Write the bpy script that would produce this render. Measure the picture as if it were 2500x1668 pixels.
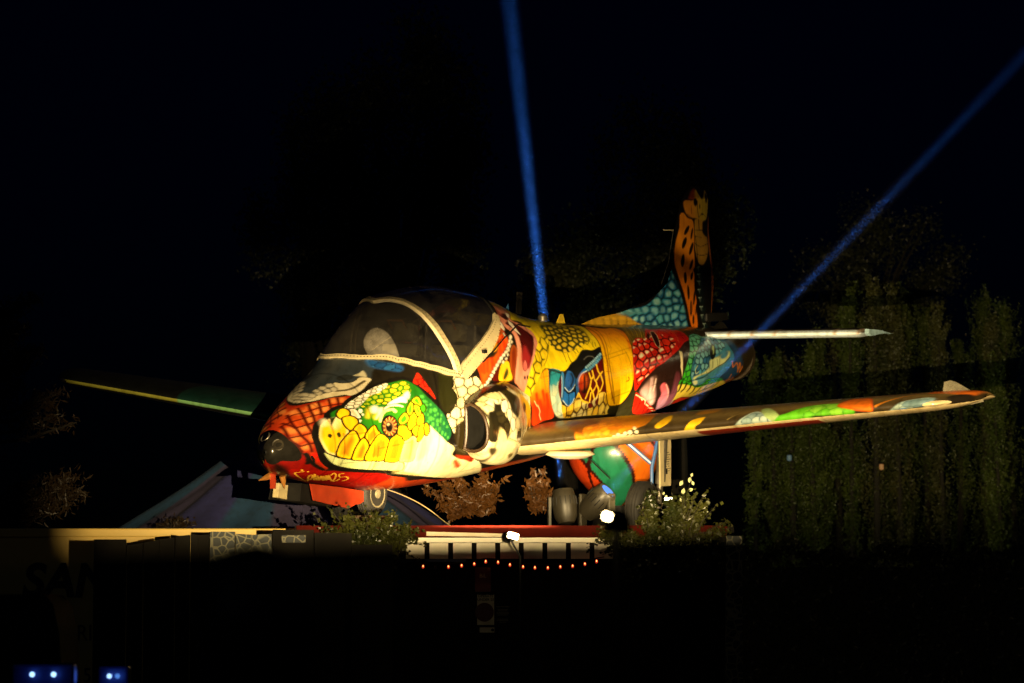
import bpy, bmesh, math, random
import numpy as np
from mathutils import Vector, Matrix, Quaternion

sc = bpy.context.scene
for o in list(bpy.data.objects): bpy.data.objects.remove(o)
col = sc.collection
rng = random.Random(7)

# ------------------------------------------------------------------ camera
CZ = 1.75                                   # eye height
F_PX, PITCH = 7500.0, math.radians(5.0)     # focal length in 2500-px-wide pixels, upward tilt
cam_d = bpy.data.cameras.new('camera'); cam = bpy.data.objects.new('camera', cam_d); col.objects.link(cam)
cam_d.sensor_width = 36.0; cam_d.lens = 36.0*F_PX/2500.0
cam_d.clip_start = 0.1; cam_d.clip_end = 3000
cam.location = (0, 0, CZ); cam.rotation_euler = (math.radians(90)+PITCH, 0, 0)
cam_d.dof.use_dof = True; cam_d.dof.focus_distance = 28.5; cam_d.dof.aperture_fstop = 4.0
sc.camera = cam
sc.render.resolution_x, sc.render.resolution_y = 1024, 683

# ------------------------------------------------------------------ night sky and moon
SUN_EL, SUN_ROT = math.radians(24), math.radians(215)
w = bpy.data.worlds.new('World'); sc.world = w; w.use_nodes = True
nt = w.node_tree; nt.nodes.clear()
sky = nt.nodes.new('ShaderNodeTexSky'); sky.sky_type = 'NISHITA'; sky.sun_disc = False
sky.sun_elevation = math.radians(1.0); sky.dust_density = 0.0; sky.ozone_density = 10.0; sky.sun_rotation = SUN_ROT
bg = nt.nodes.new('ShaderNodeBackground'); bg.inputs['Strength'].default_value = 0.0024
out = nt.nodes.new('ShaderNodeOutputWorld')
nt.links.new(sky.outputs[0], bg.inputs[0]); nt.links.new(bg.outputs[0], out.inputs[0])
moon = bpy.data.lights.new('moon', 'SUN'); moon.energy = 0.012; moon.angle = math.radians(0.5); moon.color = (0.75, 0.85, 1.0)
mo = bpy.data.objects.new('moon', moon); col.objects.link(mo); mo.rotation_euler = (math.radians(58), 0, math.radians(-35))

vs = sc.view_settings; vs.view_transform = 'Standard'; vs.look = 'None'; vs.exposure = 0.0; vs.gamma = 1.0; vs.use_curve_mapping = False
sc.cycles.use_denoising = True; sc.cycles.max_bounces = 8; sc.cycles.transparent_max_bounces = 24
sc.cycles.sample_clamp_indirect = 3.0; sc.cycles.volume_bounces = 0

# ------------------------------------------------------------------ helpers
def lin(c):
    c = np.asarray(c, float)/255.0
    return np.where(c <= 0.04045, c/12.92, ((c+0.055)/1.055)**2.4)
def lin4(c): return tuple(float(v) for v in lin(c))+(1.0,)
def at(px, py, Y):
    """the point at depth Y on the line of sight through a pixel of the 2500 x 1668 photograph"""
    a = (px-1250)/F_PX; b = -(py-834)/F_PX; c, s = math.cos(PITCH), math.sin(PITCH)
    d = (a, c-b*s, s+b*c); k = Y/d[1]
    return Vector((d[0]*k, Y, CZ+d[2]*k))
def tag(o, label=None, cat=None, group=None, kind=None):
    if label: o['label'] = label
    if cat: o['category'] = cat
    if group: o['group'] = group
    if kind: o['kind'] = kind
    return o
def empty(name, loc=(0, 0, 0), label=None, cat=None, group=None):
    o = bpy.data.objects.new(name, None); col.objects.link(o); o.location = loc; o.empty_display_size = .2
    return tag(o, label, cat, group)
def copy_tree(o, parent=None):
    c = o.copy(); col.objects.link(c); c.parent = parent
    for ch in o.children: copy_tree(ch, c)
    return c
def link(name, me, mat=None, parent=None):
    o = bpy.data.objects.new(name, me); col.objects.link(o)
    if mat: me.materials.append(mat)
    if parent: o.parent = parent
    return o
def mesh_np(name, V, Fq, mat=None, parent=None, colr=None, smooth=True):
    """V (n,3) vertices, Fq (m,4) or (m,3) faces, colr (n,3) linear paint colour"""
    V = np.asarray(V, np.float32); Fq = np.asarray(Fq, np.int32); me = bpy.data.meshes.new(name)
    n, m, k = len(V), len(Fq), Fq.shape[1]
    me.vertices.add(n); me.vertices.foreach_set('co', V.ravel())
    me.loops.add(m*k); me.loops.foreach_set('vertex_index', Fq.ravel())
    me.polygons.add(m); me.polygons.foreach_set('loop_start', np.arange(0, m*k, k, dtype=np.int32))
    me.polygons.foreach_set('use_smooth', np.full(m, smooth))
    me.update(calc_edges=True)
    if colr is not None:
        ca = me.color_attributes.new('paint', 'FLOAT_COLOR', 'POINT')
        ca.data.foreach_set('color', np.c_[colr, np.ones(n)].astype(np.float32).ravel())
    return link(name, me, mat, parent)
def grid_faces(n, m, mask=None, flip=False):
    i, j = np.meshgrid(np.arange(n-1), np.arange(m-1), indexing='ij'); a = i*m+j
    q = np.stack([a, a+m, a+m+1, a+1], -1)
    if flip: q = q[..., ::-1]
    q = q[mask] if mask is not None else q.reshape(-1, 4)
    return q
class MB:
    """collects boxes, bars, tubes and lathes into one mesh"""
    def __init__(s): s.v = []; s.f = []
    def add(s, vs, fs):
        b = len(s.v); s.v += [tuple(p) for p in vs]; s.f += [tuple(b+i for i in f) for f in fs]; return s
    def box(s, c, d, rot=None, bev=0.0):
        x, y, z = d[0]/2, d[1]/2, d[2]/2; R_ = rot if rot is not None else Matrix.Identity(3); c = Vector(c)
        if bev <= 0:
            vs = [(sx*x, sy*y, sz*z) for sx in (-1, 1) for sy in (-1, 1) for sz in (-1, 1)]
            fs = [(0, 1, 3, 2), (4, 6, 7, 5), (0, 4, 5, 1), (2, 3, 7, 6), (0, 2, 6, 4), (1, 5, 7, 3)]
        else:
            bm = bmesh.new(); bmesh.ops.create_cube(bm, size=1.0)
            for v in bm.verts: v.co = Vector((v.co.x*d[0], v.co.y*d[1], v.co.z*d[2]))
            bmesh.ops.bevel(bm, geom=bm.edges[:], offset=bev, segments=2, affect='EDGES', profile=.6)
            bm.verts.index_update(); vs = [v.co.copy() for v in bm.verts]; fs = [[v.index for v in f.verts] for f in bm.faces]; bm.free()
        return s.add([c+R_@Vector(v) for v in vs], fs)
    def tube(s, pts, r, n=8, cap=True):
        pts = [Vector(p) for p in pts]; rs = r if isinstance(r, (list, tuple)) else [r]*len(pts); b = len(s.v); up = None
        for i, p in enumerate(pts):
            t = (pts[min(i+1, len(pts)-1)]-pts[max(i-1, 0)]).normalized()
            if up is None: up = t.orthogonal().normalized()
            up = (up-t*up.dot(t)).normalized(); sd = t.cross(up)
            for k in range(n):
                a = 2*math.pi*k/n; s.v.append(tuple(p+(up*math.cos(a)+sd*math.sin(a))*rs[i]))
        for i in range(len(pts)-1):
            for k in range(n):
                s.f.append((b+i*n+k, b+i*n+(k+1) % n, b+(i+1)*n+(k+1) % n, b+(i+1)*n+k))
        if cap:
            s.f.append(tuple(b+k for k in reversed(range(n)))); s.f.append(tuple(b+(len(pts)-1)*n+k for k in range(n)))
        return s
    def lathe(s, prof, c, axis=(0, 0, 1), n=20):
        """prof: (radius, height) pairs turned about an axis through c"""
        q = Vector((0, 0, 1)).rotation_difference(Vector(axis)); c = Vector(c); b = len(s.v)
        for r, h in prof:
            for k in range(n):
                a = 2*math.pi*k/n; s.v.append(tuple(c+q@Vector((r*math.cos(a), r*math.sin(a), h))))
        for i in range(len(prof)-1):
            for k in range(n): s.f.append((b+i*n+k, b+i*n+(k+1) % n, b+(i+1)*n+(k+1) % n, b+(i+1)*n+k))
        s.f.append(tuple(b+k for k in reversed(range(n)))); s.f.append(tuple(b+(len(prof)-1)*n+k for k in range(n)))
        return s
    def prism(s, outline, d):
        """outline: 3D loop, extruded along vector d"""
        o = [Vector(p) for p in outline]; n = len(o); d = Vector(d)
        return s.add(o+[p+d for p in o], [tuple(range(n))[::-1], tuple(range(n, 2*n))]+[(k, (k+1) % n, n+(k+1) % n, n+k) for k in range(n)])
    def build(s, name, mat, parent=None, smooth=False):
        me = bpy.data.meshes.new(name); me.from_pydata(s.v, [], s.f); me.update()
        bm = bmesh.new(); bm.from_mesh(me); bmesh.ops.recalc_face_normals(bm, faces=bm.faces[:]); bm.to_mesh(me); bm.free()
        if smooth:
            me.polygons.foreach_set('use_smooth', np.full(len(me.polygons), True))
            me.set_sharp_from_angle(angle=math.radians(38))
        return link(name, me, mat, parent)

# ------------------------------------------------------------------ materials
def new_mat(name):
    m = bpy.data.materials.new(name); m.use_nodes = True
    return m, m.node_tree, m.node_tree.nodes['Principled BSDF']
def noise(nt, scale, detail=4, rough=.6, coord='Object'):
    tc = nt.nodes.new('ShaderNodeTexCoord'); n = nt.nodes.new('ShaderNodeTexNoise')
    n.inputs['Scale'].default_value = scale; n.inputs['Detail'].default_value = detail; n.inputs['Roughness'].default_value = rough
    nt.links.new(tc.outputs[coord], n.inputs['Vector']); return n
def ramp(nt, fac, stops):
    r = nt.nodes.new('ShaderNodeValToRGB'); e = r.color_ramp.elements
    while len(e) < len(stops): e.new(.5)
    for el, (p, c) in zip(e, stops): el.position = p; el.color = c
    nt.links.new(fac, r.inputs[0]); return r
def plain(name, c, rough=.6, metal=0.0, var=.25, scale=6.0, bump=0.0, coat=0.0, spec=.5):
    m, nt, b = new_mat(name); n = noise(nt, scale); c = lin(c)
    r = ramp(nt, n.outputs['Fac'], [(.3, tuple(c*(1-var))+(1,)), (.7, tuple(np.minimum(c*(1+var), 1))+(1,))])
    nt.links.new(r.outputs[0], b.inputs['Base Color'])
    b.inputs['Metallic'].default_value = metal; b.inputs['Specular IOR Level'].default_value = spec; b.inputs['Coat Weight'].default_value = coat
    n2 = noise(nt, scale*4); mr = nt.nodes.new('ShaderNodeMapRange'); mr.inputs['To Min'].default_value = max(rough-.12, .02); mr.inputs['To Max'].default_value = min(rough+.12, 1)
    nt.links.new(n2.outputs['Fac'], mr.inputs['Value']); nt.links.new(mr.outputs[0], b.inputs['Roughness'])
    if bump:
        bp = nt.nodes.new('ShaderNodeBump'); bp.inputs['Strength'].default_value = bump; bp.inputs['Distance'].default_value = .01
        nt.links.new(n2.outputs['Fac'], bp.inputs['Height']); nt.links.new(bp.outputs[0], b.inputs['Normal'])
    return m
def emit(name, c, strength):
    m, nt, b = new_mat(name); b.inputs['Base Color'].default_value = (0, 0, 0, 1)
    b.inputs['Emission Color'].default_value = tuple(c)+(1,); b.inputs['Emission Strength'].default_value = strength; return m
def paint_mat(name, rough=.34, coat=.25):
    """sprayed aircraft paint: colour from the mesh's paint attribute, with grime streaks and scuffs"""
    m, nt, b = new_mat(name); L = nt.links.new
    at_ = nt.nodes.new('ShaderNodeAttribute'); at_.attribute_name = 'paint'
    n = noise(nt, 3.2, 6, .65); r = ramp(nt, n.outputs['Fac'], [(.30, (.72, .70, .66, 1)), (.62, (1, 1, 1, 1))])
    mx = nt.nodes.new('ShaderNodeMix'); mx.data_type = 'RGBA'; mx.blend_type = 'MULTIPLY'; mx.inputs['Factor'].default_value = .8
    L(at_.outputs['Color'], mx.inputs['A']); L(r.outputs[0], mx.inputs['B'])
    mp_ = nt.nodes.new('ShaderNodeMapping'); mp_.inputs['Scale'].default_value = (14, 14, 1.6); tcs = nt.nodes.new('ShaderNodeTexCoord'); L(tcs.outputs['Object'], mp_.inputs[0])
    ns = nt.nodes.new('ShaderNodeTexNoise'); ns.inputs['Scale'].default_value = 1.0; ns.inputs['Detail'].default_value = 5; L(mp_.outputs[0], ns.inputs['Vector']); rs = ramp(nt, ns.outputs['Fac'], [(.36, (.62, .58, .5, 1)), (.52, (1, 1, 1, 1))])
    mxs = nt.nodes.new('ShaderNodeMix'); mxs.data_type = 'RGBA'; mxs.blend_type = 'MULTIPLY'; mxs.inputs['Factor'].default_value = .5; L(mx.outputs['Result'], mxs.inputs['A']); L(rs.outputs[0], mxs.inputs['B']); mx = mxs
    n3 = noise(nt, 55, 3, .7); r3 = ramp(nt, n3.outputs['Fac'], [(.70, (0, 0, 0, 1)), (.80, (.35, .35, .35, 1))])
    mx2 = nt.nodes.new('ShaderNodeMix'); mx2.data_type = 'RGBA'; mx2.inputs['B'].default_value = (.03, .026, .02, 1)
    L(r3.outputs[0], mx2.inputs['Factor']); L(mx.outputs['Result'], mx2.inputs['A']); L(mx2.outputs['Result'], b.inputs['Base Color'])
    mr = nt.nodes.new('ShaderNodeMapRange'); mr.inputs['To Min'].default_value = rough-.1; mr.inputs['To Max'].default_value = rough+.18
    n2 = noise(nt, 9, 5); L(n2.outputs['Fac'], mr.inputs['Value']); L(mr.outputs[0], b.inputs['Roughness'])
    b.inputs['Coat Weight'].default_value = coat; b.inputs['Coat Roughness'].default_value = .16
    bp = nt.nodes.new('ShaderNodeBump'); bp.inputs['Strength'].default_value = .12; bp.inputs['Distance'].default_value = .02
    n4 = noise(nt, 2.2, 2); L(n4.outputs['Fac'], bp.inputs['Height']); L(bp.outputs[0], b.inputs['Normal'])
    return m
def glass_mat(name, tint, dust, gloss=.9, dustcol=(.5, .45, .36)):
    m, nt, b = new_mat(name); N = nt.nodes; L = nt.links.new; N.remove(b); o = N['Material Output']
    tr = N.new('ShaderNodeBsdfTransparent'); tr.inputs[0].default_value = tuple(tint)+(1,)
    gl = N.new('ShaderNodeBsdfGlossy'); gl.inputs['Roughness'].default_value = .06
    df = N.new('ShaderNodeBsdfDiffuse'); df.inputs[0].default_value = tuple(dustcol)+(1,)
    fr = N.new('ShaderNodeFresnel'); fr.inputs[0].default_value = 1.5
    mu = N.new('ShaderNodeMath'); mu.operation = 'MULTIPLY'; mu.inputs[1].default_value = gloss; L(fr.outputs[0], mu.inputs[0])
    n = noise(nt, 5.5, 8, .68); mr = N.new('ShaderNodeMapRange'); mr.inputs['From Min'].default_value = .3; mr.inputs['From Max'].default_value = .75; mr.inputs['To Min'].default_value = dust*.3; mr.inputs['To Max'].default_value = dust*1.7
    L(n.outputs['Fac'], mr.inputs['Value'])
    m1 = N.new('ShaderNodeMixShader'); m2 = N.new('ShaderNodeMixShader')
    L(mr.outputs[0], m1.inputs[0]); L(tr.outputs[0], m1.inputs[1]); L(df.outputs[0], m1.inputs[2])
    L(mu.outputs[0], m2.inputs[0]); L(m1.outputs[0], m2.inputs[1]); L(gl.outputs[0], m2.inputs[2]); L(m2.outputs[0], o.inputs[0])
    return m
def leaf_mat(name, a, b_, rough=.45, trans=.25):
    m, nt, b = new_mat(name); N = nt.nodes; L = nt.links.new
    n = noise(nt, 1.7, 3); r = ramp(nt, n.outputs['Fac'], [(.3, lin4(a)), (.7, lin4(b_))])
    L(r.outputs[0], b.inputs['Base Color']); b.inputs['Roughness'].default_value = rough
    tl = N.new('ShaderNodeBsdfTranslucent'); L(r.outputs[0], tl.inputs[0]); mx = N.new('ShaderNodeMixShader'); mx.inputs[0].default_value = trans
    L(b.outputs[0], mx.inputs[1]); L(tl.outputs[0], mx.inputs[2]); L(mx.outputs[0], N['Material Output'].inputs[0])
    return m
M = {}
M['paint'] = paint_mat('aircraft_paint', .28, .5); M['wingpaint'] = paint_mat('wing_paint', .38, .2)
M['white'] = plain('white_enamel', (222, 212, 184), .4, var=.12, scale=3)
M['cream'] = plain('cream_frame', (186, 170, 130), .45, var=.14, scale=8)
M['black'] = plain('black_plastic', (16, 15, 13), .6, spec=.25)
M['rubber'] = plain('tyre_rubber', (26, 24, 21), .75, var=.3, scale=12)
M['alloy'] = plain('wheel_alloy', (170, 160, 130), .4, .6, var=.3, scale=20)
M['steel'] = plain('dull_steel', (110, 104, 92), .45, .7, var=.3, scale=14)
M['red'] = plain('red_panel', (150, 46, 18), .45, var=.25, scale=5, coat=.2)
M['redwood'] = plain('red_fascia_board', (62, 13, 6), .8, var=.3, scale=4, spec=.05)
M['dark'] = plain('dark_timber', (20, 18, 14), .8, var=.4, scale=5, bump=.3, spec=.1)
M['seat'] = plain('seat_fabric', (120, 112, 80), .85, var=.3, scale=10)
M['brass'] = plain('bronzed_metal', (190, 128, 60), .35, .5, var=.25, scale=9)
M['glass'] = glass_mat('canopy_glass', (.84, .82, .78), .32)
M['noseglass'] = glass_mat('nose_light_glass', (.35, .33, .28), .02)
M['lens'] = glass_mat('clear_lens', (.92, .9, .86), .06)
M['clear'] = glass_mat('clear_plastic_fin', (.8, .78, .7), .16, dustcol=(.6, .55, .4))
def pchip(xs,ys,x):
    xs=np.asarray(xs,float);ys=np.asarray(ys,float);x=np.asarray(x,float)
    h=np.diff(xs);d=np.diff(ys)/h
    m=np.zeros_like(ys)
    for i in range(1,len(xs)-1):
        if d[i-1]*d[i]>0:
            w1=2*h[i]+h[i-1];w2=h[i]+2*h[i-1];m[i]=(w1+w2)/(w1/d[i-1]+w2/d[i])
    m[0]=d[0];m[-1]=d[-1]
    k=np.clip(np.searchsorted(xs,x)-1,0,len(xs)-2)
    t=(x-xs[k])/h[k];t=np.clip(t,0,1)
    return (2*t**3-3*t**2+1)*ys[k]+(t**3-2*t**2+t)*h[k]*m[k]+(-2*t**3+3*t**2)*ys[k+1]+(t**3-t**2)*h[k]*m[k+1]
# body sections: x, ztop, zbot, halfwidth, zmid, exponent top, exponent bottom
SEC=np.array([
[0.08,1.030,1.010,0.008,1.02,2.0,2.0],
[0.10,1.093,0.941,0.060,1.02,2.0,2.0],
[0.16,1.168,0.871,0.118,1.02,2.0,2.0],
[0.30,1.273,0.804,0.227,1.03,2.0,2.1],
[0.50,1.384,0.766,0.340,1.04,2.0,2.2],
[0.80,1.545,0.709,0.448,1.05,2.0,2.3],
[1.05,1.663,0.656,0.522,1.06,2.0,2.3],
[1.20,1.743,0.625,0.536,1.07,2.0,2.3],
[1.40,1.885,0.594,0.546,1.08,2.0,2.3],
[1.70,2.165,0.569,0.583,1.10,2.0,2.3],
[2.10,2.372,0.557,0.629,1.12,2.0,2.3],
[2.80,2.425,0.567,0.643,1.14,2.0,2.3],
[3.30,2.379,0.589,0.652,1.15,2.0,2.3],
[3.80,2.294,0.614,0.654,1.17,2.0,2.3],
[4.40,2.125,0.637,0.640,1.22,2.0,2.2],
[5.10,2.030,0.702,0.614,1.30,2.0,2.1],
[6.00,1.974,0.817,0.577,1.40,2.0,2.0],
[7.00,1.947,0.943,0.510,1.48,2.0,2.0],
[8.00,1.907,1.057,0.444,1.53,2.0,2.0],
[9.00,1.843,1.171,0.350,1.55,2.0,2.0],
[9.60,1.773,1.261,0.283,1.56,2.0,2.0]])
def body(x,th):
    """x station, th: 0 top .. pi/2 port .. pi bottom; negative = starboard. y<0 is port."""
    x=np.asarray(x,float);th=np.asarray(th,float)
    p=[pchip(SEC[:,0],SEC[:,i],x) for i in range(1,7)]
    zt,zb,w,zm,nt,nb=p
    c=np.cos(th);s=np.sin(th)
    up=c>=0
    n=np.where(up,nt,nb)
    cc=np.sign(c)*np.abs(c)**(2/n);ss=np.sign(s)*np.abs(s)**(2/n)
    z=zm+np.where(up,(zt-zm),(zm-zb))*cc
    y=-w*ss
    return np.stack(np.broadcast_arrays(x,y,z),-1)

def wing(y,t,tip=4.68):
    """y: span station as positive distance from centre line (port side); t=0 leading edge, t>0 upper skin, t<0 lower skin, |t|=1 trailing edge"""
    y=np.asarray(y,float);t=np.asarray(t,float)
    k=(y-0.72)/(5.0-0.72)
    xle=3.42+0.18*k;zle=0.925+0.49*k
    ch=2.35-1.28*k;tk=0.30-0.131*k
    xc=np.abs(t)**2.0
    yt=5*(0.2969*np.sqrt(xc)-0.1260*xc-0.3516*xc**2+0.2843*xc**3-0.1036*xc**4)
    cam=0.02*4*xc*(1-xc)
    # rounded tip
    kt=np.clip((y-tip)/0.40,0,1);fall=np.sqrt(np.clip(1-kt**2,0.0,1))**.6
    inc=-0.035
    xx=xc*ch;zz=np.sign(t)*yt*tk*fall+cam*ch
    sh=0.62*(1-np.sqrt(np.clip(1-kt**2,0,1)));xle=xle+sh;xx=xc*np.maximum(ch-sh*1.3,.12)
    return np.stack(np.broadcast_arrays(xle+xx,-y,zle+zz-inc*0+xx*inc),-1)

# intake pod: upper and lower seams on the body (x, theta deg), bulge height
PODU=np.array([[2.42,80.0],[2.56,78.0],[2.70,76],[2.85,74.5],[3.0,73.2],[3.2,73],[3.4,75],[3.6,79],[3.9,86],[4.3,94]])
PODL=np.array([[2.42,108.],[2.53,112],[2.67,119],[2.80,123],[3.03,127],[3.3,131],[3.6,130],[3.9,126],[4.3,118],[4.4,116]])
PODB=np.array([[2.42,.27],[2.5,.29],[2.7,.285],[3.0,.245],[3.25,.16],[3.45,.07],[3.6,.02],[3.68,.004],[4.3,.003]])
def body_n(x,th,e=2e-3):
    a=body(x+e,th)-body(x-e,th);b=body(x,th+e)-body(x,th-e)
    n=np.cross(a,b);n/=np.linalg.norm(n,axis=-1,keepdims=True)+1e-12
    s=np.sign(n[...,1:2]*-np.sin(th)[...,None]+n[...,2:3]*np.cos(th)[...,None]);return n*s
def pod(x,f):
    """f 0 = upper seam, 1 = lower seam"""
    x=np.asarray(x,float);f=np.asarray(f,float);x,f=np.broadcast_arrays(x,f)
    tu=np.radians(pchip(PODU[:,0],PODU[:,1],x));tl=np.radians(pchip(PODL[:,0],PODL[:,1],x))
    th=tu+(tl-tu)*f
    b=pchip(PODB[:,0],PODB[:,1],x)
    pr=(1-np.abs(2*f-1)**2.6)**0.55
    return body(x,th)+body_n(x,th)*(b*pr)[...,None]
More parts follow.
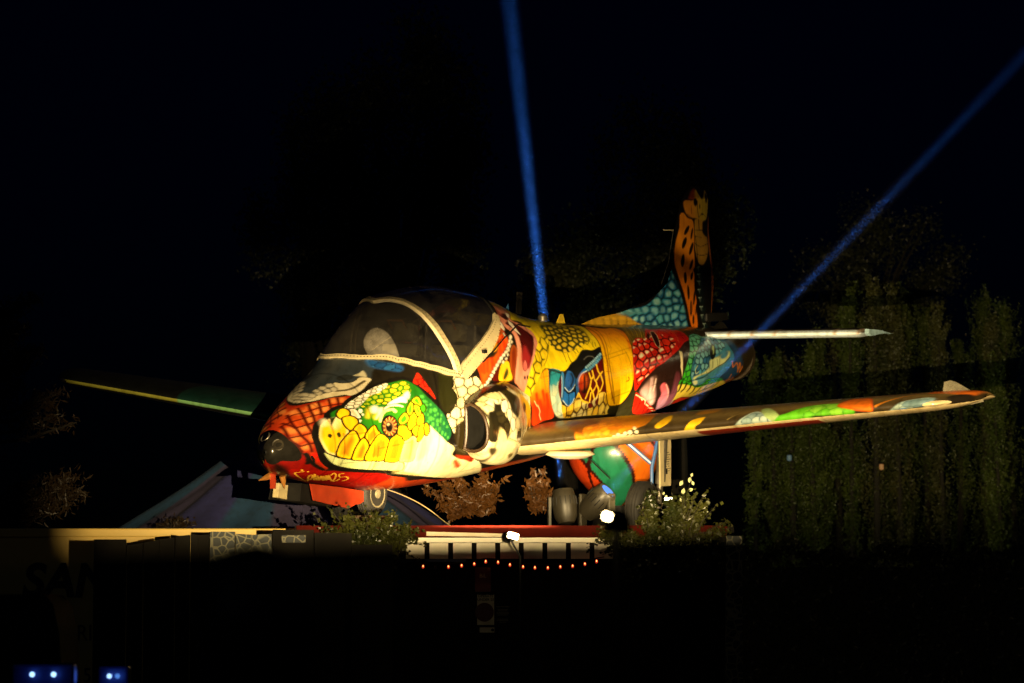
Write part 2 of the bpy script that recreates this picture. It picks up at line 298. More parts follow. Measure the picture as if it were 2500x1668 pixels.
ART=[
['F','b',[184,-762,199,-702,244,-744,264,-681,282,-549,351,-501,435,-492,488,-498,560,-545,599,-587,626,-655,676,-697,709,-749,641,-904,652,-1195,709,-1616,569,-1300,438,-1168,285,-932,211,-810],(82,82,74),11.1,1,{'g':([438,-1168,635,-794],(44,50,54))}],
['F','b',[276,-573,300,-514,351,-501,399,-496,435,-492,450,-473,482,-481,530,-510,566,-547,599,-587,560,-636,530,-618,500,-614,467,-644,455,-677,435,-645,432,-599,405,-562,354,-564,312,-565],(196,184,150),4.4,1,{'l':((40,36,26),5.6)}],
['L','b',[420,-557,458,-543,500,-551,536,-571,560,-583],(74,66,46),7.4,1,9.2,0],
['F','b',[438,-633,426,-616,414,-618,408,-639,417,-679,429,-698,441,-694,444,-665],(50,46,36),4.4,1,{}],
['F','b',[438,-639,426,-622,417,-627,411,-645,417,-673,429,-692,438,-685,441,-662],(176,166,140),7.4,1,{}],
['F','b',[405,-633,393,-612,381,-612,381,-643,387,-674,399,-694,408,-688,411,-664],(50,46,36),4.4,1,{}],
['F','b',[402,-630,393,-617,384,-621,381,-641,387,-669,399,-688,405,-679,408,-658],(176,166,140),7.4,1,{}],
['F','b',[432,-579,420,-557,408,-557,402,-576,405,-600,420,-627,432,-625,435,-602],(50,46,36),4.4,1,{}],
['F','b',[429,-576,420,-562,408,-560,405,-581,408,-601,417,-615,429,-619,432,-599],(176,166,140),7.4,1,{}],
['F','b',[402,-573,393,-559,381,-557,378,-580,381,-602,393,-623,402,-616,408,-601],(50,46,36),4.4,1,{}],
['F','b',[402,-576,393,-564,384,-566,381,-584,384,-605,393,-617,402,-616,405,-598],(176,166,140),7.4,1,{}],
['F','b',[369,-576,357,-555,348,-563,345,-586,351,-616,363,-635,372,-631,375,-606],(50,46,36),4.4,1,{}],
['F','b',[366,-575,357,-560,348,-563,348,-590,351,-611,360,-624,369,-622,372,-602],(176,166,140),7.4,1,{}],
['F','b',[339,-565,327,-548,318,-566,315,-602,324,-644,336,-660,345,-640,345,-599],(50,46,36),4.4,1,{}],
['F','b',[339,-570,330,-559,318,-568,318,-605,324,-639,333,-649,342,-634,345,-601],(176,166,140),7.4,1,{}],
['F','b',[372,-618,363,-605,354,-607,354,-634,360,-664,369,-675,378,-674,378,-645],(50,46,36),4.4,1,{}],
['F','b',[372,-623,363,-610,357,-615,357,-640,360,-659,369,-673,375,-665,375,-642],(176,166,140),7.4,1,{}],
['F','b',[333,-620,324,-611,315,-625,318,-673,330,-721,342,-739,345,-709,342,-661],(50,46,36),4.4,1,{}],
['F','b',[333,-625,324,-616,318,-633,321,-677,330,-716,339,-727,342,-700,339,-657],(176,166,140),7.4,1,{}],
['F','b',[288,-576,276,-553,270,-562,273,-598,285,-645,294,-658,297,-640,294,-605],(50,46,36),4.4,1,{}],
['F','b',[288,-581,279,-564,273,-571,276,-603,285,-638,291,-645,294,-632,294,-607],(176,166,140),7.4,1,{}],
['F','b',[318,-545,309,-538,297,-557,294,-600,303,-647,312,-651,318,-617,321,-574],(50,46,36),4.4,1,{}],
['F','b',[318,-549,309,-543,300,-566,297,-605,303,-642,309,-640,315,-608,318,-570],(176,166,140),7.4,1,{}],
['F','b',[545,-682,572,-684,596,-695,587,-621,563,-652],(178,170,140),7.4,1,{}],
['F','b',[542,-666,524,-652,497,-661,479,-691,482,-730,500,-746,524,-733,539,-696],(34,36,34),4.4,1,{}],
['F','b',[647,-799,682,-732,769,-640,751,-595,691,-637,638,-708],(38,86,140),14.8,1,{}],
['V','b',[650,-775,685,-725,763,-639,751,-600,691,-637,644,-708],[(40,95,150),(28,70,120)],54.5,(18,34,60),4.4,None,3,1.0,''],
['F','b',[232,-838,193,-629,208,-551,247,-601,258,-522,315,-487,363,-487,408,-473,447,-471,444,-430,408,-374,360,-360,315,-307,258,-237,238,-229,226,-188,223,-120,208,-46,208,16,226,84,282,166,279,227,226,162,181,83,148,12,124,-63,109,-120,85,-205,109,-380],(150,34,10),7.4,1,{'k':((196,70,22),77.9)}],
['F','b',[282,-355,276,-339,264,-330,255,-334,255,-353,261,-367,273,-377,282,-371],(226,140,66),25.9,1,{}],
['F','b',[327,-377,318,-360,306,-352,294,-353,294,-371,303,-391,315,-398,327,-396],(226,140,66),25.9,1,{}],
['F','b',[238,-292,229,-266,217,-257,208,-264,205,-281,217,-310,229,-320,238,-313],(226,140,66),25.9,1,{}],
['F','b',[199,-197,190,-175,178,-165,166,-166,163,-184,169,-203,184,-218,196,-214],(226,140,66),25.9,1,{}],
['F','b',[151,-108,145,-88,133,-76,121,-79,115,-94,121,-115,133,-126,145,-123],(226,140,66),25.9,1,{}],
['F','b',[178,-32,175,-17,166,-7,154,-9,148,-21,154,-36,163,-45,175,-44],(226,140,66),25.9,1,{}],
['F','b',[154,-188,148,-170,136,-159,127,-163,124,-176,133,-199,142,-207,151,-203],(226,140,66),25.9,1,{}],
['F','b',[223,-440,211,-413,202,-411,196,-423,199,-448,211,-476,220,-477,226,-465],(226,140,66),25.9,1,{}],
['F','b',[381,-451,375,-435,363,-428,354,-433,351,-446,360,-464,372,-472,381,-467],(226,140,66),25.9,1,{}],
['F','b',[297,-444,288,-426,276,-419,267,-427,267,-443,276,-463,288,-468,297,-463],(226,140,66),25.9,1,{}],
['F','b',[414,-441,408,-428,399,-419,393,-422,393,-439,399,-452,408,-462,414,-455],(226,140,66),25.9,1,{}],
['F','b',[309,-434,303,-423,294,-419,285,-420,285,-434,294,-452,303,-458,309,-450],(226,140,66),25.9,1,{}],
['F','b',[139,-211,133,-196,124,-190,115,-191,115,-207,121,-223,130,-229,139,-227],(226,140,66),25.9,1,{}],
['F','b',[205,-108,202,-91,196,-80,190,-86,187,-102,190,-120,196,-129,202,-123],(226,140,66),25.9,1,{}],
['F','b',[238,-398,232,-385,220,-373,214,-380,217,-401,223,-414,232,-420,238,-414],(226,140,66),25.9,1,{}],
['L','b',[166,-377,199,-398,223,-386,258,-391,300,-404,342,-402,387,-401,411,-396],(70,10,4),8.1,1,4.6,0],
['L','b',[121,-271,160,-297,202,-309,244,-321,279,-326,318,-326],(70,10,4),8.1,1,4.6,0],
['L','b',[154,-214,199,-233,232,-251],(70,10,4),8.1,1,4.6,0],
['L','b',[136,-316,142,-267,154,-214],(70,10,4),8.1,1,4.6,0],
['L','b',[109,-120,157,-130,202,-148,223,-163],(70,10,4),8.1,1,4.6,0],
['L','b',[121,-72,142,-38,178,-51,211,-55],(70,10,4),8.1,1,4.6,0],
['L','b',[241,-484,223,-386,208,-296,199,-212,202,-148,205,-85],(70,10,4),8.1,1,4.6,0],
['L','b',[187,-429,160,-297,154,-214,157,-130,169,-87,178,-50,187,19],(70,10,4),8.1,1,4.6,0],
['L','b',[279,-479,258,-391,247,-318,232,-238],(70,10,4),8.1,1,4.6,0],
['L','b',[315,-475,300,-404,279,-317],(70,10,4),8.1,1,4.6,0],
['L','b',[357,-474,342,-402,327,-340],(70,10,4),8.1,1,4.6,0],
['L','b',[393,-469,378,-403,366,-362],(70,10,4),8.1,1,4.6,0],
['L','b',[121,-271,109,-120],(70,10,4),8.1,1,4.6,0],
['L','b',[109,-120,124,-63,148,12],(70,10,4),8.1,1,4.6,0],
['F','b',[205,69,202,75,193,67,187,53,187,42,193,38,199,45,205,59],(196,22,10),11.1,1,{}],
['F','b',[232,120,229,126,220,117,214,103,211,90,217,87,223,93,232,109],(196,22,10),11.1,1,{}],
['F','b',[258,160,253,162,244,154,235,138,235,127,238,122,247,129,255,144],(196,22,10),11.1,1,{}],
['F','b',[217,65,214,69,205,62,202,50,199,37,205,35,211,40,217,54],(196,22,10),11.1,1,{}],
['F','b',[247,117,241,119,232,112,226,98,223,85,229,81,238,90,244,102],(196,22,10),11.1,1,{}],
['F','b',[279,175,276,181,264,170,255,154,255,143,258,137,267,144,276,161],(196,22,10),11.1,1,{}],
['F','b',[47,95,94,71,145,73,151,32,178,74,229,173,282,237,357,240,479,266,697,353,760,379,978,802,623,819,217,470,109,295,56,151],(128,14,7),5.6,1,{}],
['F','b',[58,112,91,122,130,200,241,499,285,549,163,395,97,267],(30,12,8),18.5,1,{}],
['F','b',[130,200,208,216,405,275,700,360,703,446,652,540,408,638,291,555,247,506],(156,16,7),7.4,1,{}],
['F','b',[703,446,763,385,978,802,721,837,661,557],(180,60,18),22.2,1,{}],
['L','b',[163,35,178,82,181,129],(18,15,11),7.4,1,9.2,0],
['L','b',[178,89,220,162,270,222],(18,15,11),7.4,1,9.2,0],
['L','b',[190,230,178,238,166,258,238,408,351,614,303,489],(252,190,60),1.5,1,3.7,0],
['L','b',[175,201,181,216],(252,190,60),1.5,1,3.7,0],
['L','b',[208,233,214,248],(252,190,60),1.5,1,3.7,0],
['L','b',[261,321,244,310,261,377,309,494,291,419,258,315,330,485],(252,190,60),1.5,1,3.7,0],
['L','b',[255,289,339,479],(252,190,60),1.5,1,3.7,0],
['L','b',[282,327,345,467,300,335,363,469],(252,190,60),1.5,1,3.7,0],
['L','b',[363,457,309,330,369,444,318,322,372,427,327,317,399,460],(252,190,60),1.5,1,3.7,0],
['L','b',[339,318,339,280,366,327,405,461,414,450,408,395],(252,190,60),1.5,1,3.7,0],
['L','b',[390,292,372,303,396,358,420,348,447,395,441,445],(252,190,60),1.5,1,3.7,0],
['F','b',[220,-85,229,-157,253,-227,300,-268,315,-307,360,-355,399,-365,447,-426,497,-449,542,-481,617,-509,667,-513,709,-514,694,-524,745,-519,787,-487,817,-442,858,-389,903,-321,945,-234,987,-160,1020,-68,1035,24,1041,103,1094,190,1091,271,1178,367,1223,610,885,454,706,364,647,315,479,266,351,222,279,150,241,65],(18,15,11),5.6,1,{'l':((18,15,11),25.9)}],
['F','b',[312,-295,357,-347,396,-360,447,-423,494,-444,542,-478,617,-505,667,-508,709,-509,754,-508,793,-474,835,-415,867,-349,912,-270,969,-173,1005,-96,1035,-3,1038,69,1005,113,894,138,757,104,530,18,399,-81,327,-135],(28,98,16),5.6,1,{'g':([685,-380,1002,19],(24,92,52))}],
['F','b',[453,-242,512,-272,602,-307,724,-318,823,-307,841,-188,781,-62,647,-65,512,-129],(46,128,18),51.8,1,{}],
['V','b',[393,-358,447,-423,539,-479,623,-510,667,-508,647,-468,605,-441,548,-426,494,-385,458,-343,432,-326,405,-335],[(236,228,204),(214,206,180)],32.6,(90,90,60),4.8,None,5,1.0,''],
['V','b',[467,-341,518,-405,554,-434,602,-439,658,-479,706,-497,757,-500,778,-458,778,-392,715,-356,676,-354,620,-326,575,-330,515,-332],[(240,200,30),(222,188,34),(150,170,24)],43.9,(34,104,14),11.8,None,8,1.0,''],
['F','b',[405,-323,432,-326,441,-269,441,-241,420,-239,402,-275],(242,236,212),4.4,1,{'k':((206,190,150),21.2),'l':((18,15,11),7.4)}],
['F','b',[464,-298,458,-286,450,-282,444,-289,444,-304,450,-320,458,-324,464,-314],(242,236,212),4.4,1,{}],
['F','b',[464,-266,461,-258,455,-256,453,-261,453,-268,455,-275,461,-278,464,-273],(242,236,212),4.4,1,{}],
['F','b',[441,-210,435,-201,432,-197,426,-202,426,-214,429,-221,435,-223,441,-219],(242,236,212),4.4,1,{}],
['F','b',[515,-287,506,-267,494,-262,485,-271,485,-295,494,-312,509,-319,515,-308],(210,190,40),22.2,1,{}],
['F','b',[494,-248,488,-233,479,-226,470,-236,473,-253,479,-269,488,-276,494,-265],(226,196,40),18.5,1,{}],
['F','b',[542,-223,536,-210,524,-206,515,-214,512,-231,521,-244,530,-247,539,-240],(226,196,40),22.2,1,{}],
['F','b',[557,-287,545,-268,527,-264,512,-276,512,-303,524,-323,542,-327,554,-312],(242,236,212),18.5,1,{}],
['F','b',[554,-290,587,-299,587,-272,548,-225,524,-210,542,-248],(232,224,190),14.8,1,{}],
['F','b',[870,-207,864,-199,861,-199,858,-204,858,-211,861,-218,867,-219,870,-214],(70,158,58),7.4,1,{}],
['F','b',[900,-186,894,-172,888,-171,882,-176,882,-196,888,-211,897,-213,900,-206],(70,158,58),7.4,1,{}],
['F','b',[936,-184,930,-177,918,-175,909,-188,906,-201,915,-209,924,-211,933,-205],(70,158,58),7.4,1,{}],
['F','b',[903,-119,897,-105,885,-103,876,-116,873,-129,882,-143,891,-144,900,-132],(70,158,58),7.4,1,{}],
['F','b',[915,-113,912,-106,906,-105,900,-112,900,-118,903,-126,909,-126,915,-120],(70,158,58),7.4,1,{}],
['F','b',[948,-87,942,-80,933,-73,927,-86,927,-100,933,-108,939,-108,945,-101],(70,158,58),7.4,1,{}],
['F','b',[963,-88,960,-74,951,-66,948,-80,948,-94,954,-109,960,-116,966,-109],(70,158,58),7.4,1,{}],
['F','b',[912,-65,909,-51,900,-50,894,-57,894,-70,897,-84,906,-85,912,-78],(70,158,58),7.4,1,{}],
['F','b',[957,-10,951,9,945,14,942,4,942,-17,945,-31,954,-31,957,-24],(70,158,58),7.4,1,{}],
['F','b',[942,-52,939,-45,933,-45,930,-45,927,-58,933,-66,939,-66,942,-59],(70,158,58),7.4,1,{}],
['F','b',[879,-249,873,-240,867,-239,861,-244,858,-256,864,-264,873,-260,879,-255],(70,158,58),7.4,1,{}],
['F','b',[879,-275,870,-272,858,-275,847,-284,844,-296,852,-299,864,-296,876,-287],(70,158,58),7.4,1,{}],
['F','b',[903,-247,897,-239,894,-239,888,-244,888,-251,891,-258,897,-260,900,-254],(70,158,58),7.4,1,{}],
['F','b',[948,-151,945,-143,939,-143,936,-150,936,-157,939,-164,945,-165,948,-158],(70,158,58),7.4,1,{}],
['F','b',[927,-17,924,-10,921,-10,915,-17,915,-23,918,-23,924,-24,927,-24],(70,158,58),7.4,1,{}],
['F','b',[1017,-17,1011,-10,1005,-10,999,-17,999,-24,1005,-32,1011,-32,1014,-32],(70,158,58),7.4,1,{}],
['F','b',[858,-326,852,-318,841,-320,835,-324,832,-341,838,-349,849,-348,858,-339],(70,158,58),7.4,1,{}],
['F','b',[852,-171,849,-164,844,-163,838,-168,838,-181,844,-182,849,-183,852,-177],(70,158,58),7.4,1,{}],
['F','b',[978,28,972,41,969,45,963,37,963,24,966,9,972,10,978,14],(70,158,58),7.4,1,{}],
['F','b',[879,-156,876,-149,870,-148,867,-154,867,-161,870,-174,876,-175,879,-169],(70,158,58),7.4,1,{}],
['F','b',[927,-142,924,-135,918,-134,915,-141,915,-147,918,-155,924,-155,927,-149],(70,158,58),7.4,1,{}],
['F','b',[990,-53,984,-46,981,-46,975,-53,978,-60,981,-74,984,-74,990,-67],(70,158,58),7.4,1,{}],
['F','b',[972,-131,969,-124,966,-124,960,-130,960,-138,963,-145,969,-145,972,-138],(70,158,58),7.4,1,{}],
['F','b',[879,-89,876,-89,870,-89,864,-95,864,-101,867,-108,873,-109,879,-103],(70,158,58),7.4,1,{}],
['F','b',[1002,49,999,57,993,61,987,53,987,41,993,33,996,28,1002,37],(70,158,58),7.4,1,{}],
['F','b',[1023,81,1020,92,1014,92,1011,88,1008,77,1011,65,1017,65,1020,69],(70,158,58),7.4,1,{}],
['F','b',[870,-56,918,-3,1005,113,1085,190,1088,268,1241,352,1351,380,1578,716,1494,744,1226,617,951,479,751,377,697,348,700,305,667,225,715,227,778,185,808,90],(234,224,172),7.4,1,{}],
['F','b',[241,43,282,79,315,105,387,135,497,169,587,192,715,235,748,329,685,318,473,250,387,217,318,173,276,123],(196,204,138),5.6,1,{'l':((18,15,11),7.4)}],
['F','b',[333,214,414,244,476,260,685,318,697,362,536,296,399,256],(18,15,11),5.6,1,{}],
['F','b',[691,319,751,349,897,435,894,449,763,383,700,351],(150,140,80),18.5,1,{}],
['F','b',[253,-220,300,-263,297,-205,330,-270,351,-228,366,-172,366,-128,354,-88,330,-47,312,8,303,71,279,62,250,32,229,-41,223,-97,232,-156],(248,226,150),4.4,1,{'k':((246,190,16),18.4),'l':((18,15,11),7.4)}],
['F','b',[279,-229,270,-206,261,-199,255,-210,258,-237,267,-260,276,-267,282,-255],(240,226,190),22.2,1,{}],
['F','b',[330,-210,318,-179,306,-169,300,-183,300,-214,312,-247,324,-257,330,-240],(240,226,170),29.6,1,{}],
['F','b',[300,-256,315,-268,327,-268,306,-222,294,-197],(46,44,16),5.6,1,{}],
['F','b',[282,-105,276,-90,270,-86,264,-93,261,-107,267,-122,273,-124,279,-117],(44,44,14),4.4,1,{}],
['F','b',[324,-112,324,-94,318,-83,312,-84,306,-100,306,-117,312,-128,321,-126],(44,44,14),4.4,1,{}],
['F','b',[342,-293,363,-336,384,-344,399,-314,390,-272,372,-266,348,-255],(250,196,18),4.4,1,{'l':((38,26,4),9.6)}],
['F','b',[360,-254,399,-262,420,-227,417,-190,399,-152,375,-142,357,-188],(250,196,18),4.4,1,{'l':((38,26,4),9.6)}],
['F','b',[390,-126,426,-183,453,-134,444,-87,420,-53,405,-82],(250,196,18),4.4,1,{'k':((222,160,20),18.4),'l':((38,26,4),9.6)}],
['F','b',[447,-30,455,-95,503,-152,518,-105,533,-71,500,-26,467,10,450,-4],(250,196,18),4.4,1,{'k':((196,124,14),28.3),'l':((38,26,4),9.6)}],
['F','b',[306,76,306,28,327,-44,387,-128,408,-64,408,-31,390,43,381,113,342,104],(250,196,18),4.4,1,{'k':((186,116,14),42.5),'l':((38,26,4),9.6)}],
['F','b',[387,122,396,33,435,-51,461,22,458,65,447,140,414,138],(250,196,18),4.4,1,{'k':((180,108,14),35.4),'l':((38,26,4),9.6)}],
['F','b',[453,141,470,31,533,-64,599,8,590,89,578,177,509,165],(250,196,18),4.4,1,{'k':((196,124,14),49.6),'l':((38,26,4),9.6)}],
['F','b',[587,176,605,16,664,-34,706,25,706,120,694,204,664,219,617,203],(250,196,18),4.4,1,{'k':((206,132,14),42.5),'l':((38,26,4),9.6)}],
['F','b',[697,213,712,44,775,9,805,76,793,152,790,246,733,238],(240,212,120),4.4,1,{'k':((232,186,90),42.5),'l':((38,26,4),4.4)}],
['F','b',[808,76,858,31,867,96,867,207,826,259,799,190],(236,212,140),18.5,1,{}],
['F','b',[670,-101,715,-96,739,-57,754,-19,748,9,712,29,694,-12,667,-39],(250,196,18),4.4,1,{'l':((38,26,4),9.6)}],
['F','b',[739,-123,754,-177,778,-202,796,-166,793,-105,775,-79,748,-53,739,-79],(250,196,18),4.4,1,{'l':((38,26,4),9.6)}],
['F','b',[799,-136,832,-179,841,-143,838,-98,814,-83,799,-88],(250,196,18),4.4,1,{'l':((38,26,4),9.6)}],
['F','b',[763,-37,787,-74,805,-70,802,-15,790,18],(250,196,18),4.4,1,{'l':((38,26,4),9.6)}],
['F','b',[814,-64,841,-79,844,-28,835,18,808,65,799,39],(250,196,18),4.4,1,{'l':((38,26,4),9.6)}],
['F','b',[847,-61,858,-87,873,-49,873,-3,858,23,849,-9],(250,196,18),4.4,1,{'l':((38,26,4),9.6)}],
['F','b',[742,-249,772,-309,778,-295,778,-237,760,-191,742,-195],(190,196,26),4.4,1,{'k':((70,176,20),15.6),'l':((38,26,4),9.6)}],
['F','b',[778,-312,814,-340,832,-298,835,-262,817,-256,790,-289],(206,200,26),4.4,1,{'k':((70,176,20),18.4),'l':((38,26,4),9.6)}],
['F','b',[790,-265,817,-250,829,-204,811,-163,793,-201],(220,204,26),4.4,1,{'k':((70,176,20),18.4),'l':((38,26,4),9.6)}],
['F','b',[829,-235,847,-259,858,-230,852,-203,841,-194],(60,180,20),4.4,1,{'l':((38,26,4),9.6)}],
['F','b',[682,-166,721,-212,739,-183,739,-145,709,-120,685,-128],(226,204,26),4.4,1,{'k':((60,150,20),18.4),'l':((38,26,4),9.6)}],
['F','b',[620,-313,638,-333,679,-352,721,-366,742,-351,748,-318,739,-301,712,-314,670,-314,632,-308],(242,236,212),4.4,1,{'l':((26,60,10),5.9)}],
['F','b',[596,-292,632,-308,673,-307,712,-284,718,-268,679,-288,635,-293,593,-274],(244,236,196),4.4,1,{'l':((26,60,10),5.2)}],
['L','b',[551,-182,566,-228,599,-262,647,-265,664,-242],(240,226,150),7.4,1,9.2,0],
['F','b',[730,-368,760,-402,769,-369,754,-332],(242,236,212),11.1,1,{}],
['F','b',[673,-116,661,-44,617,-14,569,-48,548,-121,566,-194,611,-223,655,-189],(20,22,16),4.4,1,{}],
['F','b',[655,-116,647,-56,614,-35,575,-60,560,-120,575,-177,608,-201,641,-175],(96,64,30),4.4,1,{}],
['L','b',[644,-109,658,-112],(120,50,20),3.0,1,3.5,0],
['L','b',[641,-95,658,-89],(222,160,70),3.0,1,3.5,0],
['L','b',[638,-81,652,-75],(120,50,20),3.0,1,3.5,0],
['L','b',[632,-72,644,-60],(222,160,70),3.0,1,3.5,0],
['L','b',[626,-62,635,-50],(120,50,20),3.0,1,3.5,0],
['L','b',[617,-57,626,-41],(222,160,70),3.0,1,3.5,0],
['L','b',[608,-56,614,-40],(120,50,20),3.0,1,3.5,0],
['L','b',[599,-59,602,-43],(222,160,70),3.0,1,3.5,0],
['L','b',[593,-62,590,-50],(120,50,20),3.0,1,3.5,0],
['L','b',[584,-73,581,-61],(222,160,70),3.0,1,3.5,0],
['L','b',[578,-84,572,-76],(120,50,20),3.0,1,3.5,0],
['L','b',[575,-96,566,-94],(222,160,70),3.0,1,3.5,0],
['L','b',[572,-111,566,-113],(120,50,20),3.0,1,3.5,0],
['L','b',[575,-127,566,-133],(222,160,70),3.0,1,3.5,0],
['L','b',[575,-139,569,-149],(120,50,20),3.0,1,3.5,0],
['L','b',[581,-152,575,-166],(222,160,70),3.0,1,3.5,0],
['L','b',[587,-161,584,-180],(120,50,20),3.0,1,3.5,0],
['L','b',[593,-171,593,-191],(222,160,70),3.0,1,3.5,0],
['L','b',[602,-174,605,-200],(120,50,20),3.0,1,3.5,0],
['L','b',[611,-177,617,-200],(222,160,70),3.0,1,3.5,0],
['L','b',[620,-176,626,-199],(120,50,20),3.0,1,3.5,0],
['L','b',[626,-170,638,-191],(222,160,70),3.0,1,3.5,0],
['L','b',[632,-163,647,-181],(120,50,20),3.0,1,3.5,0],
['L','b',[638,-152,652,-165],(222,160,70),3.0,1,3.5,0],
['L','b',[641,-139,658,-149],(120,50,20),3.0,1,3.5,0],
['L','b',[644,-122,658,-131],(222,160,70),3.0,1,3.5,0],
['F','b',[641,-117,632,-76,608,-60,584,-77,575,-119,584,-161,605,-179,629,-162],(150,110,66),4.4,1,{}],
['F','b',[632,-115,623,-83,608,-68,587,-86,581,-116,587,-150,605,-163,623,-147],(66,46,30),4.4,1,{}],
['F','b',[623,-109,620,-83,605,-76,593,-87,584,-109,590,-134,605,-146,617,-133],(16,12,8),4.4,1,{}],
['F','b',[611,-136,605,-130,599,-128,593,-131,590,-142,596,-148,602,-150,608,-147],(200,170,120),7.4,1,{}],
['F','b',[826,-517,847,-553,867,-505,891,-428,912,-377,933,-294,906,-335,873,-389,838,-441,808,-472],(222,36,14),4.8,1,{}],
['L','b',[826,-494,870,-494],(60,6,4),3.7,1,2.8,0],
['L','b',[838,-441,873,-471,870,-494],(60,6,4),3.7,1,2.8,0],
['L','b',[876,-422,900,-412],(60,6,4),3.7,1,2.8,0],
['L','b',[867,-474,873,-414],(60,6,4),3.7,1,2.8,0],
['L','b',[835,-487,838,-447],(60,6,4),3.7,1,2.8,0],
['L','b',[891,-364,918,-365],(60,6,4),3.7,1,2.8,0],
['V','b',[1094,-468,1154,-464,1190,-492,1199,-430,1270,-452,1303,-416,1330,-331,1226,-288,1157,-207,1145,-61,1091,-25,1067,50,1008,-118,1044,-147,1070,-184,1100,-249,1100,-306,1073,-369,1088,-384],[(232,218,168),(218,202,150),(240,228,186)],84.6,(56,50,24),9.6,None,21,1.25,''],
['F','b',[999,-575,1070,-514,1094,-468,1070,-376,1100,-306,1097,-249,1064,-184,1008,-146,960,-285],(34,34,12),14.8,1,{}],
['F','b',[1070,46,1094,-17,1142,-47,1160,147,1196,237,1190,282,1127,275],(44,36,14),14.8,1,{}],
['F','b',[1112,265,1166,285,1285,321,1297,390,1217,345,1148,313],(150,44,18),11.1,1,{}],
['F','b',[1118,347,1142,319,1217,414,1184,436],(214,70,30),22.2,1,{}],
['F','b',[1112,682,1360,770,1599,737,1664,595,1820,586,2032,589,2243,714,2217,717,1832,744,1449,749,1175,788],(214,104,46),18.5,1,{}],
['F','b',[1569,-1358,1623,-1272,1787,-1299,1852,-1201,1855,-1088,2026,-1080,2190,-1058,2426,-996,2366,-907,2184,-743,2067,-761,1990,-803,1888,-934,1775,-978,1823,-1061,1757,-1150,1661,-1177,1581,-1163,1542,-1227],(212,190,28),5.6,1,{}],
['F','b',[1306,-576,1393,-624,1429,-692,1512,-760,1584,-869,1626,-897,1643,-825,1646,-744,1590,-672,1533,-618,1488,-547,1417,-460,1333,-352,1315,-465],(206,70,16),7.4,1,{'k':((226,96,22),42.5)}],
['L','b',[1336,-582,1339,-486],(232,60,14),18.5,1,9.2,0],
['L','b',[1372,-600,1357,-471],(232,60,14),18.5,1,9.2,0],
['L','b',[1408,-603,1387,-483],(232,60,14),18.5,1,9.2,0],
['L','b',[1446,-612,1438,-506],(232,60,14),18.5,1,9.2,0],
['L','b',[1557,-757,1536,-631],(232,60,14),18.5,1,9.2,0],
['L','b',[1602,-801,1590,-690],(232,60,14),18.5,1,9.2,0],
['F','b',[1393,-631,1443,-664,1494,-669,1533,-725,1557,-823,1554,-770,1512,-654,1458,-610,1402,-610],(36,32,16),14.8,1,{}],
['F','b',[1438,-671,1479,-691,1524,-745,1524,-696,1485,-664],(222,166,34),11.1,1,{}],
['F','b',[1575,-871,1620,-882,1617,-832,1572,-820],(150,70,20),14.8,1,{}],
['F','b',[1420,-390,1479,-501,1521,-542,1584,-591,1596,-512,1593,-360],(92,18,8),7.4,1,{}],
['F','b',[1620,-623,1676,-706,1697,-648,1658,-508,1599,-373,1587,-454],(164,74,18),7.4,1,{'k':((120,40,12),28.3)}],
['F','b',[1509,-517,1560,-556,1590,-545,1590,-467,1587,-374,1473,-378],(240,184,30),4.4,1,{'l':((40,20,8),5.9)}],
['F','b',[1563,-491,1566,-437,1530,-387,1512,-395,1533,-447],(52,60,18),9.2,1,{}],
['F','b',[1667,-761,1658,-770,1661,-792,1676,-804,1694,-810,1700,-797,1697,-781,1682,-763],(30,16,8),4.4,1,{}],
['F','b',[1670,-766,1661,-775,1667,-790,1679,-804,1691,-806,1697,-798,1694,-782,1682,-769],(240,232,208),4.4,1,{}],
['F','b',[1649,-725,1641,-733,1643,-750,1655,-765,1673,-771,1679,-758,1676,-742,1664,-727],(30,16,8),4.4,1,{}],
['F','b',[1649,-725,1643,-738,1646,-749,1658,-764,1670,-766,1676,-759,1673,-742,1661,-728],(240,232,208),4.4,1,{}],
['F','b',[1623,-690,1617,-703,1623,-720,1641,-733,1652,-730,1658,-717,1652,-701,1638,-692],(30,16,8),4.4,1,{}],
['F','b',[1626,-695,1620,-702,1626,-719,1638,-728,1652,-730,1655,-718,1649,-701,1638,-692],(240,232,208),4.4,1,{}],
['F','b',[1599,-658,1593,-671,1599,-688,1614,-698,1629,-700,1635,-687,1629,-670,1614,-655],(30,16,8),4.4,1,{}],
['F','b',[1599,-658,1596,-671,1602,-682,1614,-691,1626,-695,1629,-682,1626,-671,1614,-661],(240,232,208),4.4,1,{}],
['F','b',[1569,-626,1566,-639,1578,-655,1593,-665,1608,-662,1611,-649,1599,-633,1584,-623],(30,16,8),4.4,1,{}],
['F','b',[1575,-631,1572,-644,1581,-655,1593,-659,1605,-657,1605,-644,1596,-633,1584,-629],(240,232,208),4.4,1,{}],
['F','b',[1542,-598,1539,-611,1548,-629,1566,-639,1575,-631,1578,-618,1572,-606,1554,-596],(30,16,8),4.4,1,{}],
['F','b',[1545,-604,1542,-611,1551,-628,1563,-633,1575,-631,1575,-618,1569,-606,1554,-602],(240,232,208),4.4,1,{}],
['F','b',[1512,-570,1509,-583,1518,-601,1536,-611,1548,-603,1551,-590,1542,-578,1524,-568],(30,16,8),4.4,1,{}],
['F','b',[1515,-576,1515,-589,1521,-601,1533,-606,1545,-604,1545,-591,1539,-579,1527,-574],(240,232,208),4.4,1,{}],
['F','b',[1491,-539,1485,-554,1494,-572,1506,-577,1518,-575,1524,-568,1518,-549,1503,-538],(30,16,8),4.4,1,{}],
['F','b',[1494,-546,1488,-553,1494,-566,1506,-577,1518,-575,1521,-562,1515,-550,1503,-545],(240,232,208),4.4,1,{}],
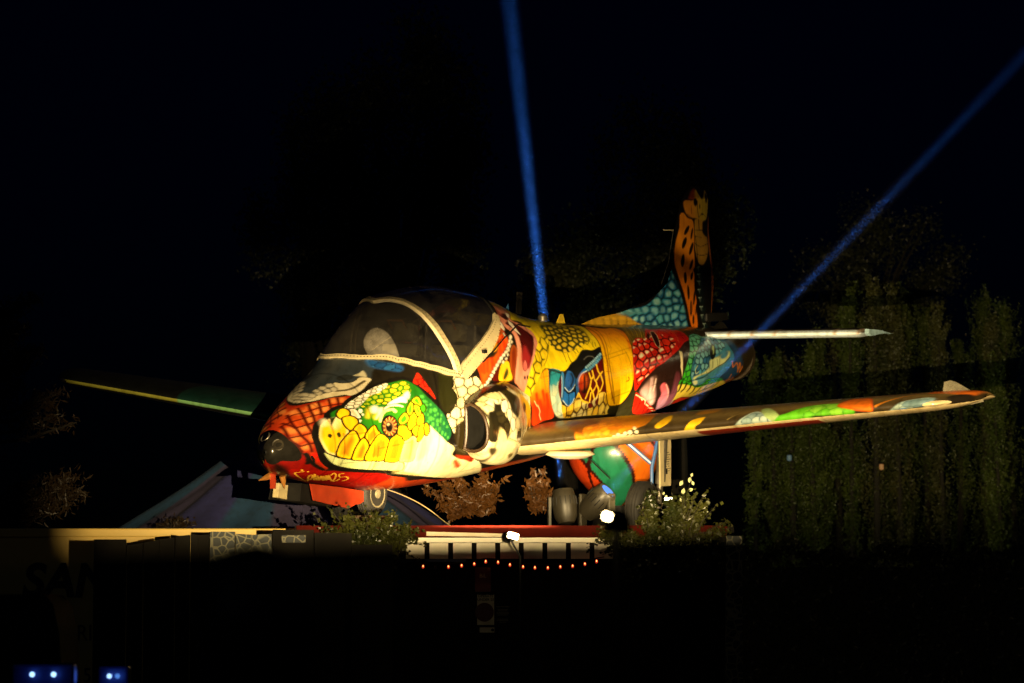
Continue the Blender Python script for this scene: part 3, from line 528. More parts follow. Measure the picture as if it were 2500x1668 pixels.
['F','b',[1467,-509,1461,-523,1467,-536,1482,-547,1494,-546,1500,-532,1494,-519,1479,-508],(30,16,8),4.4,1,{}],
['F','b',[1470,-515,1464,-523,1470,-536,1482,-547,1494,-546,1497,-532,1491,-519,1479,-514],(240,232,208),4.4,1,{}],
['F','b',[1443,-478,1441,-492,1446,-511,1458,-517,1473,-515,1476,-501,1470,-488,1458,-476],(30,16,8),4.4,1,{}],
['F','b',[1446,-484,1443,-491,1446,-505,1458,-517,1470,-515,1473,-502,1467,-489,1458,-483],(240,232,208),4.4,1,{}],
['F','b',[1423,-445,1417,-460,1423,-480,1438,-485,1449,-484,1455,-476,1449,-457,1435,-444],(30,16,8),4.4,1,{}],
['F','b',[1426,-452,1420,-459,1426,-473,1438,-485,1446,-484,1449,-470,1446,-457,1435,-451],(240,232,208),4.4,1,{}],
['F','b',[1402,-419,1396,-434,1402,-447,1414,-460,1429,-459,1435,-444,1429,-424,1414,-418],(30,16,8),4.4,1,{}],
['F','b',[1405,-419,1399,-433,1405,-447,1414,-453,1426,-452,1429,-445,1426,-431,1414,-418],(240,232,208),4.4,1,{}],
['F','b',[1381,-386,1375,-400,1381,-414,1393,-427,1408,-426,1411,-412,1408,-398,1393,-385],(30,16,8),4.4,1,{}],
['F','b',[1384,-392,1378,-400,1384,-413,1393,-420,1405,-419,1408,-412,1405,-398,1393,-392],(240,232,208),4.4,1,{}],
['F','b',[1357,-358,1354,-373,1360,-387,1372,-400,1387,-392,1390,-385,1384,-364,1372,-358],(30,16,8),4.4,1,{}],
['F','b',[1360,-365,1357,-373,1363,-386,1372,-393,1384,-392,1387,-378,1381,-371,1369,-358],(240,232,208),4.4,1,{}],
['F','b',[1336,-330,1330,-345,1336,-359,1351,-373,1363,-365,1369,-351,1363,-337,1348,-330],(30,16,8),4.4,1,{}],
['F','b',[1339,-338,1336,-345,1339,-359,1351,-366,1360,-365,1363,-351,1360,-337,1348,-330],(240,232,208),4.4,1,{}],
['F','b',[1658,-717,1655,-730,1661,-746,1673,-754,1685,-751,1688,-744,1682,-728,1670,-720],(30,16,8),4.4,1,{}],
['F','b',[1661,-722,1658,-729,1664,-739,1673,-748,1682,-751,1685,-739,1679,-729,1667,-721],(228,214,184),4.4,1,{}],
['F','b',[1629,-682,1626,-689,1632,-706,1643,-715,1652,-713,1658,-705,1652,-689,1641,-679],(30,16,8),4.4,1,{}],
['F','b',[1632,-681,1632,-694,1635,-705,1643,-709,1652,-713,1655,-706,1649,-695,1641,-685],(228,214,184),4.4,1,{}],
['F','b',[1608,-644,1602,-651,1605,-663,1614,-673,1623,-677,1632,-669,1629,-658,1620,-641],(30,16,8),4.4,1,{}],
['F','b',[1608,-644,1605,-650,1608,-662,1614,-673,1623,-671,1629,-670,1626,-658,1617,-648],(228,214,184),4.4,1,{}],
['F','b',[1590,-597,1584,-604,1587,-622,1596,-633,1608,-637,1614,-630,1611,-612,1602,-601],(30,16,8),4.4,1,{}],
['F','b',[1593,-602,1587,-610,1590,-622,1596,-627,1605,-632,1608,-625,1608,-612,1602,-607],(228,214,184),4.4,1,{}],
['F','b',[1557,-570,1557,-583,1566,-594,1581,-598,1590,-597,1590,-584,1581,-573,1569,-568],(30,16,8),4.4,1,{}],
['F','b',[1563,-575,1560,-582,1569,-587,1578,-592,1587,-591,1587,-584,1578,-573,1569,-568],(228,214,184),4.4,1,{}],
['F','b',[1524,-542,1524,-555,1533,-567,1545,-571,1554,-564,1554,-557,1545,-545,1533,-540],(30,16,8),4.4,1,{}],
['F','b',[1527,-548,1527,-554,1533,-560,1542,-565,1551,-564,1551,-558,1545,-545,1533,-540],(228,214,184),4.4,1,{}],
['F','b',[1649,-1172,1760,-1153,1826,-1064,1775,-973,1864,-907,1978,-788,2005,-736,1936,-659,1873,-601,1784,-433,1745,-353,1703,-242,1670,-245,1629,-316,1611,-358,1652,-509,1703,-640,1718,-735,1715,-826,1673,-893,1617,-1006,1605,-1070],(212,134,108),4.4,1,{'l':((90,40,14),7.4)}],
['F','b',[1691,-1045,1754,-1053,1763,-993,1730,-967,1691,-1016],(50,18,12),9.2,1,{}],
['F','b',[1664,-1131,1712,-1098,1715,-1036,1655,-1068],(170,80,60),18.5,1,{}],
['F','b',[1694,-934,1760,-955,1829,-884,1897,-800,1918,-734,1852,-593,1820,-554,1778,-483,1727,-419,1712,-497,1748,-680,1760,-788,1745,-869],(66,12,10),7.4,1,{}],
['F','b',[1721,-575,1766,-663,1793,-672,1799,-590,1805,-559,1766,-461,1730,-406,1712,-466],(146,34,34),22.2,1,{}],
['F','b',[1709,-448,1748,-453,1766,-424,1730,-336,1700,-255,1664,-292,1664,-365],(222,150,126),14.8,1,{}],
['L','b',[1921,-727,1852,-587,1778,-446],(226,150,130),11.1,1,5.7,0],
['L','b',[1736,-813,1718,-683,1676,-536,1629,-369],(224,150,126),11.1,1,7.8,0],
['F','b',[1721,-508,1745,-539,1754,-507,1745,-453,1721,-439,1712,-466],(196,100,90),4.4,1,{'l':((80,24,20),4.4)}],
['F','b',[1718,-370,1712,-358,1706,-352,1700,-360,1700,-373,1703,-385,1712,-390,1718,-383],(14,10,8),4.4,1,{}],
['F','b',[1745,-372,1742,-353,1733,-348,1727,-356,1727,-375,1733,-387,1739,-392,1745,-384],(14,10,8),4.4,1,{}],
['F','b',[1611,-1083,1629,-1027,1661,-935,1658,-871,1643,-859,1611,-934,1596,-1012],(240,228,206),4.4,0,{'l':((60,26,16),5.2)}],
['F','b',[1742,-972,1766,-928,1778,-846,1790,-794,1751,-845,1730,-931],(240,228,206),4.4,0,{'l':((60,26,16),5.2)}],
['F','b',[1626,-841,1635,-828,1632,-782,1623,-814],(240,228,206),4.4,0,{'l':((60,26,16),5.2)}],
['F','b',[1772,-1064,1811,-1045,1772,-994,1760,-1008],(240,228,206),4.4,0,{'l':((60,26,16),5.2)}],
['F','b',[1745,-783,1760,-778,1754,-741,1739,-740],(226,160,136),5.6,1,{}],
['F','b',[1736,-730,1751,-719,1748,-686,1736,-695],(226,160,136),5.6,1,{}],
['F','b',[2002,-747,2175,-792,2220,-736,2118,-600,1987,-492,1879,-401,1769,-190,1724,-161,1670,-232,1703,-242,1751,-352,1793,-443,1867,-587,1936,-659],(238,208,26),5.6,1,{}],
['V','b',[1999,-744,2130,-771,2070,-668,1945,-557,1858,-454,1772,-190,1724,-168,1685,-230,1754,-351,1793,-443,1867,-587,1942,-660],[(240,212,30),(230,196,26),(244,222,60)],70.8,(66,62,14),11.1,None,31,1.5,''],
['L','b',[1981,-1050,2014,-967,2040,-881,2073,-767],(60,60,20),3.7,1,3.5,0],
['L','b',[2094,-1030,2136,-944,2103,-825],(80,80,20),3.7,1,2.5,0],
['F','b',[1900,-935,2088,-941,2163,-888,2372,-858,2566,-835,2646,-780,2620,-658,2608,-560,2590,-465,2557,-433,2479,-440,2384,-476,2300,-428,2243,-396,2160,-357,2103,-337,2037,-367,1939,-415,1897,-407,1846,-352,1784,-258,1721,-168,1682,-204,1787,-463,1927,-658,1948,-793,1903,-873],(248,216,20),5.6,1,{}],
['F','b',[2118,-870,2232,-882,2363,-850,2542,-816,2575,-718,2563,-655,2530,-561,2458,-540,2375,-518,2303,-515,2217,-508,2160,-522,2106,-577,2079,-660,2085,-728],(52,56,22),18.5,1,{}],
['V','b',[2133,-859,2220,-861,2348,-838,2527,-804,2563,-715,2545,-643,2527,-562,2458,-540,2381,-512,2297,-504,2214,-501,2148,-535,2094,-572,2073,-639,2079,-721],[(246,212,40),(236,200,44),(216,184,44)],68.7,(50,54,22),22.2,None,12,1.0,''],
['V','b',[2088,-726,2032,-748,1900,-636,1793,-461,1718,-292,1682,-211,1724,-168,1784,-265,1846,-358,1891,-437,1984,-544,2052,-629],[(246,214,30),(240,206,26)],73.6,(74,72,14),9.6,None,33,1.7,''],
['L','b',[2160,-522,2163,-463,2160,-418],(70,66,14),3.7,1,2.5,0],
['L','b',[2208,-494,2202,-442,2211,-386],(70,66,14),3.7,1,2.5,0],
['L','b',[2273,-520,2294,-464],(70,66,14),3.7,1,2.5,0],
['L','b',[2318,-510,2324,-463],(70,66,14),3.7,1,2.5,0],
['L','b',[2375,-518,2399,-488],(70,66,14),3.7,1,2.5,0],
['L','b',[2073,-666,1978,-516,1915,-446],(70,66,14),3.7,1,2.5,0],
['L','b',[2533,-567,2467,-515,2455,-545],(70,66,14),3.7,1,2.5,0],
['L','b',[2539,-529,2509,-474],(70,66,14),3.7,1,2.5,0],
['L','b',[2560,-513,2539,-467],(70,66,14),3.7,1,2.5,0],
['F','b',[1736,-173,1843,-346,1903,-399,1936,-405,1951,-378,1924,-240,1924,-95,1957,74,1855,79,1751,97,1748,-68],(250,176,18),7.4,1,{'g':([1897,-332,1826,-34],(226,58,12))}],
['L','b',[1823,-122,1840,-34],(216,44,10),22.2,1,9.2,1],
['L','b',[1894,-169,1906,-32],(216,44,10),22.2,1,9.2,1],
['L','b',[1796,-194,1802,-92],(216,44,10),22.2,1,9.2,1],
['L','b',[1858,-210,1870,-112],(216,44,10),22.2,1,9.2,1],
['L','b',[1772,-100,1814,72],(216,44,10),22.2,1,9.2,1],
['L','b',[1772,-132,1796,-73,1802,-85,1820,-21,1814,9,1829,64],(250,210,150),3.7,1,2.1,0],
['F','b',[1960,-397,2052,-368,2073,-329,2035,-265,2014,-169,2032,-76,2055,80,2088,119,2008,95,1954,9,1930,-130,1936,-260],(20,140,160),7.4,1,{'g':([1987,-276,1978,-113],(226,228,188))}],
['V','b',[1963,-374,2046,-350,2046,-289,2011,-201,2020,-99,2046,76,2005,77,1954,-2,1936,-123,1942,-259],[(60,160,176),(150,200,190),(200,214,180)],55.2,(50,110,110),3.7,None,41,2.0,'tint'],
['F','b',[1963,-396,2085,-331,2145,-332,2124,-303,2067,-320,2005,-361,1969,-362,1936,-254],(34,32,16),11.1,1,{}],
['F','b',[2026,-230,2061,-270,2040,-71,2020,-131],(104,10,8),7.4,1,{}],
['F','b',[2235,-209,2288,-246,2366,-251,2449,-291,2542,-344,2503,-103,2515,29,2429,116,2342,122,2252,20,2217,-77],(92,12,6),7.4,1,{}],
['F','b',[2130,-326,2193,-386,2264,-404,2315,-441,2381,-476,2479,-440,2569,-452,2569,-423,2539,-352,2452,-298,2369,-259,2282,-247,2232,-196,2211,-82,2187,-78,2082,-166,2088,-246],(20,20,18),4.4,1,{}],
['F','b',[2097,-249,2142,-324,2181,-301,2193,-262,2205,-209,2193,-187,2148,-124,2115,-127,2079,-176],(42,106,188),7.4,1,{'k':((36,90,170),18.4)}],
['L','b',[2082,-181,2115,-127,2151,-134,2196,-177],(196,218,236),3.7,1,3.1,0],
['L','b',[2172,-289,2181,-231,2148,-173],(20,24,30),14.8,1,6.1,0],
['F','b',[2067,-152,2112,-102,2175,-103,2169,-36,2136,-7,2100,8,2073,-28,2046,-70],(36,112,200),4.4,1,{'l':((16,20,26),7.4)}],
['L','b',[2046,-70,2100,8,2145,-7,2169,-41],(206,226,240),3.7,1,2.8,0],
['L','b',[2112,-97,2112,-37,2100,8],(16,30,60),3.7,1,1.8,0],
['F','b',[2070,-314,2097,-314,2073,-182,2046,-70,2037,-92],(60,130,190),4.4,1,{'l':((14,20,30),5.9)}],
['L','b',[2070,-299,2043,-97],(200,220,236),3.7,1,2.1,0],
['F','b',[2205,-209,2235,-209,2220,-95,2193,-78],(40,96,160),4.4,1,{'l':((14,20,30),5.9)}],
['L','b',[2548,-369,2464,-332,2381,-294,2327,-274,2264,-241,2232,-196],(34,104,176),5.6,1,17.2,0],
['F','b',[2527,-365,2524,-381,2533,-390,2548,-391,2557,-382,2557,-367,2548,-357,2536,-356],(16,40,70),4.4,1,{}],
['F','b',[2530,-369,2530,-380,2536,-386,2545,-388,2554,-378,2554,-367,2548,-361,2536,-360],(150,200,228),4.4,1,{}],
['F','b',[2506,-358,2503,-370,2512,-380,2527,-380,2536,-371,2536,-356,2530,-350,2515,-349],(16,40,70),4.4,1,{}],
['F','b',[2509,-358,2509,-369,2515,-379,2524,-377,2533,-372,2533,-360,2527,-350,2518,-352],(150,200,228),4.4,1,{}],
['F','b',[2485,-347,2485,-362,2494,-372,2506,-370,2515,-360,2518,-348,2509,-339,2497,-337],(16,40,70),4.4,1,{}],
['F','b',[2491,-350,2488,-362,2494,-368,2503,-366,2512,-361,2512,-349,2506,-343,2497,-341],(150,200,228),4.4,1,{}],
['F','b',[2467,-339,2464,-351,2473,-361,2485,-362,2494,-353,2497,-337,2491,-331,2476,-329],(16,40,70),4.4,1,{}],
['F','b',[2470,-338,2467,-351,2473,-357,2485,-359,2491,-350,2494,-342,2488,-331,2479,-333],(150,200,228),4.4,1,{}],
['F','b',[2446,-331,2446,-343,2455,-353,2467,-351,2476,-341,2476,-329,2467,-319,2455,-322],(16,40,70),4.4,1,{}],
['F','b',[2449,-331,2449,-342,2455,-349,2464,-347,2473,-342,2473,-330,2467,-323,2458,-325],(150,200,228),4.4,1,{}],
['F','b',[2426,-323,2426,-339,2434,-345,2446,-343,2455,-333,2455,-322,2446,-311,2434,-313],(16,40,70),4.4,1,{}],
['F','b',[2432,-326,2429,-334,2434,-341,2446,-343,2452,-334,2452,-322,2446,-315,2437,-317],(150,200,228),4.4,1,{}],
['F','b',[2408,-318,2405,-331,2414,-337,2426,-339,2434,-325,2437,-313,2429,-307,2417,-305],(16,40,70),4.4,1,{}],
['F','b',[2411,-318,2411,-330,2417,-337,2426,-335,2432,-326,2432,-314,2426,-307,2417,-309],(150,200,228),4.4,1,{}],
['F','b',[2387,-310,2387,-322,2396,-333,2408,-330,2417,-321,2417,-309,2408,-298,2396,-300],(16,40,70),4.4,1,{}],
['F','b',[2390,-309,2390,-321,2396,-329,2405,-327,2411,-318,2414,-309,2408,-302,2399,-304],(150,200,228),4.4,1,{}],
['F','b',[2369,-301,2366,-314,2375,-324,2387,-322,2396,-312,2399,-300,2390,-293,2378,-291],(16,40,70),4.4,1,{}],
['F','b',[2372,-304,2369,-313,2375,-320,2384,-318,2393,-313,2393,-301,2390,-293,2378,-295],(150,200,228),4.4,1,{}],
['F','b',[2351,-295,2348,-309,2354,-316,2366,-314,2378,-307,2378,-291,2372,-284,2360,-286],(16,40,70),4.4,1,{}],
['F','b',[2354,-295,2351,-308,2357,-311,2366,-314,2375,-304,2375,-295,2369,-288,2360,-286],(150,200,228),4.4,1,{}],
['F','b',[2330,-286,2330,-299,2336,-307,2348,-309,2357,-299,2360,-286,2354,-274,2342,-276],(16,40,70),4.4,1,{}],
['F','b',[2333,-286,2333,-299,2339,-306,2348,-304,2354,-295,2357,-286,2351,-279,2342,-280],(150,200,228),4.4,1,{}],
['F','b',[2509,-335,2506,-351,2515,-360,2527,-358,2536,-349,2539,-333,2533,-323,2521,-325],(16,40,70),4.4,1,{}],
['F','b',[2512,-338,2509,-350,2515,-356,2524,-355,2533,-345,2536,-334,2530,-327,2521,-329],(96,168,214),4.4,1,{}],
['F','b',[2488,-323,2485,-339,2491,-350,2503,-347,2515,-338,2518,-322,2512,-311,2500,-314],(16,40,70),4.4,1,{}],
['F','b',[2491,-327,2488,-339,2494,-345,2503,-344,2512,-334,2515,-322,2509,-316,2500,-317],(96,168,214),4.4,1,{}],
['F','b',[2467,-312,2464,-328,2470,-338,2482,-336,2494,-326,2497,-310,2491,-304,2479,-302],(16,40,70),4.4,1,{}],
['F','b',[2470,-315,2467,-327,2473,-334,2482,-332,2491,-323,2494,-315,2488,-304,2479,-306],(96,168,214),4.4,1,{}],
['F','b',[2446,-303,2443,-316,2449,-327,2461,-324,2473,-314,2476,-298,2470,-292,2458,-290],(16,40,70),4.4,1,{}],
['F','b',[2449,-303,2446,-315,2452,-322,2461,-321,2470,-311,2473,-303,2467,-292,2458,-294],(96,168,214),4.4,1,{}],
['F','b',[2426,-291,2423,-308,2429,-319,2440,-316,2452,-306,2455,-290,2449,-279,2437,-281],(16,40,70),4.4,1,{}],
['F','b',[2429,-295,2426,-307,2432,-314,2440,-312,2449,-303,2452,-291,2446,-284,2437,-285],(96,168,214),4.4,1,{}],
['F','b',[2405,-282,2402,-299,2408,-306,2420,-304,2432,-294,2434,-282,2429,-270,2417,-272],(16,40,70),4.4,1,{}],
['F','b',[2408,-286,2405,-294,2411,-306,2420,-304,2429,-295,2432,-282,2426,-275,2417,-276],(96,168,214),4.4,1,{}],
['F','b',[2384,-273,2381,-286,2387,-297,2399,-295,2411,-285,2414,-273,2408,-261,2396,-263],(16,40,70),4.4,1,{}],
['F','b',[2387,-277,2384,-286,2390,-293,2399,-291,2408,-286,2411,-273,2405,-266,2396,-267],(96,168,214),4.4,1,{}],
['F','b',[2363,-268,2363,-285,2369,-292,2381,-290,2390,-276,2390,-260,2384,-253,2372,-254],(16,40,70),4.4,1,{}],
['F','b',[2366,-268,2366,-280,2372,-288,2381,-286,2387,-273,2387,-265,2381,-257,2372,-259],(96,168,214),4.4,1,{}],
['F','b',[2339,-264,2339,-276,2348,-288,2360,-281,2369,-272,2369,-255,2360,-248,2348,-250],(16,40,70),4.4,1,{}],
['F','b',[2345,-263,2342,-276,2348,-283,2357,-282,2363,-268,2366,-255,2360,-252,2351,-253],(96,168,214),4.4,1,{}],
['L','b',[2339,-260,2282,-251,2246,-217,2235,-186],(216,232,240),3.7,1,3.7,0],
['L','b',[2348,-379,2399,-396,2446,-378,2458,-356],(96,96,90),7.4,1,2.8,0],
['F','b',[2333,-136,2312,-72,2273,-56,2237,-99,2232,-173,2261,-232,2303,-248,2333,-209],(20,8,6),4.4,1,{}],
['F','b',[2318,-159,2297,-113,2270,-101,2243,-130,2240,-186,2261,-232,2294,-241,2315,-212],(224,90,20),33.3,1,{}],
['F','b',[2300,-139,2288,-73,2279,-51,2270,-79,2276,-146,2291,-210,2306,-230,2306,-204],(14,6,4),9.2,1,{}],
['F','b',[2276,-141,2267,-115,2252,-111,2240,-126,2240,-154,2249,-180,2264,-187,2276,-172],(150,20,8),29.6,1,{}],
['L','b',[2455,-286,2455,-219,2470,-185,2497,-198],(250,206,40),4.4,1,6.4,0],
['L','b',[2470,-185,2408,-134,2396,-189,2396,-243],(250,206,40),4.4,1,6.4,0],
['L','b',[2357,-231,2366,-167,2393,-185],(250,206,40),4.4,1,6.4,0],
['L','b',[2366,-167,2342,-97,2288,3],(250,206,40),4.4,1,6.4,0],
['L','b',[2408,-134,2414,-93,2366,-36],(250,206,40),4.4,1,6.4,0],
['L','b',[2342,-97,2366,-36,2393,49,2432,-30,2414,-93],(250,206,40),4.4,1,6.4,0],
['L','b',[2470,-185,2482,-109,2479,-73,2443,-14,2426,-63],(250,206,40),4.4,1,6.4,0],
['L','b',[2348,-36,2333,54],(250,206,40),4.4,1,6.4,0],
['L','b',[2393,49,2366,89],(250,206,40),4.4,1,6.4,0],
['L','b',[2217,-77,2249,3,2309,46],(250,206,40),4.4,1,6.4,0],
['F','b',[2040,-18,2100,21,2172,-16,2217,-77,2252,16,2333,57,2375,104,2417,120,2429,7,2503,18,2527,110,2578,201,2608,278,2393,211,2214,156,2079,123,2049,76],(246,208,70),5.6,1,{}],
['V','b',[2043,-13,2100,21,2175,-12,2217,-67,2252,24,2333,65,2429,15,2500,25,2578,201,2605,271,2390,208,2217,156,2079,119,2055,80],[(248,214,90),(240,190,44),(246,228,150)],67.5,(90,60,8),9.6,None,44,2.2,''],
['F','b',[2318,87,2333,61,2372,96,2372,118,2345,122],(110,18,8),4.4,1,{}],
['F','b',[2396,74,2426,41,2432,77,2414,113],(110,18,8),4.4,1,{}],
['F','b',[2682,-769,2745,-736,2823,-678,2945,-660,2987,-593,2963,-491,2915,-367,2876,-261,2823,-1,2799,99,2748,177,2697,210,2631,199,2560,161,2521,39,2515,-169,2560,-362,2599,-481,2614,-566,2629,-666],(244,146,10),4.4,1,{'l':((70,36,6),8.9),'g':([2837,-605,2736,-333],(254,192,8))}],
['L','b',[2673,-728,2673,-601,2634,-469,2587,-321,2557,-119,2581,60,2631,178],(150,76,6),9.2,1,4.9,0],
['L','b',[2736,-712,2709,-588,2664,-461,2602,-285,2584,-76,2623,169],(120,62,6),5.6,1,2.5,0],
['L','b',[2817,-657,2727,-498,2679,-385,2634,-351],(190,110,10),3.7,1,1.5,0],
['L','b',[2784,-479,2784,-422,2796,-363,2772,-290],(200,120,10),3.7,1,1.5,0],
['L','b',[2972,-581,2930,-437,2885,-330],(222,110,10),29.6,1,8.0,0],
['L','b',[2769,-52,2775,-28,2763,-15,2745,-18],(40,24,6),3.7,1,4.3,0],
['L','b',[2512,-192,2584,-173],(150,80,8),3.7,1,1.2,0],
['F','b',[2584,194,2700,220,2763,194,2805,109,2826,22,2864,82,3034,471,2614,291],(40,38,16),5.6,1,{}],
['F','b',[3020,-614,3097,-572,3154,-497,3076,-436,2942,-347,2930,-377,2972,-499],(92,74,18),7.4,1,{}],
['F','b',[3133,-731,3258,-655,3294,-557,3148,-389,3005,-421,2921,-347,2984,-509],(92,74,18),7.4,1,{}],
['L','b',[3079,-702,3031,-593,2993,-520],(150,118,30),7.4,1,4.6,1],
['L','b',[3097,-685,3046,-574,3005,-502],(196,160,40),7.4,1,4.6,1],
['L','b',[3118,-668,3061,-558,3020,-487],(150,118,30),7.4,1,4.6,1],
['L','b',[3136,-651,3079,-542,3034,-468],(196,160,40),7.4,1,4.6,1],
['L','b',[3157,-634,3097,-523,3049,-453],(150,118,30),7.4,1,4.6,1],
['L','b',[3178,-621,3115,-508,3067,-438],(196,160,40),7.4,1,4.6,1],
['L','b',[3202,-606,3133,-492,3082,-423],(150,118,30),7.4,1,4.6,1],
['L','b',[3223,-590,3151,-477,3100,-408],(196,160,40),7.4,1,4.6,1],
['L','b',[3246,-576,3172,-461,3118,-394],(150,118,30),7.4,1,4.6,1],
['L','b',[3023,-548,3002,-481,2987,-421],(190,150,40),3.7,1,3.7,1],
['L','b',[3031,-593,2990,-495,2939,-385],(170,130,30),3.7,1,3.7,1],
['F','b',[2927,-343,3017,-422,3088,-419,3133,-397,3276,-541,3330,-510,3455,-499,3569,-459,3646,-404,3649,-326,3634,-265,3545,-240,3443,-177,3303,-118,3205,-79,3115,-59,3023,-10,2939,38,2867,118,2840,75,2829,-67,2855,-205],(198,28,11),5.2,1,{}],
['V','b',[2927,-343,3014,-417,3130,-395,3223,-464,3306,-433,3384,-392,3452,-341,3455,-273,3366,-188,3249,-115,3133,-70,3026,-16,2939,28,2870,55,2849,-134],[(206,32,12),(190,22,10),(214,44,16)],84.7,(36,6,4),11.8,(240,226,184),52,1.15,'glint'],
['F','b',[3569,-422,3637,-395,3640,-315,3625,-266,3548,-247,3452,-196,3443,-231,3494,-312],(168,20,10),14.8,1,{}],
['L','b',[3554,-446,3524,-349,3485,-249],(220,90,60),3.7,1,1.5,0],
['F','b',[3270,-467,3315,-459,3273,-342,3228,-258,3202,-281,3220,-367],(44,14,10),4.4,1,{'l':((226,200,160),4.4)}],
['F','b',[3246,-486,3220,-418,3139,-358],(40,20,10),7.4,1,{}],
['F','b',[2903,127,2942,54,3040,-7,3166,-60,3303,-118,3443,-179,3542,-238,3620,-252,3572,-148,3506,-11,3467,78,3461,137,3449,226,3470,318,3503,438,3572,608,3449,628,3202,409,2987,233],(40,22,17),4.8,1,{}],
['F','b',[2921,143,2978,80,3049,28,3115,47,3115,155,3199,391,3061,297,2984,223],(216,170,172),25.9,1,{'g':([3017,241,3088,60],(110,80,70))}],
['L','b',[3052,50,3067,217,3160,363],(236,196,200),25.9,1,8.0,0],
['L','b',[3106,66,3100,190],(230,200,190),14.8,1,3.1,0],
['F','b',[3187,168,3228,136,3297,204,3354,300,3414,436,3434,562,3360,535,3246,356,3240,268],(220,96,112),14.8,1,{'g':([3228,154,3375,498],(216,160,200))}],
['L','b',[3258,163,3339,286,3384,401],(246,190,190),11.1,1,3.1,0],
['F','b',[3375,50,3428,106,3446,217,3470,344,3509,488,3503,617,3387,404,3375,290,3357,141],(186,112,146),22.2,1,{'g':([3578,602,3396,77],(90,40,50))}],
['L','b',[3500,432,3572,608,3458,627],(226,206,214),11.1,1,4.3,0],
['F','b',[3437,-165,3467,-147,3449,14,3458,138,3420,8],(238,224,176),4.4,0,{'l':((20,12,8),4.4)}],
['F','b',[3539,-116,3554,-101,3527,48,3515,43],(238,224,176),4.4,0,{}],
['F','b',[2864,145,2966,217,3115,348,3408,583,3440,629,2972,428],(196,30,12),4.4,1,{}],
['L','b',[2879,167,2948,218,2993,265],(240,206,170),5.6,1,4.6,0],
['L','b',[2957,221,3034,279,3061,329],(240,206,170),5.6,1,4.6,0],
['L','b',[3061,329,3148,395],(240,206,170),5.6,1,4.6,0],
['L','b',[3169,424,3261,473],(240,206,170),5.6,1,4.6,0],
['L','b',[3285,521,3443,626],(240,206,170),5.6,1,4.6,0],
['L','b',[2960,231,2990,391],(50,8,5),3.7,1,3.4,0],
['L','b',[3061,313,3139,486],(50,8,5),3.7,1,3.4,0],
['L','b',[3172,415,3231,531],(50,8,5),3.7,1,3.4,0],
['F','b',[3664,-297,3757,-335,3822,-287,3775,-215,3679,-104,3608,-26,3575,76,3614,208,3494,183,3464,123,3506,-11,3575,-147],(104,186,156),4.4,1,{'l':((14,24,16),7.4),'g':([3661,-188,3509,116],(54,168,26))}],
['V','b',[3664,-292,3751,-329,3814,-283,3772,-215,3676,-104,3605,-29,3572,76,3608,206,3497,180,3470,123,3512,-8,3578,-147],[(110,190,160)],56.5,(24,64,40),11.1,None,61,1.3,'lines'],
['F','b',[3437,209,3452,153,3557,203,3590,196,3664,271,3802,271,3855,230,4052,246,4112,297,3945,366,3649,309,3470,234],(56,170,34),4.4,1,{'l':((12,26,8),5.9)}],
['V','b',[3440,209,3458,158,3557,206,3590,198,3667,277,3805,276,3858,237,4052,251,4100,292,3936,358,3643,301,3470,231],[(60,180,40)],51.5,(14,40,10),11.1,None,62,1.0,'lines'],
['F','b',[3470,321,3440,209,3620,261,3751,319,3948,309,4136,300,4267,408,4148,473,3960,530,3760,475,3599,416,3503,441],(234,208,76),4.8,1,{}],
['L','b',[3470,187,3479,251,3476,300],(22,22,9),4.4,1,10.4,0],
['L','b',[3548,221,3548,278,3530,316],(22,22,9),4.4,1,10.4,0],
['L','b',[3625,252,3631,302,3620,336],(22,22,9),4.4,1,10.4,0],
['L','b',[3712,310,3721,366,3706,400],(22,22,9),4.4,1,10.4,0],
['L','b',[3808,333,3808,382,3781,412],(22,22,9),4.4,1,10.4,0],
['L','b',[3900,333,3897,383,3858,407],(22,22,9),4.4,1,10.4,0],
['L','b',[3999,326,3978,372,3918,390],(22,22,9),4.4,1,10.4,0],
['L','b',[4067,293,4055,350,4017,384],(22,22,9),4.4,1,10.4,0],
['F','b',[3563,528,3557,446,3622,435,3825,533,3700,583],(200,40,14),4.4,1,{'l':((18,15,11),5.9)}],
['F','b',[3796,-247,3831,-274,3891,-272,4028,-312,4115,-310,4112,-209,4130,-109,4169,-34,4181,50,4121,140,4064,200,3996,229,3849,220,3802,274,3718,283,3658,261,3593,173,3566,100,3587,-15,3658,-107],(58,126,156),4.4,1,{'l':((12,20,22),8.1),'g':([3873,-227,3757,148],(70,140,164))}],
['V','b',[3799,-240,3885,-266,4014,-298,4100,-296,4094,-201,4052,-101,3828,-7,3799,92,3694,154,3599,150,3575,99,3593,-15,3661,-100],[(70,140,164),(46,104,146),(110,170,180)],51.5,(20,50,66),8.9,None,66,1.4,''],
['L','b',[3831,-272,3888,-270,4022,-307,4112,-306],(130,180,170),14.8,1,5.5,0],
['F','b',[3819,7,3948,-19,4103,-59,4106,-3,4034,64,3930,100,3834,141,3679,166,3637,204,3622,163,3736,138,3817,81],(208,218,156),14.8,1,{'l':((30,60,60),3.7)}],
['L','b',[3858,25,3870,103],(30,60,50),3.7,1,1.8,0],
['L','b',[3817,81,3840,138],(30,60,50),3.7,1,1.8,0],
['L','b',[3918,4,3936,82],(30,60,50),3.7,1,1.8,0],
['L','b',[3778,120,3799,153],(30,60,50),3.7,1,1.8,0],
['L','b',[3718,142,3739,176],(30,60,50),3.7,1,1.8,0],
['F','b',[3969,-20,4037,-58,4097,-50,4049,6,3990,14],(70,130,160),14.8,1,{}],
['L','b',[3637,210,3679,190,3757,188,3837,146,3933,97,4034,64,4106,11],(14,20,18),3.7,1,4.0,0],
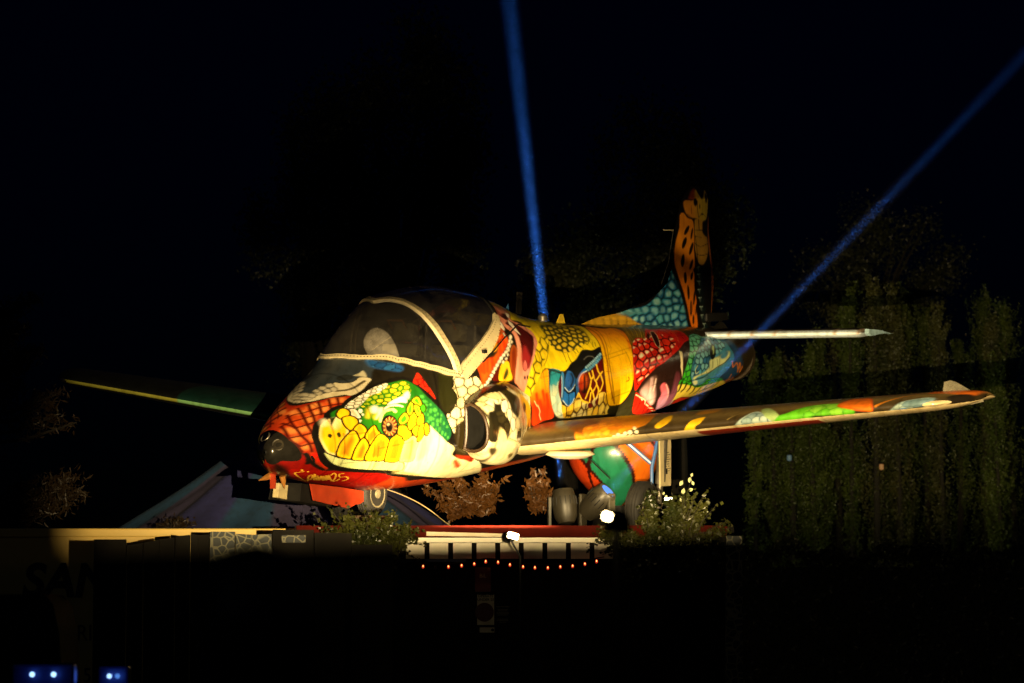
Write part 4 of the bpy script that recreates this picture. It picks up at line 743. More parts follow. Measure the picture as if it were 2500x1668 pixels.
['F','b',[3617,200,3697,208,3757,196,3828,183,3819,223,3760,255,3703,276,3658,258],(96,160,180),4.4,1,{'l':((14,22,22),5.2)}],
['F','b',[3628,216,3679,212,3712,256,3679,267],(210,214,160),7.4,1,{}],
['L','b',[3649,38,3622,78,3643,128,3670,110],(206,216,160),3.7,1,2.8,0],
['F','b',[3909,-72,3885,-17,3852,2,3822,-26,3822,-83,3858,-138,3903,-161,3918,-130],(14,20,18),4.4,1,{}],
['F','b',[3894,-97,3879,-62,3864,-50,3855,-65,3861,-100,3882,-135,3900,-148,3906,-131],(170,190,120),7.4,1,{}],
['F','b',[3870,-69,3861,-48,3849,-38,3840,-51,3843,-74,3855,-96,3867,-104,3873,-93],(16,20,16),7.4,1,{}],
['F','b',[4094,-201,4181,-41,4205,70,4124,146,4067,204,4115,277,4255,328,4339,243,4324,100,4249,-55,4175,-192],(34,70,110),37.0,1,{}],
['L','b',[4154,60,4190,134,4234,90,4303,210],(214,118,18),5.2,1,7.1,0],
['L','b',[4303,210,4285,95,4354,228,4345,144],(214,118,18),5.2,1,7.1,0],
['L','b',[4228,361,4214,229],(214,118,18),5.2,1,7.1,0],
['L','b',[4327,401,4282,282],(214,118,18),5.2,1,7.1,0],
['L','b',[4357,392,4336,321],(214,118,18),5.2,1,7.1,0],
['L','b',[4193,312,4273,312],(214,118,18),5.2,1,7.1,0],
['F','p',[1243,452,1224,-542,1700,-390,1730,212],(230,218,170),0.0,0,{}],
['V','p',[1137,365,1137,-440,1296,-605,1448,-627,1666,-428,1725,-138,1650,64,1137,-8],[(232,220,172),(222,206,150),(238,228,190)],99.1,(120,104,54),4.4,None,71,1.2,''],
['F','p',[1137,-413,1137,-269,1137,-201,1280,443,1249,456],(40,32,14),14.8,1,{}],
['F','p',[1263,-388,1263,-350,1300,-346,1296,-278,1296,-231,1333,-195,1328,-92,1299,2,1273,-88,1231,-84,1217,-33,1201,44,1154,56,1137,-8,1154,-151,1175,-228,1219,-266],(34,30,16),7.4,1,{}],
['F','p',[1235,-250,1295,-278,1296,-235,1236,-216],(52,46,24),4.4,1,{'l':((20,18,10),5.6)}],
['F','p',[1235,-208,1300,-224,1298,-172,1235,-150],(52,46,24),4.4,1,{'l':((20,18,10),5.6)}],
['F','p',[1282,-165,1332,-154,1317,-91,1280,-94],(52,46,24),4.4,1,{'l':((20,18,10),5.6)}],
['F','p',[1239,-98,1258,-83,1298,2,1262,19,1224,-23],(226,210,150),22.2,1,{}],
['F','p',[1312,-363,1351,-391,1366,-374,1350,-308,1314,-264,1289,-280],(246,238,206),4.4,1,{'l':((60,52,26),6.7)}],
['F','p',[1342,-293,1372,-292,1378,-246,1357,-187,1332,-183,1325,-238],(246,238,206),4.4,1,{'l':((60,52,26),6.7)}],
['F','p',[1356,-199,1388,-209,1402,-176,1391,-120,1366,-84,1344,-125],(246,238,206),4.4,1,{'l':((60,52,26),6.7)}],
['F','p',[1355,-509,1406,-517,1467,-454,1555,-374,1493,-256,1445,-213,1387,-261,1383,-347,1370,-420],(46,40,18),11.1,1,{}],
['F','p',[1319,-616,1408,-636,1508,-603,1578,-527,1618,-421,1635,-393,1497,-478,1450,-542,1370,-586],(112,76,26),18.5,1,{}],
['F','p',[1442,-555,1459,-509,1448,-485,1425,-522],(220,170,60),7.4,1,{}],
['F','p',[1167,125,1223,105,1229,176,1197,182],(60,52,34),18.5,1,{}],
['F','p',[1362,148,1412,138,1421,181,1395,199],(120,104,60),14.8,1,{}],
['F','p',[1603,-403,1651,-384,1730,-264,1730,-180,1730,-82,1682,-39,1669,-183,1586,-322],(230,176,30),7.4,1,{}],
['F','p',[1632,-318,1670,-288,1645,-223,1611,-259],(50,46,16),9.2,1,{}],
['F','p',[1718,-231,1730,-165,1730,-75,1682,-31,1694,-101,1724,-151],(36,30,14),7.4,1,{}],
['F','p',[1703,-148,1730,-136,1730,-75,1702,-85],(214,120,30),11.1,1,{}],
['F','p',[1423,-97,1498,-106,1506,-16,1413,-8],(12,10,8),3.7,0,{}],
['F','p',[1451,-88,1447,-83,1439,-83,1431,-83,1428,-89,1431,-94,1439,-97,1447,-94],(220,200,140),4.4,1,{}],
['L','p',[1197,-44,1209,39,1199,87],(120,100,60),3.7,1,1.3,0],
['F','w',[1093,-45,1058,-349,1218,-728,1547,-675,1742,-125,1556,-10,1404,72,1171,132],(206,124,16),11.1,1,{}],
['F','w',[972,-197,963,-560,1093,-660,1253,-122,1175,-13],(120,64,16),25.9,1,{}],
['V','w',[1145,-151,1283,-228,1526,-105,1539,-11,1387,68,1223,53],[(214,134,22),(196,110,18)],64.2,(180,100,14),3.7,None,80,1.0,''],
['F','w',[1469,38,1456,59,1439,69,1435,53,1435,35,1443,19,1456,14,1469,21],(226,214,176),3.7,1,{}],
['F','w',[1513,18,1504,32,1487,40,1478,30,1478,14,1482,2,1495,-1,1508,5],(226,214,176),3.7,1,{}],
['F','w',[1547,38,1530,64,1513,73,1508,55,1508,33,1517,17,1534,12,1543,21],(226,214,176),3.7,1,{}],
['F','w',[1577,13,1569,29,1556,33,1543,25,1539,9,1547,-4,1560,-9,1573,-2],(226,214,176),3.7,1,{}],
['F','w',[1625,6,1616,21,1599,27,1586,18,1582,1,1586,-14,1603,-18,1616,-11],(226,214,176),3.7,1,{}],
['F','w',[1655,-32,1651,-20,1642,-14,1629,-21,1621,-37,1616,-56,1629,-61,1642,-52],(226,214,176),3.7,1,{}],
['F','w',[1677,7,1673,19,1660,24,1647,18,1642,3,1651,-9,1660,-13,1673,-6],(226,214,176),3.7,1,{}],
['F','w',[1595,56,1582,78,1569,85,1565,71,1569,48,1577,33,1590,28,1599,35],(226,214,176),3.7,1,{}],
['F','w',[1508,81,1495,104,1482,114,1478,101,1487,72,1495,55,1508,49,1513,59],(226,214,176),3.7,1,{}],
['F','w',[1465,70,1452,92,1439,101,1439,85,1443,66,1452,52,1461,48,1465,56],(226,214,176),3.7,1,{}],
['F','w',[1634,42,1625,56,1616,60,1612,51,1612,38,1621,26,1629,23,1634,28],(226,214,176),3.7,1,{}],
['F','w',[1820,-27,1837,-124,1872,-287,1937,-95,1876,-13],(236,184,26),5.2,1,{}],
['F','w',[2071,74,2114,-24,2149,-81,2239,-112,2226,-24,2179,11,2166,104],(236,184,26),5.2,1,{}],
['F','w',[2114,-220,2127,-458,2218,-555,2287,-246],(190,130,26),18.5,1,{}],
['L','w',[2408,-127,2430,-257],(140,120,70),5.6,1,3.8,0],
['L','w',[2296,-316,2369,-592],(140,120,70),5.6,1,3.8,0],
['L','w',[2460,-30,2525,-103],(140,120,70),5.6,1,3.8,0],
['L','w',[1742,-668,1937,-651],(140,120,70),5.6,1,3.8,0],
['F','w',[2495,87,2585,-31,2681,-127,2793,-29,2862,32,2780,154,2607,170],(160,182,176),7.4,1,{}],
['V','w',[2508,79,2598,-24,2689,-105,2797,-23,2858,29,2784,134,2620,138],[(176,196,188),(140,166,166)],71.8,(70,96,104),4.4,None,81,1.0,''],
['F','w',[2711,-152,2750,-205,2875,-60,2906,9,2815,157,2841,34,2784,-25],(150,176,110),7.4,1,{}],
['F','w',[2815,157,2888,-1,2979,-43,3156,-147,3373,-136,3520,-35,3528,50,3295,152,3031,191],(74,166,14),9.2,1,{'k':((96,186,30),37.8)}],
['V','w',[3113,67,3135,-55,3191,-148,3377,-124,3515,-25,3502,40,3316,90],[(126,196,50),(96,180,30)],98.2,(60,140,16),5.9,None,82,1.0,''],
['F','w',[3390,-67,3407,-187,3464,-276,3615,-220,3688,-53,3688,28,3550,-1],(206,80,14),11.1,1,{'k':((222,110,26),26.5)}],
['F','w',[3619,6,3671,-23,3693,30],(230,120,20),7.4,1,{}],
['L','w',[3723,-22,3823,-95,3952,-174,4073,-223],(196,120,30),11.1,1,11.3,1],
['L','w',[3533,-83,3585,-281,3762,-322],(190,100,30),11.1,1,9.4,0],
['F','w',[3801,84,3883,-3,3957,-52,4121,-74,4195,-33,4108,58,3922,106],(130,156,156),11.1,1,{}],
['V','w',[3814,70,3892,-3,3961,-44,4125,-58,4186,-29,4112,48,3926,93],[(150,172,166),(110,140,150)],68.0,(80,104,110),3.7,None,84,1.0,''],
['F','w',[3827,80,3909,34,3974,36,3935,110,3836,157],(50,110,180),5.6,1,{}],
['F','w',[4095,-208,4177,-397,4385,-267,4411,-238,4402,-32,4329,-75,4216,-148],(196,96,24),14.8,1,{}],
['F','w',[4268,-38,4329,-75,4385,-51,4398,16,4346,80],(30,24,16),11.1,1,{}],
['F','w',[3161,17,3541,48,3779,71,4190,38,4108,338,3589,314,3481,126],(40,30,16),11.1,1,{}],
['F','f',[2426,-2030,2645,-2066,2850,-2074,3059,-2083,3178,-2090,3295,-2012,3426,-1932,3058,-1920,2348,-1964],(206,156,36),5.6,1,{}],
['L','f',[2666,-2069,2678,-2036,2673,-1964],(60,38,8),7.4,1,3.1,0],
['L','f',[2716,-2071,2728,-2033,2724,-1961],(60,38,8),7.4,1,3.1,0],
['L','f',[2783,-2075,2795,-2029,2791,-1957],(60,38,8),7.4,1,3.1,0],
['L','f',[2850,-2078,2862,-2025,2858,-1953],(60,38,8),7.4,1,3.1,0],
['L','f',[2912,-2081,2924,-2022,2920,-1949],(60,38,8),7.4,1,3.1,0],
['L','f',[2996,-2085,3008,-2017,3004,-1944],(60,38,8),7.4,1,3.1,0],
['L','f',[3069,-2087,3082,-2013,3078,-1940],(60,38,8),7.4,1,3.1,0],
['L','f',[3139,-2083,3151,-2009,3147,-1936],(60,38,8),7.4,1,3.1,0],
['L','f',[3230,-2079,3243,-2004,3238,-1930],(60,38,8),7.4,1,3.1,0],
['L','f',[3341,-2073,3354,-1998,3349,-1924],(60,38,8),7.4,1,3.1,0],
['F','f',[3170,-2087,3317,-2107,3471,-2137,3582,-2213,3673,-2328,3719,-2433,3774,-2527,3833,-2364,3868,-2210,3914,-2043,3949,-1882,3604,-1903,3415,-1930,3284,-2010],(24,98,140),5.9,1,{}],
['V','f',[3170,-2087,3317,-2104,3471,-2132,3582,-2209,3673,-2324,3724,-2427,3774,-2513,3824,-2364,3858,-2210,3902,-2044,3937,-1894,3604,-1914,3415,-1936,3284,-2012],[(26,104,150),(36,124,160),(60,150,172)],87.9,(10,34,50),13.3,(150,206,206),92,1.15,'soft'],
['F','f',[3774,-2540,3833,-2364,3879,-2209,3937,-2042,3984,-1880,3943,-1882,3902,-2044,3858,-2210,3822,-2364],(18,15,11),7.4,1,{}],
['F','f',[3878,-3114,3915,-3137,3950,-3084,4009,-3041,4018,-2842,4011,-2732,4022,-2567,3999,-2512,4010,-2457,4010,-2292,4034,-2180,4045,-2036,4059,-1875,3986,-1880,3937,-2075,3891,-2242,3856,-2407,3822,-2561,3818,-2702,3836,-2844,3869,-2975],(226,136,20),5.9,1,{'g':([3904,-2953,4007,-1961],(236,122,16))}],
['F','f',[3958,-2941,3938,-2907,3919,-2896,3913,-2916,3924,-2954,3944,-2988,3963,-2998,3969,-2978],(16,12,7),4.4,1,{}],
['F','f',[3934,-2803,3916,-2760,3897,-2745,3889,-2767,3896,-2813,3914,-2856,3933,-2872,3941,-2849],(16,12,7),4.4,1,{}],
['F','f',[3915,-2611,3904,-2561,3889,-2542,3879,-2564,3880,-2616,3891,-2666,3905,-2685,3915,-2663],(16,12,7),4.4,1,{}],
['F','f',[3931,-2424,3926,-2378,3914,-2359,3903,-2379,3898,-2425,3903,-2472,3914,-2490,3926,-2471],(16,12,7),4.4,1,{}],
['F','f',[3953,-2262,3952,-2203,3943,-2178,3932,-2202,3925,-2261,3926,-2320,3934,-2345,3945,-2321],(16,12,7),4.4,1,{}],
['F','f',[3985,-2082,3984,-2019,3975,-1994,3965,-2020,3959,-2082,3961,-2144,3969,-2170,3979,-2144],(16,12,7),4.4,1,{}],
['F','f',[4001,-2740,3983,-2691,3966,-2674,3960,-2697,3969,-2748,3987,-2796,4004,-2814,4010,-2791],(16,12,7),4.4,1,{}],
['F','f',[3996,-2564,3979,-2523,3964,-2509,3960,-2529,3969,-2572,3986,-2612,4001,-2627,4005,-2607],(16,12,7),4.4,1,{}],
['F','f',[4020,-1955,4016,-1916,4007,-1900,3998,-1917,3994,-1956,3998,-1995,4007,-2011,4016,-1994],(16,12,7),4.4,1,{}],
['F','f',[3995,-2439,3985,-2408,3974,-2396,3967,-2411,3969,-2444,3979,-2475,3991,-2487,3997,-2472],(16,12,7),4.4,1,{}],
['F','f',[4022,-2202,4014,-2141,4003,-2116,3997,-2142,3998,-2205,4006,-2266,4017,-2291,4023,-2265],(16,12,7),4.4,1,{}],
['F','f',[4049,-2069,4043,-2022,4034,-2004,4028,-2024,4027,-2071,4033,-2117,4042,-2136,4048,-2116],(16,12,7),4.4,1,{}],
['F','f',[4003,-2907,3993,-2861,3982,-2843,3978,-2863,3982,-2910,3992,-2956,4002,-2974,4007,-2954],(16,12,7),4.4,1,{}],
['F','f',[3922,-3268,4015,-3276,4031,-3338,4057,-3396,4086,-3339,4116,-3293,4146,-3340,4166,-3396,4193,-3341,4194,-3197,4169,-3074,4109,-3036,4044,-3080,3974,-3093,3930,-3159],(206,130,34),7.4,1,{'g':([3986,-3172,4127,-3174],(190,160,44))}],
['F','f',[3974,-3293,4009,-3371,4045,-3402,4033,-3294],(130,50,14),18.5,1,{}],
['F','f',[4060,-3259,4054,-3226,4040,-3213,4026,-3226,4020,-3259,4026,-3291,4040,-3305,4054,-3292],(14,10,8),4.4,1,{}],
['F','f',[4186,-3303,4181,-3264,4170,-3247,4159,-3263,4155,-3303,4160,-3342,4171,-3358,4182,-3342],(14,10,8),4.4,1,{}],
['F','f',[4093,-3211,4091,-3189,4087,-3180,4083,-3189,4081,-3211,4083,-3233,4087,-3242,4091,-3233],(14,10,8),4.4,1,{}],
['F','f',[4137,-3125,4131,-3118,4115,-3115,4100,-3118,4094,-3125,4100,-3132,4115,-3135,4131,-3132],(14,10,8),4.4,1,{}],
['L','f',[3922,-3279,4021,-3289],(14,10,8),3.7,1,3.6,0],
['L','f',[4062,-3272,4061,-3173,4074,-3085],(60,36,10),3.7,1,2.2,0],
['L','f',[4074,-3096,4115,-3124,4163,-3096],(60,36,10),3.7,1,2.2,0],
['L','f',[3995,-3216,3997,-3128],(60,36,10),3.7,1,2.2,0],
['L','f',[3950,-3128,4009,-3074,4074,-3068],(60,36,10),3.7,1,2.2,0],
['F','f',[4023,-3041,4068,-3068,4139,-3041,4115,-2930,4169,-2886,4189,-2785,4186,-2685,4141,-2584,4091,-2563,4050,-2621,4023,-2798],(186,136,46),7.4,1,{}],
['L','f',[4032,-2952,4115,-2947],(40,24,8),5.6,1,3.1,0],
['L','f',[4030,-2875,4103,-2869],(40,24,8),5.6,1,3.1,0],
['L','f',[4026,-2798,4091,-2764,4187,-2797],(40,24,8),5.6,1,3.1,0],
['L','f',[4032,-2688,4103,-2665,4186,-2685],(40,24,8),5.6,1,3.1,0],
['L','f',[4032,-2886,4044,-2732,4055,-2599],(40,24,8),5.6,1,3.1,0],
['L','f',[4021,-3041,4022,-2556],(40,24,8),5.6,1,3.1,0],
['L','f',[4068,-3063,4074,-2952],(40,24,8),5.6,1,3.1,0],
['F','f',[4121,-3041,4187,-3041,4187,-2885,4127,-2908],(18,15,11),11.1,1,{}],
['L','f',[4036,-2533,4074,-2537,4055,-2529,4060,-2495],(170,196,180),3.7,1,3.1,0],
['F','f',[4110,-2498,4101,-2475,4081,-2466,4061,-2476,4053,-2500,4061,-2523,4081,-2532,4101,-2522],(14,30,34),29.6,1,{}],
['L','f',[4046,-2458,4084,-2461,4065,-2453,4069,-2420],(170,196,180),3.7,1,3.1,0],
['F','f',[4119,-2423,4111,-2400,4091,-2390,4071,-2401,4062,-2425,4071,-2448,4091,-2457,4111,-2447],(14,30,34),29.6,1,{}],
['L','f',[4048,-2376,4086,-2380,4067,-2371,4072,-2338],(170,196,180),3.7,1,3.1,0],
['F','f',[4121,-2341,4113,-2317,4093,-2308,4073,-2319,4064,-2343,4073,-2366,4093,-2375,4113,-2364],(14,30,34),29.6,1,{}],
['L','f',[4050,-2288,4088,-2291,4069,-2283,4074,-2249],(170,196,180),3.7,1,3.1,0],
['F','f',[4124,-2252,4115,-2229,4095,-2220,4075,-2230,4067,-2254,4075,-2277,4095,-2286,4115,-2276],(14,30,34),29.6,1,{}],
['L','f',[4062,-2195,4100,-2197,4081,-2189,4086,-2156],(170,196,180),3.7,1,3.1,0],
['F','f',[4136,-2158,4127,-2135,4107,-2126,4087,-2137,4078,-2161,4087,-2184,4107,-2193,4127,-2182],(14,30,34),29.6,1,{}],
['L','f',[4083,-2095,4121,-2098,4102,-2090,4107,-2056],(170,196,180),3.7,1,3.1,0],
['F','f',[4157,-2058,4148,-2035,4128,-2026,4108,-2037,4100,-2061,4108,-2084,4128,-2093,4149,-2082],(14,30,34),29.6,1,{}],
['L','f',[4095,-1998,4133,-2001,4114,-1993,4119,-1959],(170,196,180),3.7,1,3.1,0],
['F','f',[4169,-1961,4160,-1938,4140,-1929,4120,-1940,4111,-1964,4120,-1987,4140,-1996,4160,-1985],(14,30,34),29.6,1,{}],
['L','f',[4128,-1899,4166,-1901,4147,-1893,4152,-1860],(170,196,180),3.7,1,3.1,0],
['F','f',[4202,-1861,4194,-1838,4173,-1829,4153,-1840,4145,-1865,4153,-1888,4173,-1896,4194,-1885],(14,30,34),29.6,1,{}],
['F','f',[4206,-3102,4223,-2985,4237,-2885,4271,-2662,4285,-2449,4272,-2013,4246,-2020,4237,-2450,4208,-2707,4193,-2885],(196,110,30),5.6,1,{}],
['L','f',[4213,-2974,4235,-2662,4253,-2394,4258,-2025],(30,18,8),3.7,1,4.0,0]]
# ------------------------------------------------------------------ mural: sprayed shapes in surface coordinates
# first coordinate runs along the part (0.47 x metres aft, or span), second is the distance around the skin, both in millimetres
def cr(p, closed, k=5):
    n = len(p); out_ = []
    rngk = range(n if closed else n-1); t = np.linspace(0, 1, k, endpoint=False)[:, None]
    for i in rngk:
        if closed: a, b, c, d = p[i-1], p[i], p[(i+1) % n], p[(i+2) % n]
        else: a, b, c, d = p[max(i-1, 0)], p[i], p[i+1], p[min(i+2, n-1)]
        out_.append(.5*((2*b)+(c-a)*t+(2*a-5*b+4*c-d)*t**2+(3*b-a-3*c+d)*t**3))
    if not closed: out_.append(p[-1:])
    return np.concatenate(out_)
def seg_d(Q, a, b):
    ab = b-a; t = ((Q-a)@ab)/max(ab@ab, 1e-9); t = np.clip(t, 0, 1)
    return np.hypot(*(Q-a-t[:, None]*ab).T), t
def poly_sd(Q, P):
    d = np.full(len(Q), 1e9); ins = np.zeros(len(Q), bool); x, y = Q.T
    for i in range(len(P)):
        a, b = P[i-1], P[i]; ab = b-a
        t = np.clip(((x-a[0])*ab[0]+(y-a[1])*ab[1])/max(ab@ab, 1e-9), 0, 1)
        d = np.minimum(d, (x-a[0]-t*ab[0])**2+(y-a[1]-t*ab[1])**2)
        if a[1] != b[1]:
            c = (a[1] > y) != (b[1] > y); ins ^= c & (x < (b[0]-a[0])*(y-a[1])/(b[1]-a[1])+a[0])
    d = np.sqrt(d); return np.where(ins, d, -d)
def sstep(a, b, x):
    d = b-a; d = d if abs(d) > 1e-6 else 1e-6
    t = np.clip((x-a)/d, 0, 1); return t*t*(3-2*t)
def spray(code, A, G, C):
    """A,G: coordinates (mm) of every vertex; C: (n,3) linear colours, changed in place"""
    pts = np.stack([A.ravel(), G.ravel()], 1); Cf = C.reshape(-1, 3)
    order = np.argsort(pts[:, 0]); xs = pts[order, 0]
    for o in ART:
        if o[1] != code: continue
        P = np.array(o[2], float).reshape(-1, 2); kind = o[0]
        closed = kind != 'L'
        if (o[5] if kind in 'FL' else 1) and len(P) > 2: P = cr(P, closed, 4)
        mg = 12.0+(o[6] if kind == 'L' else 0)+(o[6]['l'][1]*2 if kind == 'F' and 'l' in o[6] else 0)+(o[4] if kind in 'FL' else 0)
        lo, hi = P.min(0)-mg, P.max(0)+mg
        i0, i1 = np.searchsorted(xs, [lo[0], hi[0]]); idx = order[i0:i1]
        q = pts[idx]; k = (q[:, 1] > lo[1]) & (q[:, 1] < hi[1]); idx = idx[k]; q = q[k]
        if not len(idx): continue
        def put(al, c):
            Cf[idx] = Cf[idx]*(1-al[:, None])+np.asarray(c)*al[:, None]
        if kind == 'L':
            best = np.full(len(q), -1e9); n = len(P)-1
            for i in range(n):
                d, t = seg_d(q, P[i], P[i+1]); wd = o[6]
                if o[7]: wd = wd*(1-.85*(i+t)/n)
                best = np.maximum(best, wd-d)
            s_ = max(o[4], 1.5); put(sstep(-s_, s_*.6, best), lin(o[3])); continue
        sd = poly_sd(q, P)
        if kind == 'F':
            e = o[6]; s_ = max(o[4], 2.0)
            if 'l' in e: put(sstep(-2.5, 2.0, sd+e['l'][1]), lin(e['l'][0]))
            c = np.broadcast_to(lin(o[3]), (len(q), 3))
            if 'g' in e:
                a, b = np.array(e['g'][0], float).reshape(2, 2); t = sstep(0, 1, ((q-a)@(b-a))/max((b-a)@(b-a), 1e-9))[:, None]; c = c*(1-t)+lin(e['g'][1])*t
            if 'k' in e:
                t = sstep(0, e['k'][1], sd)[:, None]; c = c*(1-t)+lin(e['k'][0])*t
            put(sstep(-s_, s_, sd), c)
        else:
            cols, sp, lc, lw, hi_, seed, asp, mode = o[3], o[4], o[5], o[6], o[7], o[8], o[9], o[10]
            r = np.random.RandomState(seed); sy = sp*asp; S = []
            ny = int((hi[1]-lo[1])/(sy*.87))+3; nx = int((hi[0]-lo[0])/sp)+3
            for j in range(-1, ny):
                for i in range(-1, nx): S.append((lo[0]+(i+.5*(j % 2))*sp+r.uniform(-.27, .27)*sp, lo[1]+j*sy*.87+r.uniform(-.22, .22)*sy))
            S = np.array(S); cc = np.array([lin(cols[r.randint(len(cols))])*r.uniform(.88, 1.1) for _ in S]); rg = r.rand(len(S))
            a = sstep(-2, 2, sd); sc_ = np.array([1, 1/asp])
            for c0 in range(0, len(q), 20000):
                qq = q[c0:c0+20000]; D = np.hypot(*(((qq[:, None]-S[None])*sc_).transpose(2, 0, 1))); n1 = D.argmin(1); d1 = D[np.arange(len(qq)), n1]
                D[np.arange(len(qq)), n1] = 1e9; d2 = D.min(1); eb = (d2-d1)*.5
                c = cc[n1].copy(); rel = (qq-S[n1])/np.array([sp, sy])
                if mode == 'glint': t = (sstep(.02, -.16, rel[:, 1]+.25*rel[:, 0])*(rg[n1] > .18)*sstep(.5*lw, 2.2*lw, eb))[:, None]; c = c*(1-t)+lin(hi_)*t
                if mode == 'soft': t = (sstep(.2*sp, .45*sp, eb*1.6)*(.2+.8*rg[n1]))[:, None]; c = c*(1-t)+lin(hi_)*t
                if mode == '': c = c*(.86+.2*sstep(0, .4*sp, eb))[:, None]
                ln = sstep(lw*.75, lw*.2, eb); al = a[c0:c0+20000].copy()
                if mode == 'lines': al = al*ln; c = np.broadcast_to(lin(lc), c.shape)
                else: c = c*(1-ln[:, None])+lin(lc)*ln[:, None]
                if mode == 'tint': al = al*.5
                ii = idx[c0:c0+20000]; Cf[ii] = Cf[ii]*(1-al[:, None])+c*al[:, None]
    return C
# ------------------------------------------------------------------ the setting
DECK = CZ+0.70; YF = 25.45
gm, gnt, gb = new_mat('dark_trodden_ground'); gn = noise(gnt, .8, 6); gr_ = ramp(gnt, gn.outputs['Fac'], [(.3, lin4((34, 32, 26))), (.7, lin4((52, 50, 38)))])
gnt.links.new(gr_.outputs[0], gb.inputs['Base Color']); gb.inputs['Roughness'].default_value = .9
gs = 900.0; N_ = 40
gx, gy = np.meshgrid(np.linspace(-gs, gs, N_), np.linspace(-60, 2*gs, N_), indexing='ij')
tag(mesh_np('ground', np.stack([gx, gy, np.zeros_like(gx)], -1).reshape(-1, 3), grid_faces(N_, N_), gm), kind='structure')

# ------------------------------------------------------------------ aircraft
RA = Matrix(((1, 0, 0), (0, 1, 0), (0, 0, 1)))
def rotm(yaw, pit, rol):
    return Matrix.Rotation(yaw, 3, 'Z') @ Matrix.Rotation(pit, 3, 'Y') @ Matrix.Rotation(rol, 3, 'X')
RA = rotm(1.05438, -0.10866, 0.05751); TA = Vector((-2.1951, 26.83556, 0.35075+CZ))
jet = empty('jet_aircraft', TA, 'straight-winged jet aircraft painted all over with snake heads and coloured scales', 'aircraft')
jet.rotation_euler = RA.to_euler()
def W(p): return RA @ Vector(p)+TA

# fuselage skin: stations x angle, fine on the port side
xs = np.concatenate([np.linspace(.08, .3, 40)[:-1], np.linspace(.3, 1.5, 241)[:-1], np.linspace(1.5, 9.6, 740)]); thp = np.linspace(0, np.pi, 340); ths = -thp[::-3]
if ths[-1] != 0: ths = np.append(ths, 0.0)
th = np.concatenate([ths[:-1], thp]); n0 = len(ths)-1
X, TH = np.meshgrid(xs, th, indexing='ij'); PB = body(X, TH)
Xp, TP = np.meshgrid(xs, thp, indexing='ij'); Pp = PB[:, n0:]
G = np.concatenate([np.zeros((len(xs), 1)), np.cumsum(np.linalg.norm(np.diff(Pp, axis=1), axis=2), 1)], 1)
ghalf = np.array([np.interp(np.pi/2, thp, g) for g in G]); G = G-ghalf[:, None]
C = np.empty(Xp.shape+(3,)); C[:] = lin((26, 22, 14))
C[TP > 2.5] = lin((150, 48, 16)); k = (Xp > 4.4) & (TP < .9); C[k] = lin((58, 48, 20))
k = Xp > 8.9; C[k] = lin((46, 38, 22)); k = (Xp > 4.0) & (TP > 2.3); C[k] = lin((60, 40, 20))
spray('b', Xp*470.0, G*1000.0, C)
# panel seams
for sx in (.62, 1.06, 2.02, 4.02, 5.35, 6.22, 7.35, 8.42, 9.2):
    C *= (1-.45*np.exp(-((Xp-sx)/.010)**2))[..., None]
for xa, xb, ga, gb_ in ((1.12, 1.62, .06, .34), (.72, .98, -.1, .16), (4.5, 5.1, -.16, .14), (5.5, 6.0, -.3, .1), (6.5, 7.1, -.2, .12), (7.6, 8.2, -.12, .2), (2.7, 3.3, .30, .52)):
    inx = (Xp > xa-.02) & (Xp < xb+.02); ing = (G > ga-.02) & (G < gb_+.02)
    dl = np.minimum(np.minimum(np.abs(Xp-xa), np.abs(Xp-xb))/.009, np.minimum(np.abs(G-ga), np.abs(G-gb_))/.005); C *= (1-.5*np.exp(-dl**2)*(inx & ing))[..., None]
for sg_ in (-.34, .30):
    C *= (1-.35*np.exp(-((G-sg_)/.006)**2)*(Xp > 3.9)*(Xp < 8.6))[..., None]
NG = [(0.449, -.1), (.235, 0), (.205, 24.8), (.229, 61.1), (.294, 89.6), (.312, 107), (.25, 113), (.181, 114.9), (.104, 155), (.08, 180)]
ngx = lambda tt: np.interp(np.degrees(np.abs(tt)), [0, 25, 61, 90, 107, 113, 118, 180], [.20, .205, .229, .294, .316, .29, .17, .09])
C[Xp < ngx(TP)] = lin((8, 8, 7))
Cs = C[:, ::-1][:, ::3] if False else None
Call = np.empty(X.shape+(3,)); Call[:, n0:] = C
for j, t in enumerate(ths[:-1]): Call[:, j] = C[:, int(np.argmin(np.abs(thp+t)))]
# canopy opening: angle of the glazing edge at each station
CE = np.array([[1.305, 0], [1.318, 9], [1.35, 17], [1.43, 26.5], [1.49, 33], [1.61, 45.5], [1.79, 54], [2.0, 60.3], [2.28, 64.5], [2.46, 66.5], [2.55, 64], [2.69, 61.5], [2.98, 55], [3.25, 47], [3.40, 41], [3.50, 35], [3.56, 27], [3.62, 14], [3.64, 0]])
def tce(x): return np.radians(np.interp(x, CE[:, 0], CE[:, 1], left=0, right=0))
hole = np.abs(TH) < (tce(X)-.012); fm = ~(hole[:-1, :-1] & hole[1:, :-1] & hole[:-1, 1:] & hole[1:, 1:])
fus = mesh_np('fuselage', PB.reshape(-1, 3), grid_faces(len(xs), len(th), fm), M['paint'], jet, Call.reshape(-1, 3))
tag(fus, 'fuselage covered in painted snakes, green and yellow head at the nose')
def on_skin(x, t, off=0.0):
    x = np.asarray(x, float); t = np.asarray(t, float); return body(x, t)+body_n(x, t)*off
